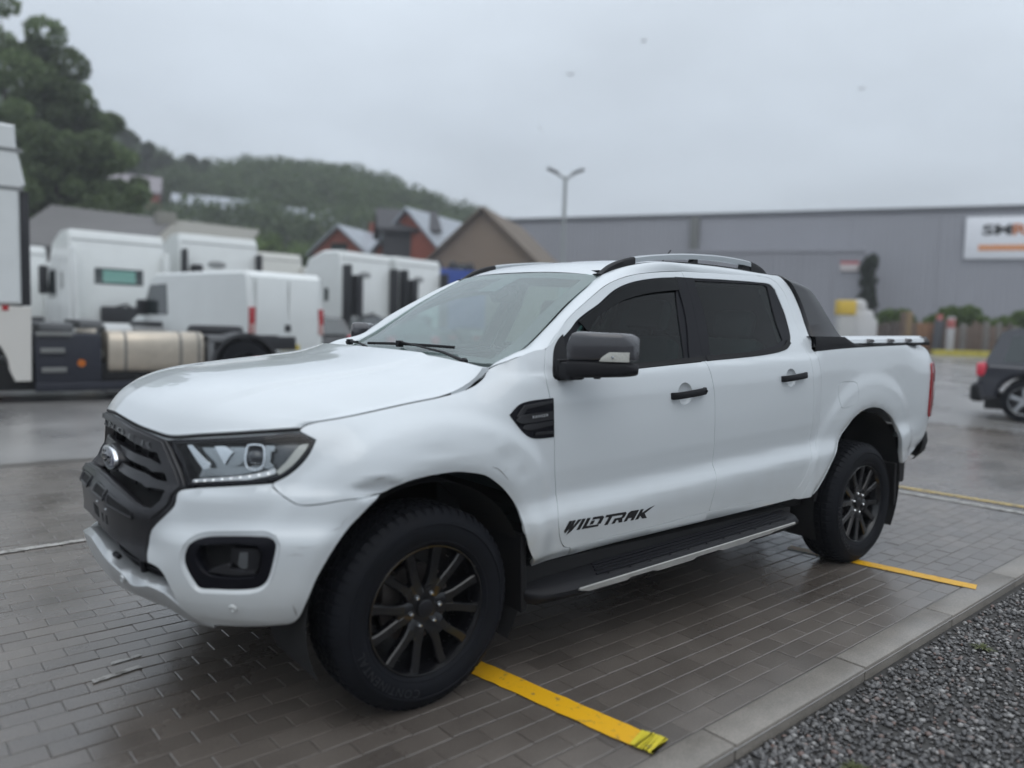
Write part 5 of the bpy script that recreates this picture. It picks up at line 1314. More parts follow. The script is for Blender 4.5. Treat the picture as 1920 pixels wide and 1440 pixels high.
# tailgate and rear bumper
def tgs(s, z):
    s = np.asarray(s, float); p = SP(np.minimum(s, SMAX - .003), z); p = np.array(p); return p
mb = MB(); mb.box((4.19, -.72, .80), (4.235, .72, 1.36), .02); mb.box((4.15, -.72, 1.34), (4.235, .72, 1.40), .015); mb.go('tailgate', m_paint, truck)
mb = MB(); mb.box((2.60, -.50, .80), (4.2, .50, .84)); mb.go('bed_floor', m_deep, truck, smooth=False)
mb = MB()
V = []; arc = [(4.10, .86), (4.17, .855), (4.25, .83), (4.32, .77), (4.36, .66), (4.375, .45), (4.375, 0)]
arc = [(x, -y) for x, y in arc] + [(x, y) for x, y in arc[::-1][1:]]
for x, y in arc:
    k = 1.0; V += [(x*.985 + .03, y*.93, .575), (x - .01, y*.985, .63), (x, y, .70), (x - .005, y*.99, .765), (x*.985, y*.93, .785)]
mb.add(V, [(i*5 + j, i*5 + j + 1, (i+1)*5 + j + 1, (i+1)*5 + j) for i in range(len(arc) - 1) for j in range(4)])
mb.go('rear_bumper', m_rub, truck, sharp=40)

# ---------------------------------------------------------------- scuttle, wipers
mb = MB()
cw = []
for y in np.linspace(-.74, .74, 31):
    a = abs(y); xr = float(rear_x(min(a, .78))) - .01; zr = float(rear_z(min(a, .78))); xw = float(wbx(min(a, .715))); zw = float(wbz(min(a, .715)))
    cw += [(xr, y, zr - .045), (xr + .03, y, zr - .030), (xw + .02, y, zw - .012), (xw + .05, y, zw - .02)]
mb.add(cw, [(i*4 + j, i*4 + j + 1, (i+1)*4 + j + 1, (i+1)*4 + j) for i in range(30) for j in range(3)]); mb.go('scuttle_panel', m_plast, truck, sharp=40)
def wiper(a, b, c):
    """blade from a to b lying on the glass, arm from c"""
    w = empty('wiper', parent=truck)
    P = [WS(u, v) + WSN(u, v)*.022 for u, v in ((a[0] + (b[0] - a[0])*t, a[1] + (b[1] - a[1])*t) for t in np.linspace(0, 1, 12))]
    mb = MB(); mb.tube([tuple(p) for p in P], .006, 6, flat=1.2); mb.go('wiper_blade', m_plast, w)
    m_ = P[5]; cc = np.array(c); mb = MB(); mb.tube([tuple(cc), tuple(cc*.7 + m_*.3 + np.array([0, 0, .014])), tuple(m_ + np.array([0, 0, .012]))], [.012, .009, .006], 6, flat=.6); mb.box(tuple(m_ - .014), tuple(m_ + np.array([.014, .014, .016])), .003); mb.sph(tuple(cc), (.018, .018, .014), 8, 5); mb.go('wiper_arm', m_plast, w)
wiper((.045, -.30), (.075, .62), (.335, -.60, 1.288)); wiper((.045, -.97), (.05, -.55), (.325, .18, 1.292))

# ---------------------------------------------------------------- cabin seen through the glass
mb = MB(); V = []
for y in np.linspace(-.70, .70, 15):
    a = abs(y); V += [(float(wbx(a)) + .03, y, 1.255 - .02*a), (.60, y, 1.262), (.80, y, 1.25), (.92, y, 1.20), (.93, y, 1.0), (.80, y, .8)]
mb.add(V, [(i*6 + j, i*6 + j + 1, (i+1)*6 + j + 1, (i+1)*6 + j) for i in range(14) for j in range(5)]); mb.prism([(.75, 1.24), (.80, 1.295), (.90, 1.29), (.94, 1.20)], -.55, -.20, 'y', .01); mb.go('dashboard', mat('dash_dark', (.05, .052, .055), .6), truck, sharp=40)
mb = MB(); mb.lathe([(.175, -.012), (.190, 0), (.175, .012), (.162, 0)], 32, 'x', close=True); mb.box((-.01, -.17, -.02), (.01, .17, .02), .004); mb.sph((0, 0, 0), (.03, .06, .06), 10, 6)
o = mb.go('steering_wheel', m_rub, truck); o.location = (1.03, -.38, 1.16); o.rotation_euler = (0, math.radians(-24), 0)
mb = MB(); mb.box((.55, -.33, 1.262), (.66, .02, 1.266)); o = mb.go('paper_sheet', mat('paper', (.72, .78, .72), .7), truck, smooth=False); o.location = (0, .45, .002); 
mb = MB(); mb.box((.62, -.30, 1.262), (.64, -.12, 1.272), .003); mb.go('yellow_strip', mat('yellow_tape', (.75, .78, .20), .5), truck)
mb = MB(); mb.box((.52, .08, 1.262), (.54, .24, 1.272), .003); mb.go('yellow_strip', MATS['yellow_tape'], truck)
for x, y in ((1.32, -.38), (1.32, .38), (2.08, -.40), (2.08, .40), (2.10, 0)):
    st = empty('seat', parent=truck)
    mb = MB(); mb.box((x - .30, y - .24, .72), (x + .22, y + .24, .90), .05); mb.go('seat_cushion', m_seat, st)
    R = Matrix.Rotation(math.radians(16), 3, 'Y'); mb = MB(); mb.box((-.06, -.23, 0), (.07, .23, .60), .05, rot=R, off=(x + .20, y, .82)); mb.go('backrest', m_seat, st)
    mb = MB(); mb.box((-.045, -.13, .0), (.045, .13, .17), .035, rot=R, off=(x + .375, y, 1.435 if x < 2 else 1.40)); mb.tube([(x + .36, y - .05, 1.36), (x + .385, y - .05, 1.48)], .007, 6); mb.tube([(x + .36, y + .05, 1.36), (x + .385, y + .05, 1.48)], .007, 6); mb.go('headrest', m_seat, st)
mb = MB(); mb.box((.70, -.84, .60), (2.5, .84, .66)); mb.box((1.15, -.55, 1.70), (2.3, .55, 1.72)); mb.go('cabin_floor', m_deep, truck, smooth=False)

# ================================================================ the yard around it
RH = np.array([math.sin(CAM_YPR[0]), -math.cos(CAM_YPR[0])]); FH = np.array([math.cos(CAM_YPR[0]), math.sin(CAM_YPR[0])])
CX = np.array(CAM_LOC[:2])
def yard(r, d):
    """a spot r metres to the right and d metres ahead of where the photographer stands"""
    return tuple(CX + RH*r + FH*d)
def gz(x, y):
    """lie of the land: the yard falls away level to the left and rises gently to the warehouse on the right"""
    r = (np.asarray(x) - CX[0])*RH[0] + (np.asarray(y) - CX[1])*RH[1]; d = (np.asarray(x) - CX[0])*FH[0] + (np.asarray(y) - CX[1])*FH[1]
    return .040*np.clip(d - 15, 0, 19)*sstep(2, 12, r)

# ---------------------------------------------------------------- ground materials
def wet_nodes(c0, c1, r0, r1, sc_=1.2, island=0., bump=.25, puddle=True):
    def f(nt, b, tc):
        N, L = nt.nodes, nt.links; geo = N.new('ShaderNodeNewGeometry'); oi = N.new('ShaderNodeObjectInfo')
        P = geo.outputs['Position']
        a = N.new('ShaderNodeTexNoise'); a.inputs['Scale'].default_value = sc_; a.inputs['Detail'].default_value = 8; a.inputs['Roughness'].default_value = .62; L.new(P, a.inputs['Vector'])
        g = N.new('ShaderNodeTexNoise'); g.inputs['Scale'].default_value = 160; g.inputs['Detail'].default_value = 3; L.new(P, g.inputs['Vector'])
        big = N.new('ShaderNodeTexNoise'); big.inputs['Scale'].default_value = .33; big.inputs['Detail'].default_value = 4; L.new(P, big.inputs['Vector'])
        mx = N.new('ShaderNodeMix'); mx.data_type = 'RGBA'; mx.inputs['A'].default_value = (*c0, 1); mx.inputs['B'].default_value = (*c1, 1)
        rr = N.new('ShaderNodeMapRange'); rr.inputs[1].default_value = .35; rr.inputs[2].default_value = .65; L.new(a.outputs[0], rr.inputs[0]); L.new(rr.outputs[0], mx.inputs['Factor'])
        v = N.new('ShaderNodeMath'); v.operation = 'ADD'; L.new(geo.outputs['Random Per Island'], v.inputs[0]); L.new(oi.outputs['Random'], v.inputs[1])
        fr = N.new('ShaderNodeMath'); fr.operation = 'FRACT'; L.new(v.outputs[0], fr.inputs[0])
        m2 = N.new('ShaderNodeMapRange'); m2.inputs[3].default_value = 1 - island; m2.inputs[4].default_value = 1 + island; L.new(fr.outputs[0], m2.inputs[0])
        gm = N.new('ShaderNodeMapRange'); gm.inputs[1].default_value = .3; gm.inputs[2].default_value = .7; gm.inputs[3].default_value = .8; gm.inputs[4].default_value = 1.2; L.new(g.outputs[0], gm.inputs[0])
        mm = N.new('ShaderNodeMath'); mm.operation = 'MULTIPLY'; L.new(m2.outputs[0], mm.inputs[0]); L.new(gm.outputs[0], mm.inputs[1])
        s = N.new('ShaderNodeVectorMath'); s.operation = 'SCALE'; L.new(mx.outputs['Result'], s.inputs[0]); L.new(mm.outputs[0], s.inputs['Scale']); L.new(s.outputs[0], b.inputs['Base Color'])
        ra = N.new('ShaderNodeMapRange'); ra.inputs[1].default_value = .38; ra.inputs[2].default_value = .60; ra.inputs[3].default_value = r0; ra.inputs[4].default_value = r1
        ad = N.new('ShaderNodeMath'); ad.operation = 'ADD'; h1 = N.new('ShaderNodeMath'); h1.operation = 'MULTIPLY'; h1.inputs[1].default_value = .45; L.new(a.outputs[0], h1.inputs[0])
        h2 = N.new('ShaderNodeMath'); h2.operation = 'MULTIPLY'; h2.inputs[1].default_value = .55; L.new(big.outputs[0], h2.inputs[0]); L.new(h1.outputs[0], ad.inputs[0]); L.new(h2.outputs[0], ad.inputs[1])
        L.new(ad.outputs[0], ra.inputs[0]); L.new(ra.outputs[0], b.inputs['Roughness'])
        b.inputs['IOR'].default_value = 1.45; b.inputs['Coat Weight'].default_value = .55; b.inputs['Coat Roughness'].default_value = .26
        bp = N.new('ShaderNodeBump'); bp.inputs['Strength'].default_value = bump; bp.inputs['Distance'].default_value = .003; L.new(g.outputs[0], bp.inputs['Height']); L.new(bp.outputs[0], b.inputs['Normal'])
    return f
m_asph = mat('wet_asphalt', build=wet_nodes((.185, .181, .178), (.275, .268, .262), .20, .44, .6, bump=.12))
m_pave = mat('wet_paver', build=wet_nodes((.088, .075, .065), (.140, .122, .106), .13, .40, 1.3, island=.14, bump=.14))
m_sand = mat('joint_sand', (.070, .062, .054), .35)
m_conc = mat('wet_concrete', build=wet_nodes((.17, .155, .135), (.23, .21, .185), .35, .6, 5, bump=.4))
def paint_mat(name, col, wear):
    def f(nt, b, tc):
        N, L = nt.nodes, nt.links; geo = N.new('ShaderNodeNewGeometry')
        a = N.new('ShaderNodeTexNoise'); a.inputs['Scale'].default_value = 22; a.inputs['Detail'].default_value = 8; a.inputs['Roughness'].default_value = .7; L.new(geo.outputs['Position'], a.inputs['Vector'])
        r = N.new('ShaderNodeMapRange'); r.inputs[1].default_value = wear; r.inputs[2].default_value = wear + .12; L.new(a.outputs[0], r.inputs[0])
        mx = N.new('ShaderNodeMix'); mx.data_type = 'RGBA'; mx.inputs['A'].default_value = (*col, 1); mx.inputs['B'].default_value = (.10, .09, .075, 1); L.new(r.outputs[0], mx.inputs['Factor']); L.new(mx.outputs['Result'], b.inputs['Base Color'])
    return mat(name, col, .4, build=f)
m_yel = paint_mat('yellow_road_paint', (.74, .40, .010), .565)
m_yel2 = paint_mat('worn_yellow_paint', (.46, .33, .10), .50)
m_whi = paint_mat('worn_white_paint', (.36, .35, .33), .48)

# ---------------------------------------------------------------- the ground sheet, out to the horizon
KA, KB = np.array([-40., -3.22]), np.array([60., .90])           # kerb face line (just off parallel with the parked pickup)
def kerb_y(x): return -1.72 + .041*(x - 1.0)
def ground():
    xs = np.concatenate([[-480, -300, -120, -50, -20], np.arange(-8, 80, 2.), [110, 180, 300, 480]]); V = []; F = []
    ts = np.concatenate([[0, 1.2, 3, 6, 10], np.arange(12, 80, 2.), [100, 160, 300, 440]])
    for x in xs:
        for t in ts: y = kerb_y(x) + t; V.append((x, y, float(gz(x, y)) - .012))
    n = len(ts)
    for i in range(len(xs) - 1):
        for j in range(n - 1): F.append((i*n + j, (i+1)*n + j, (i+1)*n + j + 1, i*n + j + 1))
    o = obj('ground', V, F, m_asph, None); return tag(o, kind='structure')
ground()
gb = MB(); gb.add([(-480, kerb_y(-480) + .02, -.058), (-480, -480, -.058), (480, -480, -.058), (480, kerb_y(480) + .02, -.058)], [(0, 1, 2, 3)])
tag(gb.go('gravel_bed', mat('gravel_soil', (.045, .043, .041), .85, bump=.6, bscale=60, vary=.3, vscale=20), None, False), kind='structure')

# pavers laid in stretcher bond, running with the kerb
pav = MB(); pav.add([(-9, kerb_y(-9) + .10, -.0030), (11, kerb_y(11) + .10, -.0030), (11, 5.2, -.0030), (-9, 5.2, -.0030)], [(0, 1, 2, 3)])
paving = pav.go('paving', m_sand, None, False); tag(paving, kind='structure')
PW, PL, J = .100, .200, .003
def paver_mesh():
    w, l, c = PW/2 - J/2, PL/2 - J/2, .0035
    V = [(-l, -w, -.0075), (l, -w, -.0075), (l, w, -.0075), (-l, w, -.0075), (-l, -w, -.002), (l, -w, -.002), (l, w, -.002), (-l, w, -.002), (-l+c, -w+c, 0), (l-c, -w+c, 0), (l-c, w-c, 0), (-l+c, w-c, 0)]
    F = [(0, 1, 5, 4), (1, 2, 6, 5), (2, 3, 7, 6), (3, 0, 4, 7), (4, 5, 9, 8), (5, 6, 10, 9), (6, 7, 11, 10), (7, 4, 8, 11), (8, 9, 10, 11)]
    return V, F
PV, PF = paver_mesh(); pm = bpy.data.meshes.new('paver'); pm.from_pydata(PV, [], PF); pm.materials.append(m_pave)
ang = math.atan(.041); ca, sa = math.cos(ang), math.sin(ang)
spots = []
for j in range(0, 66):
    for i in range(-45, 56):
        u = (i + (.5 if j % 2 else 0))*PL; v = .15 + (j + .5)*PW; x = 1.0 + u*ca - v*sa; y = -1.72 + u*sa + v*ca
        spots.append((x, y))
spots = np.array(spots)
cl = np.array(CAM_LOC); dx = np.stack([spots[:, 0] - cl[0], spots[:, 1] - cl[1], np.full(len(spots), -cl[2])], 1)
Rn, Un, Fn = np.array(Rv), np.array(Uv), np.array(Fv); dep = dx @ Fn; uu = (dx @ Rn)/dep; vv_ = (dx @ Un)/dep
inview = (dep > .5) & (np.abs(uu) < .69) & (np.abs(vv_) < .53)
shadowed = (spots[:, 0] > -.45) & (spots[:, 0] < 4.1) & (spots[:, 1] > -.66) & (spots[:, 1] < 3)
score = np.where(inview & ~shadowed, dep, 99.); near = set(np.argsort(score)[:300].tolist())
SV = []; SF = []
for k, (x, y) in enumerate(spots):
    h = float(RNG.normal(0, .0007)); tx, ty = RNG.normal(0, .0035, 2); rz = ang + float(RNG.normal(0, .004))
    if k in near:
        o = bpy.data.objects.new('paver', pm); COL.objects.link(o); o.parent = paving; o.location = (x, y, h); o.rotation_euler = (float(tx), float(ty), rz)
    elif dep[k] > .3 and abs(uu[k]) < .95:
        c_, s_ = math.cos(rz), math.sin(rz); b0 = len(SV)
        SV += [(x + a*c_ - b*s_, y + a*s_ + b*c_, (z + h + b*tx - a*ty) if z > -.007 else z) for a, b, z in PV]; SF += [tuple(i + b0 for i in f) for f in PF]
tag(obj('paver', SV, SF, m_pave, paving, smooth=False), kind='stuff')

# kerb stones along the edge, and the drop behind them
kerb = empty('kerb', (0, 0, 0)); tag(kerb, kind='structure')
kmb = MB(); kmb.box((-.496, -.07, -.16), (.496, .07, .002), .008); kp = kmb.go('kerb_stone', m_conc, kerb); first = True
for i in range(-9, 12):
    o = kp if first else kp.copy()
    if not first: COL.objects.link(o)
    first = False; u = i*1.0 + .25; o.location = (1.0 + u*ca - .07*0, -1.72 + u*sa + .075, float(RNG.normal(0, .0015))); o.rotation_euler = (0, 0, ang + float(RNG.normal(0, .002)))

# painted lines, draped a few millimetres over the pavers
def stripe(name, pts, w, m, label, group=None, z=.0055, jag=.0):
    P = [Vector((*p, 0)) for p in pts]; V = []; n = 24
    d = (P[-1] - P[0]).normalized(); nn = Vector((-d.y, d.x, 0))
    for i in range(n + 1):
        t = i/n; p = P[0].lerp(P[-1], t)
        for sg in (1, -1): q = p + nn*sg*(w/2 + random.uniform(-jag, jag)) + d*(random.uniform(-jag, jag) if 0 < i < n else random.uniform(-3*jag, 3*jag)); V.append((q.x, q.y, z + float(gz(q.x, q.y))))
    o = obj(name, V, [(2*i, 2*i+2, 2*i+3, 2*i+1) for i in range(n)], m, None, smooth=False); tag(o, kind='structure'); return o
stripe('painted_line', [(.30, -.40), (.497, -1.515)], .112, m_yel, '', jag=.003)
stripe('painted_line', [(.495, -1.505), (.520, -1.585)], .120, paint_mat('lime_paint', (.62, .52, .03), .60), '', z=.0098, jag=.006)
stripe('painted_line', [(3.14, -.45), (3.345, -1.53)], .10, m_yel2 if False else m_yel, '', jag=.003)
stripe('painted_line', [(5.60, 1.4), (5.80, -1.45)], .095, m_whi, '', jag=.003)
stripe('painted_line', [(5.80, 1.2), (6.10, -1.45)], .095, m_yel2, '', jag=.003)
stripe('painted_line', [(-.95, .035), (-.765, .075)], .030, m_whi, '', jag=.002)
stripe('painted_line', [(-.86, .165), (-.74, .185)], .022, m_whi, '', jag=.002)
stripe('painted_line', [(-1.25, 2.10), (-.52, 2.15)], .06, m_whi, '', jag=.003)

# gravel beyond the kerb
def gravel():
    bm = bmesh.new(); bmesh.ops.create_icosphere(bm, subdivisions=1, radius=1); bv = np.array([v.co[:] for v in bm.verts]); bf = [tuple(v.index for v in f.verts) for f in bm.faces]; bm.free()
    V = []; F = []; n = 0
    for k in range(15000):
        x = RNG.uniform(-.2, 4.6); t = RNG.uniform(.03, 1.0)**1.15*(.4 + .33*max(0, x)); y = kerb_y(x) - t
        s = abs(RNG.normal(.0055, .0035)) + .0035; sh = RNG.uniform(.6, 1.3, 3)*s; sh[2] *= .7
        a = RNG.uniform(0, 6.28); c, s2 = math.cos(a), math.sin(a); J_ = bv*(1 + RNG.normal(0, .12, (len(bv), 1)))*sh
        Vx = np.stack([J_[:, 0]*c - J_[:, 1]*s2 + x, J_[:, 0]*s2 + J_[:, 1]*c + y, J_[:, 2] - .055 + s*.3], 1); V.append(Vx); F += [tuple(i + n for i in f) for f in bf]; n += len(bv)
    def nodes(nt, b, tc):
        N, L = nt.nodes, nt.links; g = N.new('ShaderNodeNewGeometry'); r = N.new('ShaderNodeValToRGB'); L.new(g.outputs['Random Per Island'], r.inputs[0]); e = r.color_ramp.elements
        e[0].color = (.045, .043, .042, 1); e[1].color = (.32, .31, .30, 1)
        for p, c in ((.3, (.07, .069, .070)), (.6, (.115, .112, .112)), (.84, (.16, .155, .15)), (.90, (.15, .095, .08)), (.93, (.26, .255, .25))):
            q = e.new(p); q.color = (*c, 1)
        L.new(r.outputs[0], b.inputs['Base Color'])
    tag(obj('gravel', np.vstack(V), F, mat('gravel_stone', (.1, .1, .1), .35, build=nodes), None, smooth=True), kind='stuff')
gravel()
def weed(x, y, n, h, label):
    mb = MB()
    for k in range(n):
        a = random.uniform(0, 6.28); r = random.uniform(.01, .045); hh = h*random.uniform(.4, 1); w = random.uniform(.003, .006); c, s = math.cos(a), math.sin(a)
        p = [(x + c*r*.2, y + s*r*.2, -.055), (x + c*r*.8, y + s*r*.8, -.055 + hh), (x + c*r*1.7, y + s*r*1.7, -.055 + hh*.8)]
        mb.add([(p[0][0] - s*w, p[0][1] + c*w, p[0][2]), (p[0][0] + s*w, p[0][1] - c*w, p[0][2]), (p[1][0] + s*w, p[1][1] - c*w, p[1][2]), (p[1][0] - s*w, p[1][1] + c*w, p[1][2]), p[2]], [(0, 1, 2, 3), (3, 2, 4)])
    tag(mb.go('weed', mat('weed_green', (.075, .085, .03), .7), None, False), label, 'weed')
weed(1.02, -2.02, 70, .030, 'small mossy weed tuft growing among the grey gravel near the kerb')
weed(2.55, -1.86, 40, .022, 'low mossy tuft against the kerb where the gravel narrows')

# ================================================================ lorries, vans and cars
m_lw = mat('lorry_white', (.70, .725, .715), .35, coat=.5, vary=.04, vscale=2)
m_lw2 = mat('lorry_white_grey', (.62, .645, .645), .4, coat=.4, vary=.05, vscale=2)
m_ch = mat('chassis_black', (.012, .013, .017), .6)
m_lg = mat('lorry_glass', (.02, .03, .032), .06, coat=1.)
m_tl = mat('tail_red', (.35, .01, .015), .2, coat=.5)
m_alu = mat('brushed_tank', (.50, .445, .37), .38, metal=.75, vary=.1, vscale=6)
m_dsil = mat('deck_white', (.48, .49, .49), .45)
def lorry_wheel(name, parent, x, y, z, r, w, out, rimmat):
    wh = empty(name, (x, y, z), parent=parent)
    mb = MB(); mb.lathe([(r*.56, -w/2), (r*.9, -w/2), (r*.98, -w*.42), (r, -w*.3), (r, w*.3), (r*.98, w*.42), (r*.9, w/2), (r*.56, w/2)], 36, 'y'); mb.go('tyre', m_tyre, wh)
    mb = MB(); s = -1 if out < 0 else 1
    mb.lathe([(r*.57, s*w*.46), (r*.54, s*w*.40), (r*.50, s*w*.15), (r*.24, s*w*.10), (r*.22, s*w*.30), (0, s*w*.32)], 30, 'y'); mb.go('rim', rimmat, wh)
    return wh
def tractor(loc, rz, label, hi=3.7, body=None, mirror=True, variant=0):
    """artic tractor unit; local x forward, rear wall of the cab at x=0"""
    body = body or m_lw; t = empty('lorry_tractor', loc, rz); tag(t, label, 'lorry', 'white lorry tractor units parked in a row')
    prof = [(0, 1.0), (0, hi - .25), (.12, hi - .02), (.9, hi), (1.7, hi - .28), (2.05, 2.72), (2.28, 1.75), (2.32, .55), (1.9, .42), (1.75, .75), (1.45, 1.02), (1.05, 1.02), (.75, .78), (.62, .45), (.1, .45)]
    mb = MB(); mb.prism(prof, -1.22, 1.22, 'y', .07); mb.go('cab', body, t, sharp=40)
    mb = MB(); mb.prism([(2.065, 2.66), (2.29, 1.78), (2.305, 1.78), (2.08, 2.66)], -1.05, 1.05, 'y'); mb.go('windscreen', m_lg, t)
    for s in (1, -1):
        mb = MB(); mb.prism([(1.30, 1.75), (2.12, 1.72), (1.98, 2.50), (1.34, 2.52)], s*1.223, s*1.232, 'y'); mb.go('side_window', m_lg, t)
        mb = MB(); mb.prism([(.62, 2.0), (.82, 2.0), (.82, 2.45), (.62, 2.45)], s*1.223, s*1.232, 'y', .0); mb.go('side_window', m_lg, t)
        mb = MB(); mb.box((2.0, s*1.24, 1.85), (2.16, s*1.46, 2.65), .05); mb.box((1.98, s*1.2, 2.55), (2.1, s*1.40, 2.6), .01); mb.go('mirror', m_ch, t)
        mb = MB(); mb.box((-.42, s*1.10, 1.15), (-.02, s*1.20, hi - .5), .04); mb.go('side_fairing', body if variant != 1 else m_ch, t)
        mb = MB(); mb.box((-1.9, s*.42, .72), (1.6, s*.32, .98), .01); mb.go('chassis_rail', m_ch, t)
        mb = MB(); mb.lathe([(.58, -.29), (.62, -.29), (.62, .29), (.58, .29)], 20, 'y', c=(-2.6 + .0, s*.93, .52), close=True, a0=math.radians(12), a1=math.radians(168)); mb.go('mudguard', m_ch if variant % 2 else m_dsil, t)
        lorry_wheel('wheel', t, -2.6, s*.92, .52, .52, .58, s, m_dsil); lorry_wheel('wheel', t, 1.25, s*1.05, .52, .52, .32, s, m_dsil)
        mb = MB(); mb.box((-3.32, s*.55, .80), (-3.26, s*.95, .94), .01); mb.go('tail_lamp', m_tl, t)
        if variant != 2:
            mb = MB(); mb.box((-1.75, s*.60, .40), (-.25, s*1.18, .98), .08); mb.go('fuel_tank', m_alu, t)
    if variant == 0:
        mb = MB(); mb.box((-.012, -.62, 2.15), (.0, .62, 2.58), .0); w_ = mb.go('rear_window', m_lg, t)
        mb = MB(); mb.box((-.016, -.42, 2.20), (-.010, .42, 2.53)); mb.go('pane', mat('teal_reflection', (.16, .36, .31), .1, coat=1.), w_)  # reflection on the pane painted in as a teal base colour
    else:
        mb = MB(); mb.sph((0, .1, 2.95), (.02, .30, .12), 12, 6); mb.go('maker_mark', mat('mark_grey', (.28, .29, .29), .5), t)
        mb = MB(); mb.box((-.55, .70, 1.5), (-.10, .95, 2.9), .05); mb.go('exhaust_stack', m_ch, t)
    for zz in (1.02, hi - .30): mb = MB(); mb.box((-.006, -1.18, zz), (.0, 1.18, zz + .03)); mb.go('panel_joint', mat('shadow_grey', (.20, .21, .21), .6), t, False)
    mb = MB(); mb.prism([(.98, 1.08), (1.0, 1.08), (1.0, 2.75), (.98, 2.75)], -1.224, 1.224, 'y'); mb.go('door_seam', mat('shadow_grey', (.20, .21, .21), .6), t, False)
    mb = MB(); mb.box((-.20, -.50, 1.10), (-.02, .50, 1.55), .05); mb.tube([(-.1, -.3, 1.5), (-.25, -.1, 1.62), (-.1, .2, 1.5)], .03, 6); mb.go('air_lines', m_ch, t)
    mb = MB(); mb.box((-3.0, -.55, .98), (-.3, .55, 1.06), .01); mb.box((-1.1, -1.15, 1.02), (-.25, 1.15, 1.10), .02); mb.go('deck', m_dsil, t)
    mb = MB(); mb.lathe([(.0, 1.20), (.45, 1.20), (.5, 1.15), (.5, 1.08), (0, 1.08)], 24, 'z', c=(-2.4, 0, 0)); mb.go('fifth_wheel', m_ch, t)
    mb = MB(); mb.box((-3.3, -1.1, .55), (-3.22, 1.1, .70), .01); mb.box((-3.3, -1.0, .62), (-3.2, 1.0, .98), .01); mb.go('rear_crossmember', m_ch, t)
    return t
N_ = math.pi/2
tractor((3.25, 20.1, 0), N_ + .10, 'white lorry tractor with a teal rear window, leftmost of those parked behind the van', 3.58, variant=0)
tractor((6.35, 21.3, 0), N_ + .05, 'white high-roofed lorry tractor rising directly behind the white panel van', 3.85, variant=1)
tractor((11.45, 21.34, 0), N_ + .30, 'white lorry tractor in front of the small red gabled house', 3.74, variant=1)
tractor((13.98, 21.88, 0), N_ + .30, 'white lorry tractor at the right end of the row, next to the blue container', 3.74, variant=1)
tractor((9.7, 25.6, 0), N_ + .05, 'long-roofed cream white lorry seen over the right half of the van', 3.84, body=mat('lorry_cream', (.60, .60, .56), .4), variant=2)
tractor((.9, 24.2, 0), N_ + .12, 'low white lorry partly hidden behind the leftmost tractor unit', 3.35, variant=2)
tractor((7.9, 27.0, 0), N_ + .05, 'white lorry in the second row with just its roof showing', 3.6, body=m_lw2, variant=2)

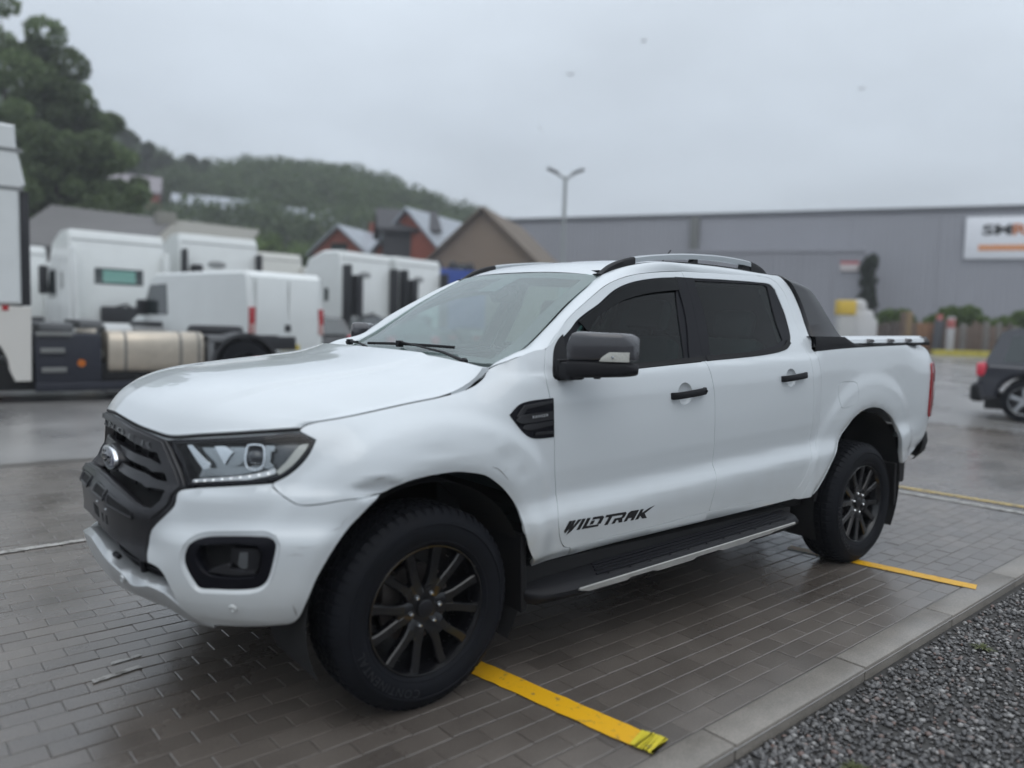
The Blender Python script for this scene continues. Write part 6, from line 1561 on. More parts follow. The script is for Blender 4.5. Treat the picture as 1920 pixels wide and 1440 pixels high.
def near_tractor():
    """the big tractor unit at the left edge, side-on: x back along its own length, near flank at y=0"""
    t = empty('lorry_tractor', (0, 10.5, 0)); tag(t, 'nearest white lorry tractor, side-on at the left edge with a ribbed silver fuel tank', 'lorry')
    cab = [(-.05, 1.50), (-.05, 3.2), (.03, 3.28), (-.08, 3.86), (-.09, 4.14), (-.7, 4.16), (-1.6, 3.9), (-2.0, 3.1), (-2.28, 2.0), (-2.32, .5), (-1.95, .4), (-1.9, 1.45)]
    mb = MB(); mb.prism(cab, 0, 2.46, 'y', .03); mb.go('cab', m_lw2, t, sharp=35)
    for z0, z1 in ((3.74, 3.80), (3.18, 3.24)):
        mb = MB(); mb.box((-2.0, -.004, z0), (.0, .02, z1)); mb.go('fairing_joint', mat('shadow_grey', (.20, .21, .21), .6), t)
    mb = MB(); mb.box((-.04, .03, 1.48), (.075, 2.4, 3.19), .01); mb.go('side_collar', m_ch, t)
    arch = [(.06, .33), (.075, 1.46), (-1.95, 1.50), (-1.95, .5), (-1.85, .5)] + [(-1.02 + .80*math.cos(a), .50 + .72*math.sin(a)) for a in np.linspace(math.pi, .0, 14)] + [(-.15, .33)]
    mb = MB(); mb.prism(arch, -.01, .30, 'y', .01); mb.go('wing', mat('lorry_bone', (.60, .585, .55), .4, coat=.3), t, sharp=35)
    mb = MB(); mb.box((-.30, -.02, 1.40), (-.22, .0, 1.48)); mb.go('marker_lamp', m_tl, t)
    mb = MB(); mb.box((.11, .02, .16), (1.03, .60, 1.06), .03); mb.box((.11, .0, .16), (1.60, .3, .30), .02); mb.go('battery_box', mat('navy_black', (.008, .010, .020), .5), t)
    for a, b in (((.18, .76), (.51, .84)), ((.19, .46), (.53, .54)), ((.12, 1.02), (.62, 1.09))): mb = MB(); mb.box((a[0], -.03, a[1]), (b[0], .0, b[1]), .01); mb.go('step_tread', mat('step_grey', (.16, .165, .16), .5), t)
    mb = MB(); mb.lathe([(.0, -.03), (.055, -.03), (.06, 0)], 16, 'y', c=(.74, .02, .60)); mb.go('amber_reflector', mat('amber', (.45, .12, .01), .3), t)
    V = MB(); n = 20
    prof = [(math.copysign(abs(math.cos(a))**.55, math.cos(a))*.32 + .34, math.copysign(abs(math.sin(a))**.55, math.sin(a))*.355 + .765) for a in np.linspace(0, 2*math.pi, 25)[:-1]]
    V.prism([(y, z) for y, z in prof], 1.12, 2.64, 'x', .03); ft = V.go('fuel_tank', m_alu, t, sharp=50)
    for x in (1.36, 2.22, 2.52):
        V = MB(); V.prism([(.34 + (y - .34)*1.015, .765 + (z - .765)*1.012) for y, z in prof], x, x + .05, 'x', .0); V.go('tank_strap', mat('strap_grey', (.22, .21, .19), .4, metal=.6), ft, sharp=50)
    for x, z, w_ in ((.45, 1.18, .5), (.95, 1.24, .35)): mb = MB(); mb.box((x - w_/2, .4, z - .1), (x + w_/2, 1.9, z + .04), .03); mb.go('catwalk', mat('dull_grey', (.14, .145, .15), .5), t)
    for y in (.75, 1.65): mb = MB(); mb.box((-.1, y, .78), (4.6, y + .08, 1.04), .01); mb.go('chassis_rail', m_ch, t)
    lorry_wheel('wheel', t, -1.02, .19, .50, .50, .32, -1, m_dsil); lorry_wheel('wheel', t, -1.02, 2.25, .50, .50, .32, 1, m_dsil)
    lorry_wheel('wheel', t, 3.35, .32, .50, .50, .60, -1, m_ch); lorry_wheel('wheel', t, 3.35, 2.12, .50, .50, .60, 1, m_ch)
    mb = MB(); mb.lathe([(.56, .0), (.62, .0), (.62, .62), (.56, .62)], 28, 'y', c=(3.35, -.02, .50), close=True, a0=math.radians(8), a1=math.radians(172)); mb.go('mudguard', mat('guard_black', (.02, .021, .024), .45), t)
    mb = MB(); mb.box((2.70, .02, .30), (2.80, .5, 1.05), .01); mb.box((2.70, .0, .95), (3.0, .5, 1.06), .02); mb.go('mudguard_stay', mat('dull_grey', (.14, .145, .15), .5), t)
    mb = MB(); mb.lathe([(.0, 1.22), (.45, 1.22), (.5, 1.16), (.5, 1.06), (0, 1.06)], 24, 'z', c=(3.2, 1.23, 0)); mb.go('fifth_wheel', m_ch, t)
    mb = MB(); mb.box((-2.2, .1, .18), (4.6, 2.4, .60), .02); mb.go('underbody', m_deep, t)
near_tractor()

def van(loc, rz):
    """panel van; local x forward, rear doors at x=0, left flank at y=+1"""
    t = empty('panel_van', loc, rz); tag(t, 'white panel van seen from its rear corner, with closed twin doors', 'van')
    m_v = mat('van_white', (.68, .71, .705), .35, coat=.6, vary=.03, vscale=2)
    prof = [(0, .45), (-.02, 1.3), (.05, 2.30), (.20, 2.42), (4.2, 2.42), (4.45, 2.30), (5.05, 1.45), (5.75, 1.10), (5.9, .9), (5.92, .45)]
    def arc(cx): return [(cx + .44*math.cos(a), .36 + .44*math.sin(a)) for a in np.linspace(0.1, math.pi - .1, 10)]
    prof += arc(4.95) + arc(1.25)
    mb = MB(); mb.prism(prof, -1.0, 1.0, 'y', .06); mb.go('body', m_v, t, sharp=35)
    for s in (1, -1):
        mb = MB(); mb.prism([(3.55, 1.38), (4.85, 1.38), (4.42, 2.12), (3.60, 2.15)], s*1.002, s*1.012, 'y'); mb.go('side_window', m_lg, t)
        mb = MB(); mb.prism([(.35, .55), (3.4, .55), (3.4, .66), (.35, .66)], s*1.0, s*1.015, 'y'); mb.go('side_rub_strip', mat('dull_grey', (.14, .145, .15), .5), t)
        mb = MB(); mb.box((-.03, s*.84, 1.02), (.05, s*.985, 1.62), .02); mb.go('tail_lamp', m_tl, t)
        mb = MB(); mb.box((-.038, s*.86, 1.0), (-.02, s*.97, 1.25), .01); mb.go('lamp_lens', mat('pink_lens', (.45, .30, .28), .2), t)
        mb = MB(); mb.box((-.032, s*.02, .62), (-.01, s*.82, 2.28), .012); mb.go('rear_door', m_v, t)
        mb = MB(); mb.box((4.5, s*1.02, 1.35), (4.65, s*1.28, 1.75), .05); mb.go('mirror', m_ch, t)
        for x in (1.25, 4.95): lorry_wheel('wheel', t, x, s*.87, .34, .34, .24, s, m_dsil)
    mb = MB(); mb.box((-.045, -.06, 1.08), (-.03, .10, 1.24), .01); mb.go('door_handle', m_ch, t)
    mb = MB(); mb.box((-.10, -.95, .38), (.05, .95, .58), .03); mb.go('rear_bumper', mat('bumper_grey', (.05, .052, .055), .6), t)
    mb = MB(); mb.box((-.045, -.30, .66), (-.033, .22, .78), .0); mb.go('number_plate', mat('plate_yellow', (.50, .40, .06), .5), t)
    mb = MB(); mb.prism([(4.50, 2.24), (5.02, 1.50), (5.05, 1.51), (4.53, 2.25)], -.86, .86, 'y'); mb.go('windscreen', m_lg, t)
van((5.45, 13.75, 0), N_ + .22)

def car(loc, rz, L_, W_, H_, col, label, name='parked_car', suv=False):
    t = empty(name, loc, rz); tag(t, label, 'car'); m_b = mat('car_' + name + str(len(MATS)), col, .25, coat=1., coat_rough=.04)
    w = W_/2; r = .34 if not suv else .36; xa, xb = (.70 if suv else .16*L_ + .12), .80*L_
    def arc(cx): return [(cx + (r + .06)*math.cos(a), r + (r + .06)*math.sin(a)*1.0) for a in np.linspace(.05, math.pi - .05, 10)]
    zb = H_*.60
    prof = [(.02, .30), (-.04, .55), (.0, zb*.85), (.10, zb + .04), (L_*.70, zb), (L_*.97, zb*.76), (L_, .55), (L_*.985, .28)] + arc(xb) + arc(xa)
    mb = MB(); mb.prism(prof, -w, w, 'y', .08); mb.go('body', m_b, t, sharp=40)
    top = [(.06, zb), (.30 if suv else .55, H_ - .06), (.55 if suv else .9, H_), (L_*.52, H_ - .01), (L_*.60, H_ - .10), (L_*.76, zb - .02)]
    mb = MB(); V = []; n = len(top)
    for k, (ins_) in enumerate((0, 1)):
        pass
    for s in (-1, 1):
        for x, z in top: V.append((x, s*(w - .03 - .17*(z - zb)/(H_ - zb)), z))
    F = [tuple(range(n)), tuple(range(n, 2*n))[::-1]] + [(i, (i+1) % n, n + (i+1) % n, n + i) for i in range(n)]
    mb.add(V, F); mb.go('cabin', m_b, t, sharp=35)
    def win(x0, x1, s):
        za, zc = zb + .05, H_ - .13
        f = lambda x, z: (x, s*(w - .03 - .17*(z - zb)/(H_ - zb) + .008), z)
        xt0 = x0 + (.12 if x0 < .6 else .0); xt1 = x1 - (.32 if x1 > L_*.6 else 0)
        V = [f(x0, za), f(x1, za), f(xt1, zc), f(xt0, zc)]; mb = MB(); mb.add(V + [(a, b - s*.01, c) for a, b, c in V], [(0, 1, 2, 3), (7, 6, 5, 4), (0, 4, 5, 1), (1, 5, 6, 2), (2, 6, 7, 3), (3, 7, 4, 0)]); mb.go('side_window', m_lg, t, False)
    for s in (1, -1):
        win(.34 if suv else .62, L_*.30, s); win(L_*.315, L_*.48, s); win(L_*.495, L_*.70, s)
        mb = MB(); mb.box((-.055, s*(w - .26), zb*.78), (.10, s*(w + .006), zb*.78 + .24), .04); mb.go('tail_lamp', mat('lamp_glow_red', (.62, .03, .06), .2, coat=.8), t)
        for x in (xa, xb):
            wh = lorry_wheel('wheel', t, x, s*(w - .11), r, r, .22, s, m_ch)
            mb = MB()
            for k in range(5):
                a = 2*math.pi*k/5 + .3; R = Matrix.Rotation(-a, 3, 'Y'); mb.box((.03, s*.085, -.035), (r*.60, s*.118, .035), .008, rot=R)
            mb.lathe([(r*.60, s*.10), (r*.66, s*.115), (r*.68, s*.10)], 30, 'y'); mb.lathe([(0, s*.12), (.06, s*.118), (.07, s*.09)], 16, 'y'); mb.go('alloy_spokes', mat('alloy_silver', (.42, .44, .46), .3, metal=.7), wh)
    mb = MB(); y0 = w*.72; mb.add([(.085, -y0, zb + .06), (.085, y0, zb + .06), (.30 if suv else .50, y0*.86, H_ - .10), (.30 if suv else .50, -y0*.86, H_ - .10)], [(0, 1, 2, 3)]); mb.add([(.080, -y0, zb + .06), (.080, y0, zb + .06), (.295 if suv else .495, y0*.86, H_ - .10), (.295 if suv else .495, -y0*.86, H_ - .10)], [(3, 2, 1, 0)]); o = mb.go('rear_window', m_lg, t, False); o.location.x = -.02; o.location.z = .01
    mb = MB(); mb.box((-.13, -w*.96, .30), (.12, w*.96, .62), .07); mb.go('rear_bumper', m_plast if suv else m_b, t)
    mb = MB(); mb.box((-.145, -.26, .44), (-.125, .26, .55)); mb.go('number_plate', mat('plate_yellow', (.5, .4, .06), .5), t)
    mb = MB(); mb.box((.1, -w*.9, .18), (L_*.96, w*.9, .40), .02); mb.go('underbody', m_deep, t)
    return t
sx, sy = yard(8.80, 14.35)
car((sx, sy, 0), math.atan2(-.955, .28), 4.3, 1.82, 1.62, (.030, .032, .042), 'dark blue-grey SUV cut off by the right edge, red tail lamp showing', 'parked_suv', True)
car((8.15, 17.4, 0), N_ - .05, 4.2, 1.76, 1.47, (.018, .018, .020), 'black hatchback with a red tail lamp parked right of the white van')
car((10.6, 16.7, 0), N_ - .02, 4.3, 1.78, 1.50, (.022, .025, .032), 'dark hatchback half hidden behind the pickup bonnet, beside the lorries')
mb = MB(); mb.box((-.22, -.12, 0), (.22, .12, .26), .03); o = mb.go('wheel_chock', mat('chock_yellow', (.55, .38, .03), .5), None); o.location = (7.05, 13.9, 0); tag(o, 'yellow block standing on the ground at the rear corner of the white van', 'chock')
# blue curtain body with two dark domes on top
t = empty('blue_container', (18.6, 25.6, 0), .0); tag(t, 'blue box container behind the pickup roof with round dark lids on top', 'container')
mb = MB(); mb.box((-1.3, 0, .9), (1.25, 6, 3.75), .05); mb.go('body', mat('container_blue', (.015, .05, .26), .45), t)
for x in (-.95, -.1, .85): mb = MB(); mb.sph((x, .8, 3.80), (.24, .3, .38), 12, 8); mb.go('lid', m_ch, t)
for s in (0, 1): lorry_wheel('wheel', t, -.9 + 1.8*s, 1.0, .5, .5, .3, -1, m_ch)
mb = MB(); mb.box((-1.2, .1, .5), (1.2, 5.8, .9), .02); mb.go('chassis', m_ch, t)

# ================================================================ street lamp, warehouse, fence
t = empty('street_lamp', (21.2, 21.9, 0)); tag(t, 'tall grey double-headed street lamp rising behind the pickup roof', 'street lamp')
g_lamp = mat('galvanised', (.30, .32, .32), .5, metal=.3)
mb = MB(); mb.tube([(0, 0, 0), (0, 0, 1.2), (0, 0, 7.75)], [.13, .105, .075], 12); mb.go('pole', g_lamp, t)
for s in (1, -1):
    r_ = RH*s
    mb = MB(); mb.tube([(0, 0, 7.70), (r_[0]*.25, r_[1]*.25, 7.85), (r_[0]*.45, r_[1]*.45, 8.0)], .06, 8); mb.go('arm', g_lamp, t)
    mb = MB(); R = Matrix.Rotation(math.atan2(r_[1], r_[0]), 3, 'Z') @ Matrix.Rotation(-.38, 3, 'Y'); mb.box((0, -.13, -.06), (.55, .13, .07), .05, rot=R, off=(r_[0]*.30, r_[1]*.30, 7.93)); mb.go('lamp_head', mat('lamp_head_grey', (.12, .13, .135), .5), t)

WA, WB_ = np.array([33.0, 42.4]), np.array([60.0, -8.4]); wd = WB_ - WA; WL = float(np.linalg.norm(wd)); wd /= WL; wn = np.array([-wd[1], wd[0]])   # wn points away from the camera side
if np.dot(wn, FH) < 0: wn = -wn
t = empty('warehouse', (WA[0], WA[1], 0), math.atan2(wd[1], wd[0])); tag(t, 'long grey clad warehouse with a flat roofline across the back of the yard', 'warehouse')
m_clad = mat('grey_cladding', (.30, .305, .335), .5, vary=.04, vscale=.4)
def rib_panel(x0, x1, z0, z1, y, m, name, parent, pitch=.30, dp=.022):
    V = []; n = int((x1 - x0)/pitch); 
    for i in range(n + 1):
        x = x0 + (x1 - x0)*i/n; p = (x1 - x0)/n
        for a, b in ((0, 0), (.35, 0), (.5, -dp), (.85, -dp)):
            if i == n and a: break
            V.append((x + a*p, y + b))
    m_ = len(V); vv = [(x, yy, z0) for x, yy in V] + [(x, yy, z1) for x, yy in V]
    mb = MB(); mb.add(vv, [(i, i+1, m_ + i + 1, m_ + i) for i in range(m_ - 1)]); o = mb.go(name, m, parent, smooth=False)
    return o
HW = 8.75
for k in range(12):
    x0 = k*WL/12; rib_panel(x0 + .01, x0 + WL/12 - .01, .9, HW, 0, m_clad, 'cladding_panel', t)
sgn = 1 if wn @ np.array([-wd[1], wd[0]]) > 0 else -1
mb = MB(); mb.box((0, .05*sgn, 0), (WL, 30*sgn, HW - .1)); mb.go('building_core', m_clad, t, False)
mb = MB(); mb.box((-.1, -.12, HW - .05), (WL, .3*sgn, HW + .22), .02); mb.go('parapet_trim', mat('trim_grey', (.12, .125, .14), .5), t)
mb = MB(); mb.box((0, -.10, 0), (WL, .1, .95), .02); mb.go('plinth', mat('plinth_grey', (.20, .20, .20), .8), t)
def along(u, off=0.):
    """distance along the warehouse front under picture direction u = r/d"""
    # solve CX + (RH*u + FH)*d = WA + wd*s
    A = np.array([[RH[0]*u + FH[0], -wd[0]], [RH[1]*u + FH[1], -wd[1]]]); q = np.linalg.solve(A, WA - wn*off - CX); return float(q[1]), float(q[0])
for u in ((1290 - 960)/1439,):
    s_, d_ = along(u); mb = MB(); mb.box((s_ - .28, -.30*sgn, 3.0), (s_ + .28, -.06*sgn, HW), .02); mb.go('downpipe', mat('pipe_grey', (.13, .135, .13), .6), t)
# lower annex in front
s0_, _ = along((1275 - 960)/1439, 3.); s1__, _ = along((1606 - 960)/1439, 3.)
m_ann = mat('annex_cladding', (.265, .27, .298), .55, vary=.03, vscale=.4)
an = empty('annex', tuple(WA + wd*s0_ - wn*3.0) + (0,), math.atan2(wd[1], wd[0])); tag(an, 'lower grey annex standing against the long warehouse', 'building')
La = s1__ - s0_
for k in range(6): rib_panel(k*La/6 + .01, (k+1)*La/6 - .01, .5, 6.15, 0, m_ann, 'cladding_panel', an)
mb = MB(); mb.box((0, .05*sgn, 0), (La, 2.9*sgn, 6.1)); mb.box((-.05, -.08, 6.1), (La + .05, 2.9*sgn, 6.3), .02); mb.go('building_core', m_ann, an, False)
o = MB(); o.box((La - 1.25, -.14, 5.0), (La - .25, -.08, 5.55), .01); wsn = o.go('wall_plate', mat('plate_white', (.55, .50, .50), .5), an)
o = MB(); o.box((La - 1.25, -.16, 5.42), (La - .25, -.142, 5.55)); o.go('plate_band', mat('band_red', (.45, .05, .06), .5), wsn)
# sign board on the warehouse
s_, d_ = along((1789 - 960)/1439); s2_, _ = along((1946 - 960)/1439)
sb_ = empty('sign_board', tuple(WA + wd*s_ - wn*.14) + (0,), math.atan2(wd[1], wd[0])); tag(sb_, 'white company sign with dark and orange lettering high on the warehouse wall', 'sign')
Lb = s2_ - s_; z1s = 1.455 + (631 - 413)/1439*d_; z0s = 1.455 + (632 - 490)/1439*d_; print('sign', Lb, z0s, z1s, d_)
m_sg = mat('sign_white', (.82, .84, .88), .4)
mb = MB(); mb.box((0, -.06, z0s), (Lb, .06, z1s), .02); mb.go('board', m_sg, sb_)
def sign_text(txt, x0, x1, z0, h, m, name='lettering'):
    V, F = text_mesh(txt, 1., offset=.035); V = V/np.array([V[:, 0].max(), V[:, 1].max(), 1])
    y = -.075
    obj(name, [(x0 + v[0]*(x1 - x0), y, z0 + v[1]*h) for v in V], list(F) + [f[::-1] for f in F], m, sb_, smooth=False)
hs_ = z1s - z0s
m_sd, m_so = mat('sign_dark', (.05, .055, .06), .5), mat('sign_orange', (.75, .25, .03), .5)
sign_text('SM', Lb*.20, Lb*.55, z0s + hs_*.56, hs_*.26, m_sd); sign_text('R', Lb*.56, Lb*.74, z0s + hs_*.56, hs_*.26, m_so)
for k in range(11): mb = MB(); x = Lb*(.17 + .052*k); mb.box((x, -.08, z0s + hs_*.20), (x + Lb*.043, -.065, z0s + hs_*.33)); mb.go('small_lettering', m_so, sb_, False)

# ---------------------------------------------------------------- foliage
def leafmat(name, c0, c1):
    def f(nt, b, tc):
        N, L = nt.nodes, nt.links; g = N.new('ShaderNodeNewGeometry'); oi = N.new('ShaderNodeObjectInfo'); r = N.new('ShaderNodeMix'); r.data_type = 'RGBA'; r.inputs['A'].default_value = (*c0, 1); r.inputs['B'].default_value = (*c1, 1); L.new(g.outputs['Random Per Island'], r.inputs['Factor'])
        m_ = N.new('ShaderNodeMapRange'); m_.inputs[3].default_value = .75; m_.inputs[4].default_value = 1.25; L.new(oi.outputs['Random'], m_.inputs[0])
        s = N.new('ShaderNodeVectorMath'); s.operation = 'SCALE'; L.new(r.outputs['Result'], s.inputs[0]); L.new(m_.outputs[0], s.inputs['Scale']); L.new(s.outputs[0], b.inputs['Base Color'])
        t = N.new('ShaderNodeBsdfTranslucent'); L.new(s.outputs[0], t.inputs[0]); mx = N.new('ShaderNodeMixShader'); mx.inputs[0].default_value = .45; out = [n for n in N if n.type == 'OUTPUT_MATERIAL'][0]
        L.new(b.outputs[0], mx.inputs[1]); L.new(t.outputs[0], mx.inputs[2]); L.new(mx.outputs[0], out.inputs[0])
    return mat(name, c0, .75, spec=.25, build=f)
m_lf = leafmat('leaf_dark', (.075, .115, .050), (.200, .260, .125))
m_lfm = leafmat('leaf_mid', (.070, .115, .030), (.165, .235, .075))
m_lfh = leafmat('leaf_far', (.055, .080, .042), (.115, .150, .080))
m_bark = mat('bark', (.055, .048, .040), .9, vary=.2, vscale=3)
def leaves(n, blobs, size):
    """leaf faces spread through a set of ellipsoids (cx,cy,cz,rx,ry,rz), thinned at the rims"""
    B = np.array(blobs, float); w = B[:, 3]*B[:, 4]*B[:, 5]; idx = RNG.choice(len(B), n, p=w**.66/np.sum(w**.66))
    d = RNG.normal(size=(n, 3)); d /= np.linalg.norm(d, axis=1)[:, None]; rad = RNG.uniform(.45, 1.06, (n, 1))**.6
    c = B[idx, :3] + d*rad*B[idx, 3:]
    a = RNG.normal(size=(n, 3)); a /= np.linalg.norm(a, axis=1)[:, None]; b = np.cross(a, RNG.normal(size=(n, 3))); b /= np.linalg.norm(b, axis=1)[:, None]
    s = size*RNG.uniform(.6, 1.4, (n, 1)); a *= s; b *= s*.7
    V = np.stack([c - a, c - b, c + a, c + b], 1).reshape(-1, 3); F = np.arange(4*n).reshape(-1, 4)
    return V, F
def big_mesh(name, V, F, m, parent=None):
    me = bpy.data.meshes.new(name); V = np.asarray(V, np.float32); F = np.asarray(F, np.int32); k = F.shape[1]
    me.vertices.add(len(V)); me.vertices.foreach_set('co', V.ravel()); me.loops.add(F.size); me.loops.foreach_set('vertex_index', F.ravel()); me.polygons.add(len(F)); me.polygons.foreach_set('loop_start', np.arange(0, F.size, k, dtype=np.int32)); me.update(calc_edges=True)
    me.materials.append(m); o = bpy.data.objects.new(name, me); COL.objects.link(o); o.parent = parent; return o
def tree(loc, H_, R_, label, m=None, n=7000, trunk=.28, crown0=.30, leaf=.22, group='tall trees above the lorries at the left', seed=0, nb=16):
    rs = np.random.default_rng(seed); t = empty('tree', loc); tag(t, label, 'tree', group)
    blobs = []
    for k in range(nb):
        z = H_*(crown0 + (1 - crown0)*(.10 + .86*rs.random())); f = math.sqrt(max(.05, 1 - ((z/H_ - crown0)/(1 - crown0)*1.15 - .35)**2))
        a = rs.random()*6.28; r = R_*f*math.sqrt(rs.random())*.85; s = R_*rs.uniform(.17, .33)
        blobs.append((r*math.cos(a), r*math.sin(a), min(z, H_ - s*.7), s, s, s*.8))
    mb = MB(); top = H_*.8; mb.tube([(0, 0, -.5), (.05, 0, H_*.2), (-.1, .1, H_*.5), (.1, 0, top)], [trunk, trunk*.8, trunk*.5, trunk*.12], 8)
    tr_ = mb.go('trunk', m_bark, t)
    mb = MB()
    for k, b in enumerate(blobs[:12]):
        z0 = H_*(.22 + .4*rs.random()); mb.tube([(0, 0, z0), (b[0]*.45, b[1]*.45, z0 + (b[2] - z0)*.55), (b[0], b[1], b[2])], [trunk*.34, trunk*.2, trunk*.05], 5)
    mb.go('branches', m_bark, tr_)
    V, F = leaves(n, blobs, leaf); big_mesh('crown', V, F, m or m_lf, t)
    return t
# ground of the hill rising on the left
def hill_z(r, d):
    a = 1.0*sstep(30, 120, d)*np.interp(r/d, (-.75, -.60, -.43, -.33, -.20, -.08, .0, .05, .2), (31, 29, 19.5, 20.5, 19.5, 15, 11.5, 8, 3))
    return a*np.clip(d/120, 0, 1.6)
hv = []; hr = np.linspace(-1.4, .5, 60); hd = np.array([28, 33, 40, 50, 60, 70, 80, 90, 100, 110, 120, 130, 150, 200, 300.])
for d in hd:
    for q in hr: p = yard(q*d, d); hv.append((p[0], p[1], float(hill_z(q*d, d)) - .05))
n = len(hr); o = obj('hillside', hv, [(i*n + j, i*n + j + 1, (i+1)*n + j + 1, (i+1)*n + j) for i in range(len(hd) - 1) for j in range(n - 1)], mat('hill_grass', (.055, .075, .030), .9, vary=.3, vscale=.3), None); tag(o, kind='structure')
# woodland over the hill: a far mass
V_, F_ = [], []; k0 = 0
Bl = []
for k in range(620):
    q = RNG.uniform(-.72, .10); d = RNG.uniform(78, 128) if RNG.random() < .75 else RNG.uniform(112, 128); r = q*d; p = yard(r, d); z = float(hill_z(r, d)); s = RNG.uniform(1.8, 3.4)*(1 if q < .0 else .7)
    u_ = 960 + q*1439
    # gardens and houses keep the slope clear here and there
    if any(a < u_ < b and c < d < e for a, b, c, e in ((185, 325, 84, 97), (320, 460, 84, 96), (505, 620, 84, 95))): continue
    Bl.append((p[0], p[1], z + s*.7, s, s, s*.95))
V, F = leaves(90000, Bl, .32); o = big_mesh('woodland', V, F, m_lfh); tag(o, 'hazy woodland covering the ridge of the hill behind the yard', 'woodland', kind='stuff')
Bl = []
for k in range(330):
    q = RNG.uniform(-.66, -.20); d = RNG.uniform(44, 84); r = q*d; p = yard(r, d); z = float(hill_z(r, d)); s = RNG.uniform(.9, 2.0); Bl.append((p[0], p[1], z + s*.5, s, s, s*.85))
V, F = leaves(70000, Bl, .18); o = big_mesh('shrubbery', V, F, m_lfm); tag(o, 'light green scrub on the lower slope above the barn roof', 'shrubs', kind='stuff')
# individual trees
TT = [(-.655, 43, 18.2, 4.2, 'tallest of the dark trees, at the left edge above the nearest lorry', 1, m_lf), (-.60, 44, 16.2, 3.6, 'dark tree with gaps in its crown, second from the left edge', 2, m_lf), (-.565, 45, 15.4, 3.3, 'dark loose-crowned tree between the tallest tree and the hillside house', 3, m_lf),
      (-.535, 46, 13.0, 2.6, 'rounded dark tree at the right end of the tall clump', 4, m_lf), (-.635, 40, 11.5, 3.6, 'dense dark tree low in front of the tallest one', 5, m_lf), (-.585, 40, 10.5, 3.4, 'bushy dark tree above the grey barn roof', 6, m_lf), (-.54, 42, 10.2, 3.2, 'dark green tree between the barn and the hillside house', 7, m_lf), (-.69, 41, 14.6, 3.4, 'dark tree cut off by the left edge of the picture', 8, m_lf)]
for q, d, h, R_, lab, sd, mm_ in TT:
    p = yard(q*d, d); tree((p[0], p[1], float(hill_z(q*d, d))*.9), h - float(hill_z(q*d, d))*.9, R_, lab, mm_, n=11000 if sd < 5 or sd == 8 else 11000, seed=sd, leaf=.125, nb=17 if sd < 5 else 20)
TT2 = [(-.50, 100, 7.5, 3.4, 'pale grey-green tree on the crest right of the tall clump', 11), (-.475, 104, 6.0, 3.0, 'rounded pale tree on the crest beside the taller pale one', 12), (-.425, 112, 6.2, 2.2, 'narrow dark conifer-like tree on the dip of the ridge', 13), (-.405, 114, 5.0, 2.4, 'small dark tree on the ridge next to the narrow one', 14),
       (-.50, 58, 5.2, 2.8, 'light green round tree below the red hillside house', 15), (-.45, 60, 4.4, 2.4, 'light green bush-like tree halfway down the slope', 16), (-.415, 55, 3.8, 1.5, 'small dark rounded tree above the high-roofed lorry', 17), (-.34, 62, 4.4, 2.6, 'mid green tree on the lower slope left of the red gabled house', 18), (-.30, 66, 4.6, 2.4, 'mid green tree just left of the red gabled house roof', 19)]
for q, d, h, R_, lab, sd in TT2:
    p = yard(q*d, d); tree((p[0], p[1], float(hill_z(q*d, d))), h, R_, lab, m_lfh if d > 90 else m_lfm, n=4500, trunk=.2, seed=sd, leaf=.22 if d > 90 else .15, crown0=.12, group='trees on the slope and ridge', nb=12)

# ---------------------------------------------------------------- houses
def house(loc, rz, L_, W_, He, Hr, mw, mr, label, cat='house', wins=(), chimney=None, z=0.):
    """ridge along local x; gable ends at x=0 and x=L"""
    t = empty('house' if cat == 'house' else cat, (loc[0], loc[1], z), rz); tag(t, label, cat)
    mb = MB(); mb.prism([(-W_/2, 0), (W_/2, 0), (W_/2, He), (0, Hr), (-W_/2, He)], 0, L_, 'x'); mb.go('wall', mw, t, False)
    k = (Hr - He)/(W_/2); o_ = .35
    for s in (1, -1):
        mb = MB(); V = [(-o_, 0, Hr + .02), (L_ + o_, 0, Hr + .02), (L_ + o_, s*(W_/2 + o_), He - k*o_ + .02), (-o_, s*(W_/2 + o_), He - k*o_ + .02)]
        mb.add(V + [(a, b, c + .16) for a, b, c in V], [(0, 1, 2, 3), (4, 5, 6, 7), (0, 1, 5, 4), (1, 2, 6, 5), (2, 3, 7, 6), (3, 0, 4, 7)]); mb.go('roof', mr, t, False)
    for (f, a, zc, w_, h_) in wins:                  # f: 'g' gable end x=0, 'n'/'p' long side -y/+y
        mb = MB()
        if f == 'g': mb.box((-.06, a - w_/2, zc), (.04, a + w_/2, zc + h_))
        elif f == 'n': mb.box((a - w_/2, -W_/2 - .06, zc), (a + w_/2, -W_/2 + .04, zc + h_))
        else: mb.box((a - w_/2, W_/2 - .04, zc), (a + w_/2, W_/2 + .06, zc + h_))
        mb.go('window', m_lg, t, False)
    if chimney: mb = MB(); mb.box((chimney - .35, -.35, Hr - .6), (chimney + .35, .35, Hr + .9), .02); mb.go('chimney', mw, t, False)
    return t
m_brick = mat('red_brick', (.27, .075, .050), .8, vary=.15, vscale=.8)
m_slate = mat('light_slate', (.30, .33, .37), .35, vary=.05, vscale=1)
m_slate_d = mat('dark_slate', (.040, .040, .046), .7, vary=.1, vscale=1)
m_tan = mat('tan_render', (.235, .180, .135), .85, vary=.08, vscale=.4)
m_brown = mat('brown_tile', (.155, .125, .098), .85, vary=.12, vscale=.8)
m_barn = mat('barn_roof', (.115, .112, .112), .6, vary=.10, vscale=.5)
m_barn2 = mat('barn_roof_pale', (.21, .205, .18), .6, vary=.08, vscale=.5)
fr_ = math.atan2(FH[1], FH[0])
p = yard(-11.4, 50); house(p, fr_ - .30, 8, 3.8, 5.6, 7.2, m_brick, m_slate, 'small red brick gabled house with a pale slate roof, behind the lorries', wins=(('g', 0, 5.3, 1.2, .9),), chimney=5)
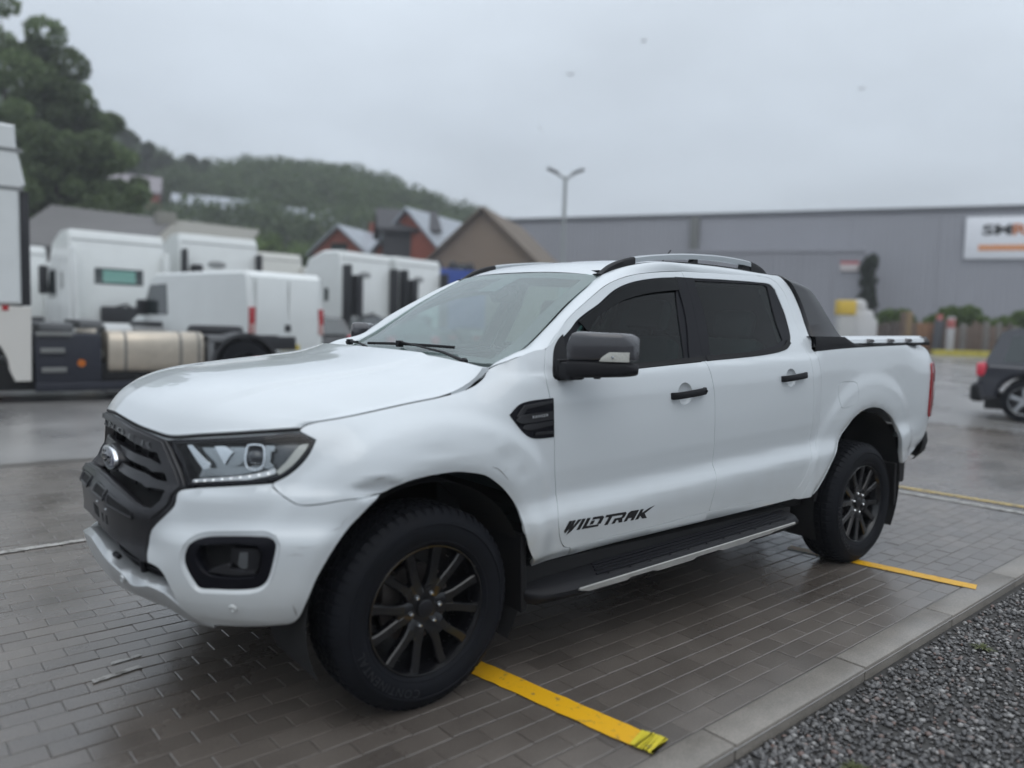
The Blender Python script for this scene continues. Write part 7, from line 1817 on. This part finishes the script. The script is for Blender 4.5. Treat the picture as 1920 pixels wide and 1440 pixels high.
p = yard(-8.2, 47); house(p, fr_ - 1.35, 3.0, 5.0, 6.6, 7.9, m_slate_d, m_slate_d, 'dark slate-clad house between the two red gables')
p = yard(-6.3, 45); house(p, fr_ - .42, 7, 4.4, 5.4, 7.7, m_brick, m_slate, 'larger red brick house with a pale slate roof, left of the brown gable', wins=(('g', .9, 4.4, .8, 1.1),))
p = yard(-1.75, 40); house(p, fr_ - .25, 8, 6.0, 4.4, 7.15, m_tan, m_brown, 'big tan gabled building with a brown roof, left of the warehouse', 'building', wins=(('g', -1.6, 3.2, .9, 1.2), ('g', 1.3, 3.2, .9, 1.2)))
# long low barn behind the tractor units
bt_ = empty('barn', (0, 0, 0)); tag(bt_, 'long low barn with a weathered grey roof behind the tractor units', 'barn')
A0 = yard(-20.4, 30.5); A1 = yard(-11.4, 32.); bd = np.array(A1) - np.array(A0); bl_ = np.linalg.norm(bd); bd /= bl_; bn = np.array([-bd[1], bd[0]]); bn = bn if bn @ FH > 0 else -bn
def bq(s, t_, z): p = np.array(A0) + bd*s + bn*t_; return (p[0], p[1], z)
nsp = bl_*.58
for (s0__, s1___, m_) in ((0, nsp, m_barn), (nsp + .04, bl_, m_barn2)):
    e0 = 4.0; r0_ = lambda s: 6.15 - .075*s
    mb = MB(); V = [bq(s0__, 0, e0 - .03*s0__), bq(s1___, 0, e0 - .03*s1___), bq(s1___, 5, r0_(s1___)), bq(s0__ + (0), 5, r0_(s0__))]
    mb.add(V + [(a, b, c - .15) for a, b, c in V], [(0, 1, 2, 3), (7, 6, 5, 4), (0, 4, 5, 1), (1, 5, 6, 2), (2, 6, 7, 3), (3, 7, 4, 0)]); mb.go('roof', m_, bt_, False)
mb = MB(); V = [bq(.2, .3, 0), bq(bl_ - .2, .3, 0), bq(bl_ - .2, 5, 0), bq(.2, 5, 0)]; mb.add(V + [(V[0][0], V[0][1], 3.8), (V[1][0], V[1][1], 3.4), (V[2][0], V[2][1], r0_(bl_) - .3), (V[3][0], V[3][1], r0_(0) - .3)], [(0, 1, 5, 4), (1, 2, 6, 5), (2, 3, 7, 6), (3, 0, 4, 7), (4, 5, 6, 7)]); mb.go('wall', mat('barn_wall', (.13, .11, .10), .85), bt_, False)
mb = MB(); q = bq(nsp - .3, 4.6, 5.6); mb.box((q[0] - .4, q[1] - .4, 5.0), (q[0] + .4, q[1] + .4, 6.0), .03); mb.go('chimney', m_barn2, bt_)
# houses up on the slope
for q_, d, L_, W_, He, Hr, mw, mr, lab, dz in ((-.535, 88, 6, 4.2, 2.6, 4.4, m_brick, mat('mauve_slate', (.22, .20, .22), .5), 'red brick house half hidden among trees high on the slope', -.9), (-.44, 92, 9, 4.5, 1.7, 3.1, mat('glass_house', (.28, .30, .31), .4), m_slate, 'long pale roofed outbuilding up on the slope', .3),
        (-.30, 88, 5, 5.0, 2.6, 4.2, mat('cream_wall', (.45, .40, .32), .8), m_slate, 'cream house with a slate roof on the slope above the vans', -1.3), (-.255, 90, 5, 4.6, 2.4, 3.8, mat('cream_wall', (.45, .40, .32), .8), m_slate, 'smaller pale house just right of the cream one on the slope', -1.8)):
    p = yard(q_*d, d); house(p, fr_ - 1.2, L_, W_, He, Hr, mw, mr, lab, z=float(hill_z(q_*d, d)) + dz, wins=(('n', L_/2, He*.35, 1.1, .9),))

# ---------------------------------------------------------------- timber fence, hedge and clutter in front of the warehouse
def ground_pt(u, d): p = yard((u - 960)/1439*d, d); return p[0], p[1], float(gz(*p))
fn = empty('timber_fence', (0, 0, 0)); tag(fn, 'rough brown timber fence of mixed boards in front of the warehouse hedge', 'fence')
cols = [mat('timber_%s' % n_, c_, .85, vary=.2, vscale=4) for n_, c_ in (('brown', (.12, .085, .065)), ('rust', (.24, .13, .07)), ('tan', (.21, .15, .085)), ('grey', (.15, .14, .13)), ('dark', (.07, .055, .048)))]
u = 1626; k = 0
while u < 2080:
    w_ = random.uniform(9, 15); d = 33 + .004*(u - 1626)*0; x, y, z = ground_pt(u + w_/2, d); h = random.uniform(1.05, 1.40); wm = w_/1439*d
    if 1668 < u < 1700: c_ = cols[2] if k % 2 else cols[0]; h = 1.7
    elif 1710 < u < 1745: c_ = cols[1]; h = 1.25
    else: c_ = cols[random.choice((0, 0, 3, 4, 0))]
    R = Matrix.Rotation(math.atan2(RH[1], RH[0]), 3, 'Z'); mb = MB(); mb.box((-wm/2 + .012, -.03, 0), (wm/2 - .012, .03, h), .01, rot=R, off=(x, y, z)); mb.go('board', c_, fn); u += w_; k += 1
for (zz_, ) in ((.35,), (.95,)):
    a = ground_pt(1626, 33.1); b = ground_pt(2080, 33.1); mb = MB(); mb.tube([(a[0], a[1], a[2] + zz_), (b[0], b[1], b[2] + zz_)], .04, 4); mb.go('fence_rail', cols[0], fn)
def post(u, d, h, m, label, name='bollard', w=.12, band=None, tilt=0.):
    x, y, z = ground_pt(u, d); t = empty(name, (x, y, z)); tag(t, label, name.replace('_', ' ')); t.rotation_euler = (0, tilt, 0); mb = MB(); mb.box((-w, -w, 0), (w, w, h), .03); mb.go('shaft', m, t)
    if band: mb = MB(); mb.box((-w*1.04, -w*1.04, h*.70), (w*1.04, w*1.04, h*.95), .02); mb.go('band', band, t)
post(1776, 32, 1.55, mat('post_white', (.42, .42, .43), .6), 'pale post with a reddish top standing before the timber fence', band=mat('faded_red', (.40, .12, .11), .6))
post(1752, 32.3, 1.40, mat('post_dark', (.06, .062, .07), .6), 'dark leaning post just left of the pale one', w=.16, tilt=.10)
post(1754, 32.8, 1.62, mat('faded_red', (.40, .12, .11), .6), 'short faded red marker post on the timber fence', name='marker', w=.10)
yk = empty('yellow_kerb', (0, 0, 0)); tag(yk, kind='structure')
for k in range(7):
    u0_, u1_ = 1745 + k*28, 1745 + k*28 + 27; a, b = ground_pt(u0_, 31.5), ground_pt(u1_, 31.5); mb = MB()
    dv = Vector((b[0] - a[0], b[1] - a[1], 0)); L_ = dv.length; R = Matrix.Rotation(math.atan2(dv.y, dv.x), 3, 'Z'); mb.box((0, -.12, -.05), (L_, .12, .20), .02, rot=R, off=(a[0], a[1], a[2])); mb.go('kerb_stone', mat('kerb_yellow', (.42, .36, .05), .6), yk)
# hedge above, ivy on the annex corner
for (ua, ub, d, z0, zt, lab, nm) in ((1640, 1705, 34.0, 1.0, 1.95, 'thin green hedge over the left part of the timber fence', 'hedge'), (1735, 1845, 34.0, 1.1, 2.20, 'fuller green hedge growing over the timber fence behind the red marker', 'hedge'), (1850, 2010, 34.3, 1.1, 2.05, 'green hedge over the fence behind the dark SUV', 'hedge')):
    Bl = []
    for k in range(46):
        u = ua + (ub - ua)*(k + random.random())/46; x, y, z = ground_pt(u, d + random.uniform(-.3, .6)); edge = 1 - abs((u - (ua + ub)/2)/((ub - ua)/2))**3; s = random.uniform(.22, .36); Bl.append((x, y, z + random.uniform(z0, z0 + (zt - z0 - s)*max(.25, edge)), s, s, s*.8))
    V, F = leaves(6000, Bl, .07); t = empty(nm, (0, 0, 0)); tag(t, lab, 'hedge', 'hedges over the timber fence'); big_mesh('foliage', V, F, m_lfm, t)
    mb = MB()
    for k in range(5): x, y, z = ground_pt(ua + (ub - ua)*(k + .5)/5, d + .2); mb.tube([(x, y, z), (x + .05, y, z + 1.6)], .03, 5)
    o = mb.go('stems', m_bark, t)
Bl = []; cx_, cy_2 = tuple(WA + wd*(s1__ + .35) - wn*3.1)
for k in range(60): z = random.uniform(.3, 5.7); s = random.uniform(.2, .38)*(1.6 if z < 2.2 else 1); Bl.append((cx_ + wd[0]*random.uniform(-.35, .25 + (1.2 if z < 2.0 else 0)), cy_2 + wd[1]*random.uniform(-.35, .25 + (1.2 if z < 2.0 else 0)), z, s, s, s))
V, F = leaves(6500, Bl, .10); t = empty('ivy', (0, 0, 0)); tag(t, 'dark ivy climbing the corner of the grey annex', 'ivy'); big_mesh('foliage', V, F, leafmat('leaf_ivy', (.028, .042, .026), (.060, .075, .045)), t)
# white sacks with a yellow crate beside them
x, y, z = ground_pt(1596, 30)
t = empty('bulk_bag', (x, y, z), math.atan2(RH[1], RH[0])); tag(t, 'tall lumpy white bulk bag standing behind the tailgate', 'bulk bag')
mb = MB(); mb.box((-.30, -.4, .0), (.62, .4, 1.75), .18); mb.box((-.15, -.35, 1.4), (.35, .35, 2.15), .2); mb.box((.45, -.3, .2), (.80, .3, 1.45), .15); mb.go('sack', mat('sack_white', (.50, .50, .50), .7, bump=.5, bscale=6), t)
x, y, z = ground_pt(1578, 29.6)
t = empty('yellow_crate', (x, y, z), math.atan2(RH[1], RH[0])); tag(t, 'yellow box set on a pale stand left of the white bulk bag', 'box')
mb = MB(); mb.box((-.34, -.25, 1.55), (.30, .25, 2.10), .04); mb.go('box', mat('box_yellow', (.62, .43, .06), .5), t); mb = MB(); mb.box((-.30, -.2, 0), (.28, .2, 1.53), .03); mb.go('stand', mat('stand_pale', (.42, .42, .41), .6), t)

# ---------------------------------------------------------------- birds
for k, (x, y, z, w_, lab) in enumerate(((36.92, 32.17, 19.97, .62, 'dark bird highest in the sky, near the top of the picture'), (33.14, 34.96, 17.65, .70, 'dark bird above the street lamp, second highest'), (47.93, 23.09, 17.29, .60, 'dark bird alone at the right side of the sky'), (31.5, 35.91, 14.12, .34, 'small faint bird just over the street lamp'))):
    t = empty('bird', (x, y, z), random.uniform(0, 6)); tag(t, lab, 'bird', 'birds over the yard'); m_bd = mat('bird_dark', (.05, .052, .056), .8)
    mb = MB(); mb.sph((0, 0, 0), (.20*w_, .07*w_, .065*w_), 10, 6); mb.sph((.19*w_, 0, .02*w_), (.06*w_, .045*w_, .045*w_), 8, 5); mb.add([(-.17*w_, 0, 0), (-.34*w_, .07*w_, .01), (-.34*w_, -.07*w_, .01)], [(0, 1, 2), (2, 1, 0)]); mb.go('body', m_bd, t)
    for s in (1, -1):
        mb = MB(); P_ = [(.08*w_, s*.04*w_, .02*w_), (-.08*w_, s*.04*w_, .02*w_), (-.06*w_, s*.28*w_, .13*w_), (.07*w_, s*.26*w_, .14*w_), (-.09*w_, s*.52*w_, .05*w_)]
        mb.add(P_ + [(a, b, c - .015) for a, b, c in P_], [(0, 1, 2, 3), (3, 2, 4), (5, 8, 7, 6), (8, 9, 7), (0, 3, 8, 5), (3, 4, 9, 8), (4, 2, 7, 9), (2, 1, 6, 7)]); mb.go('wing', m_bd, t, False)

# ---------------------------------------------------------------- damp air over the yard and the hill
hz_ = MB(); c0 = np.array(yard(0, 60)); hz_.box((-520, -520, -1.2), (520, 520, 45)); hzo = hz_.go('haze', None, None, False)
hm = bpy.data.materials.new('haze_air'); hm.use_nodes = True; _n = hm.node_tree; _n.nodes.clear(); _o = _n.nodes.new('ShaderNodeOutputMaterial'); _v = _n.nodes.new('ShaderNodeVolumePrincipled')
_v.inputs['Color'].default_value = (.90, .93, .97, 1); _v.inputs['Density'].default_value = .0018; _v.inputs['Anisotropy'].default_value = .1; _n.links.new(_v.outputs[0], _o.inputs['Volume']); hzo.data.materials.append(hm)
tag(hzo, 'thin damp haze filling the air over the yard', kind='stuff')
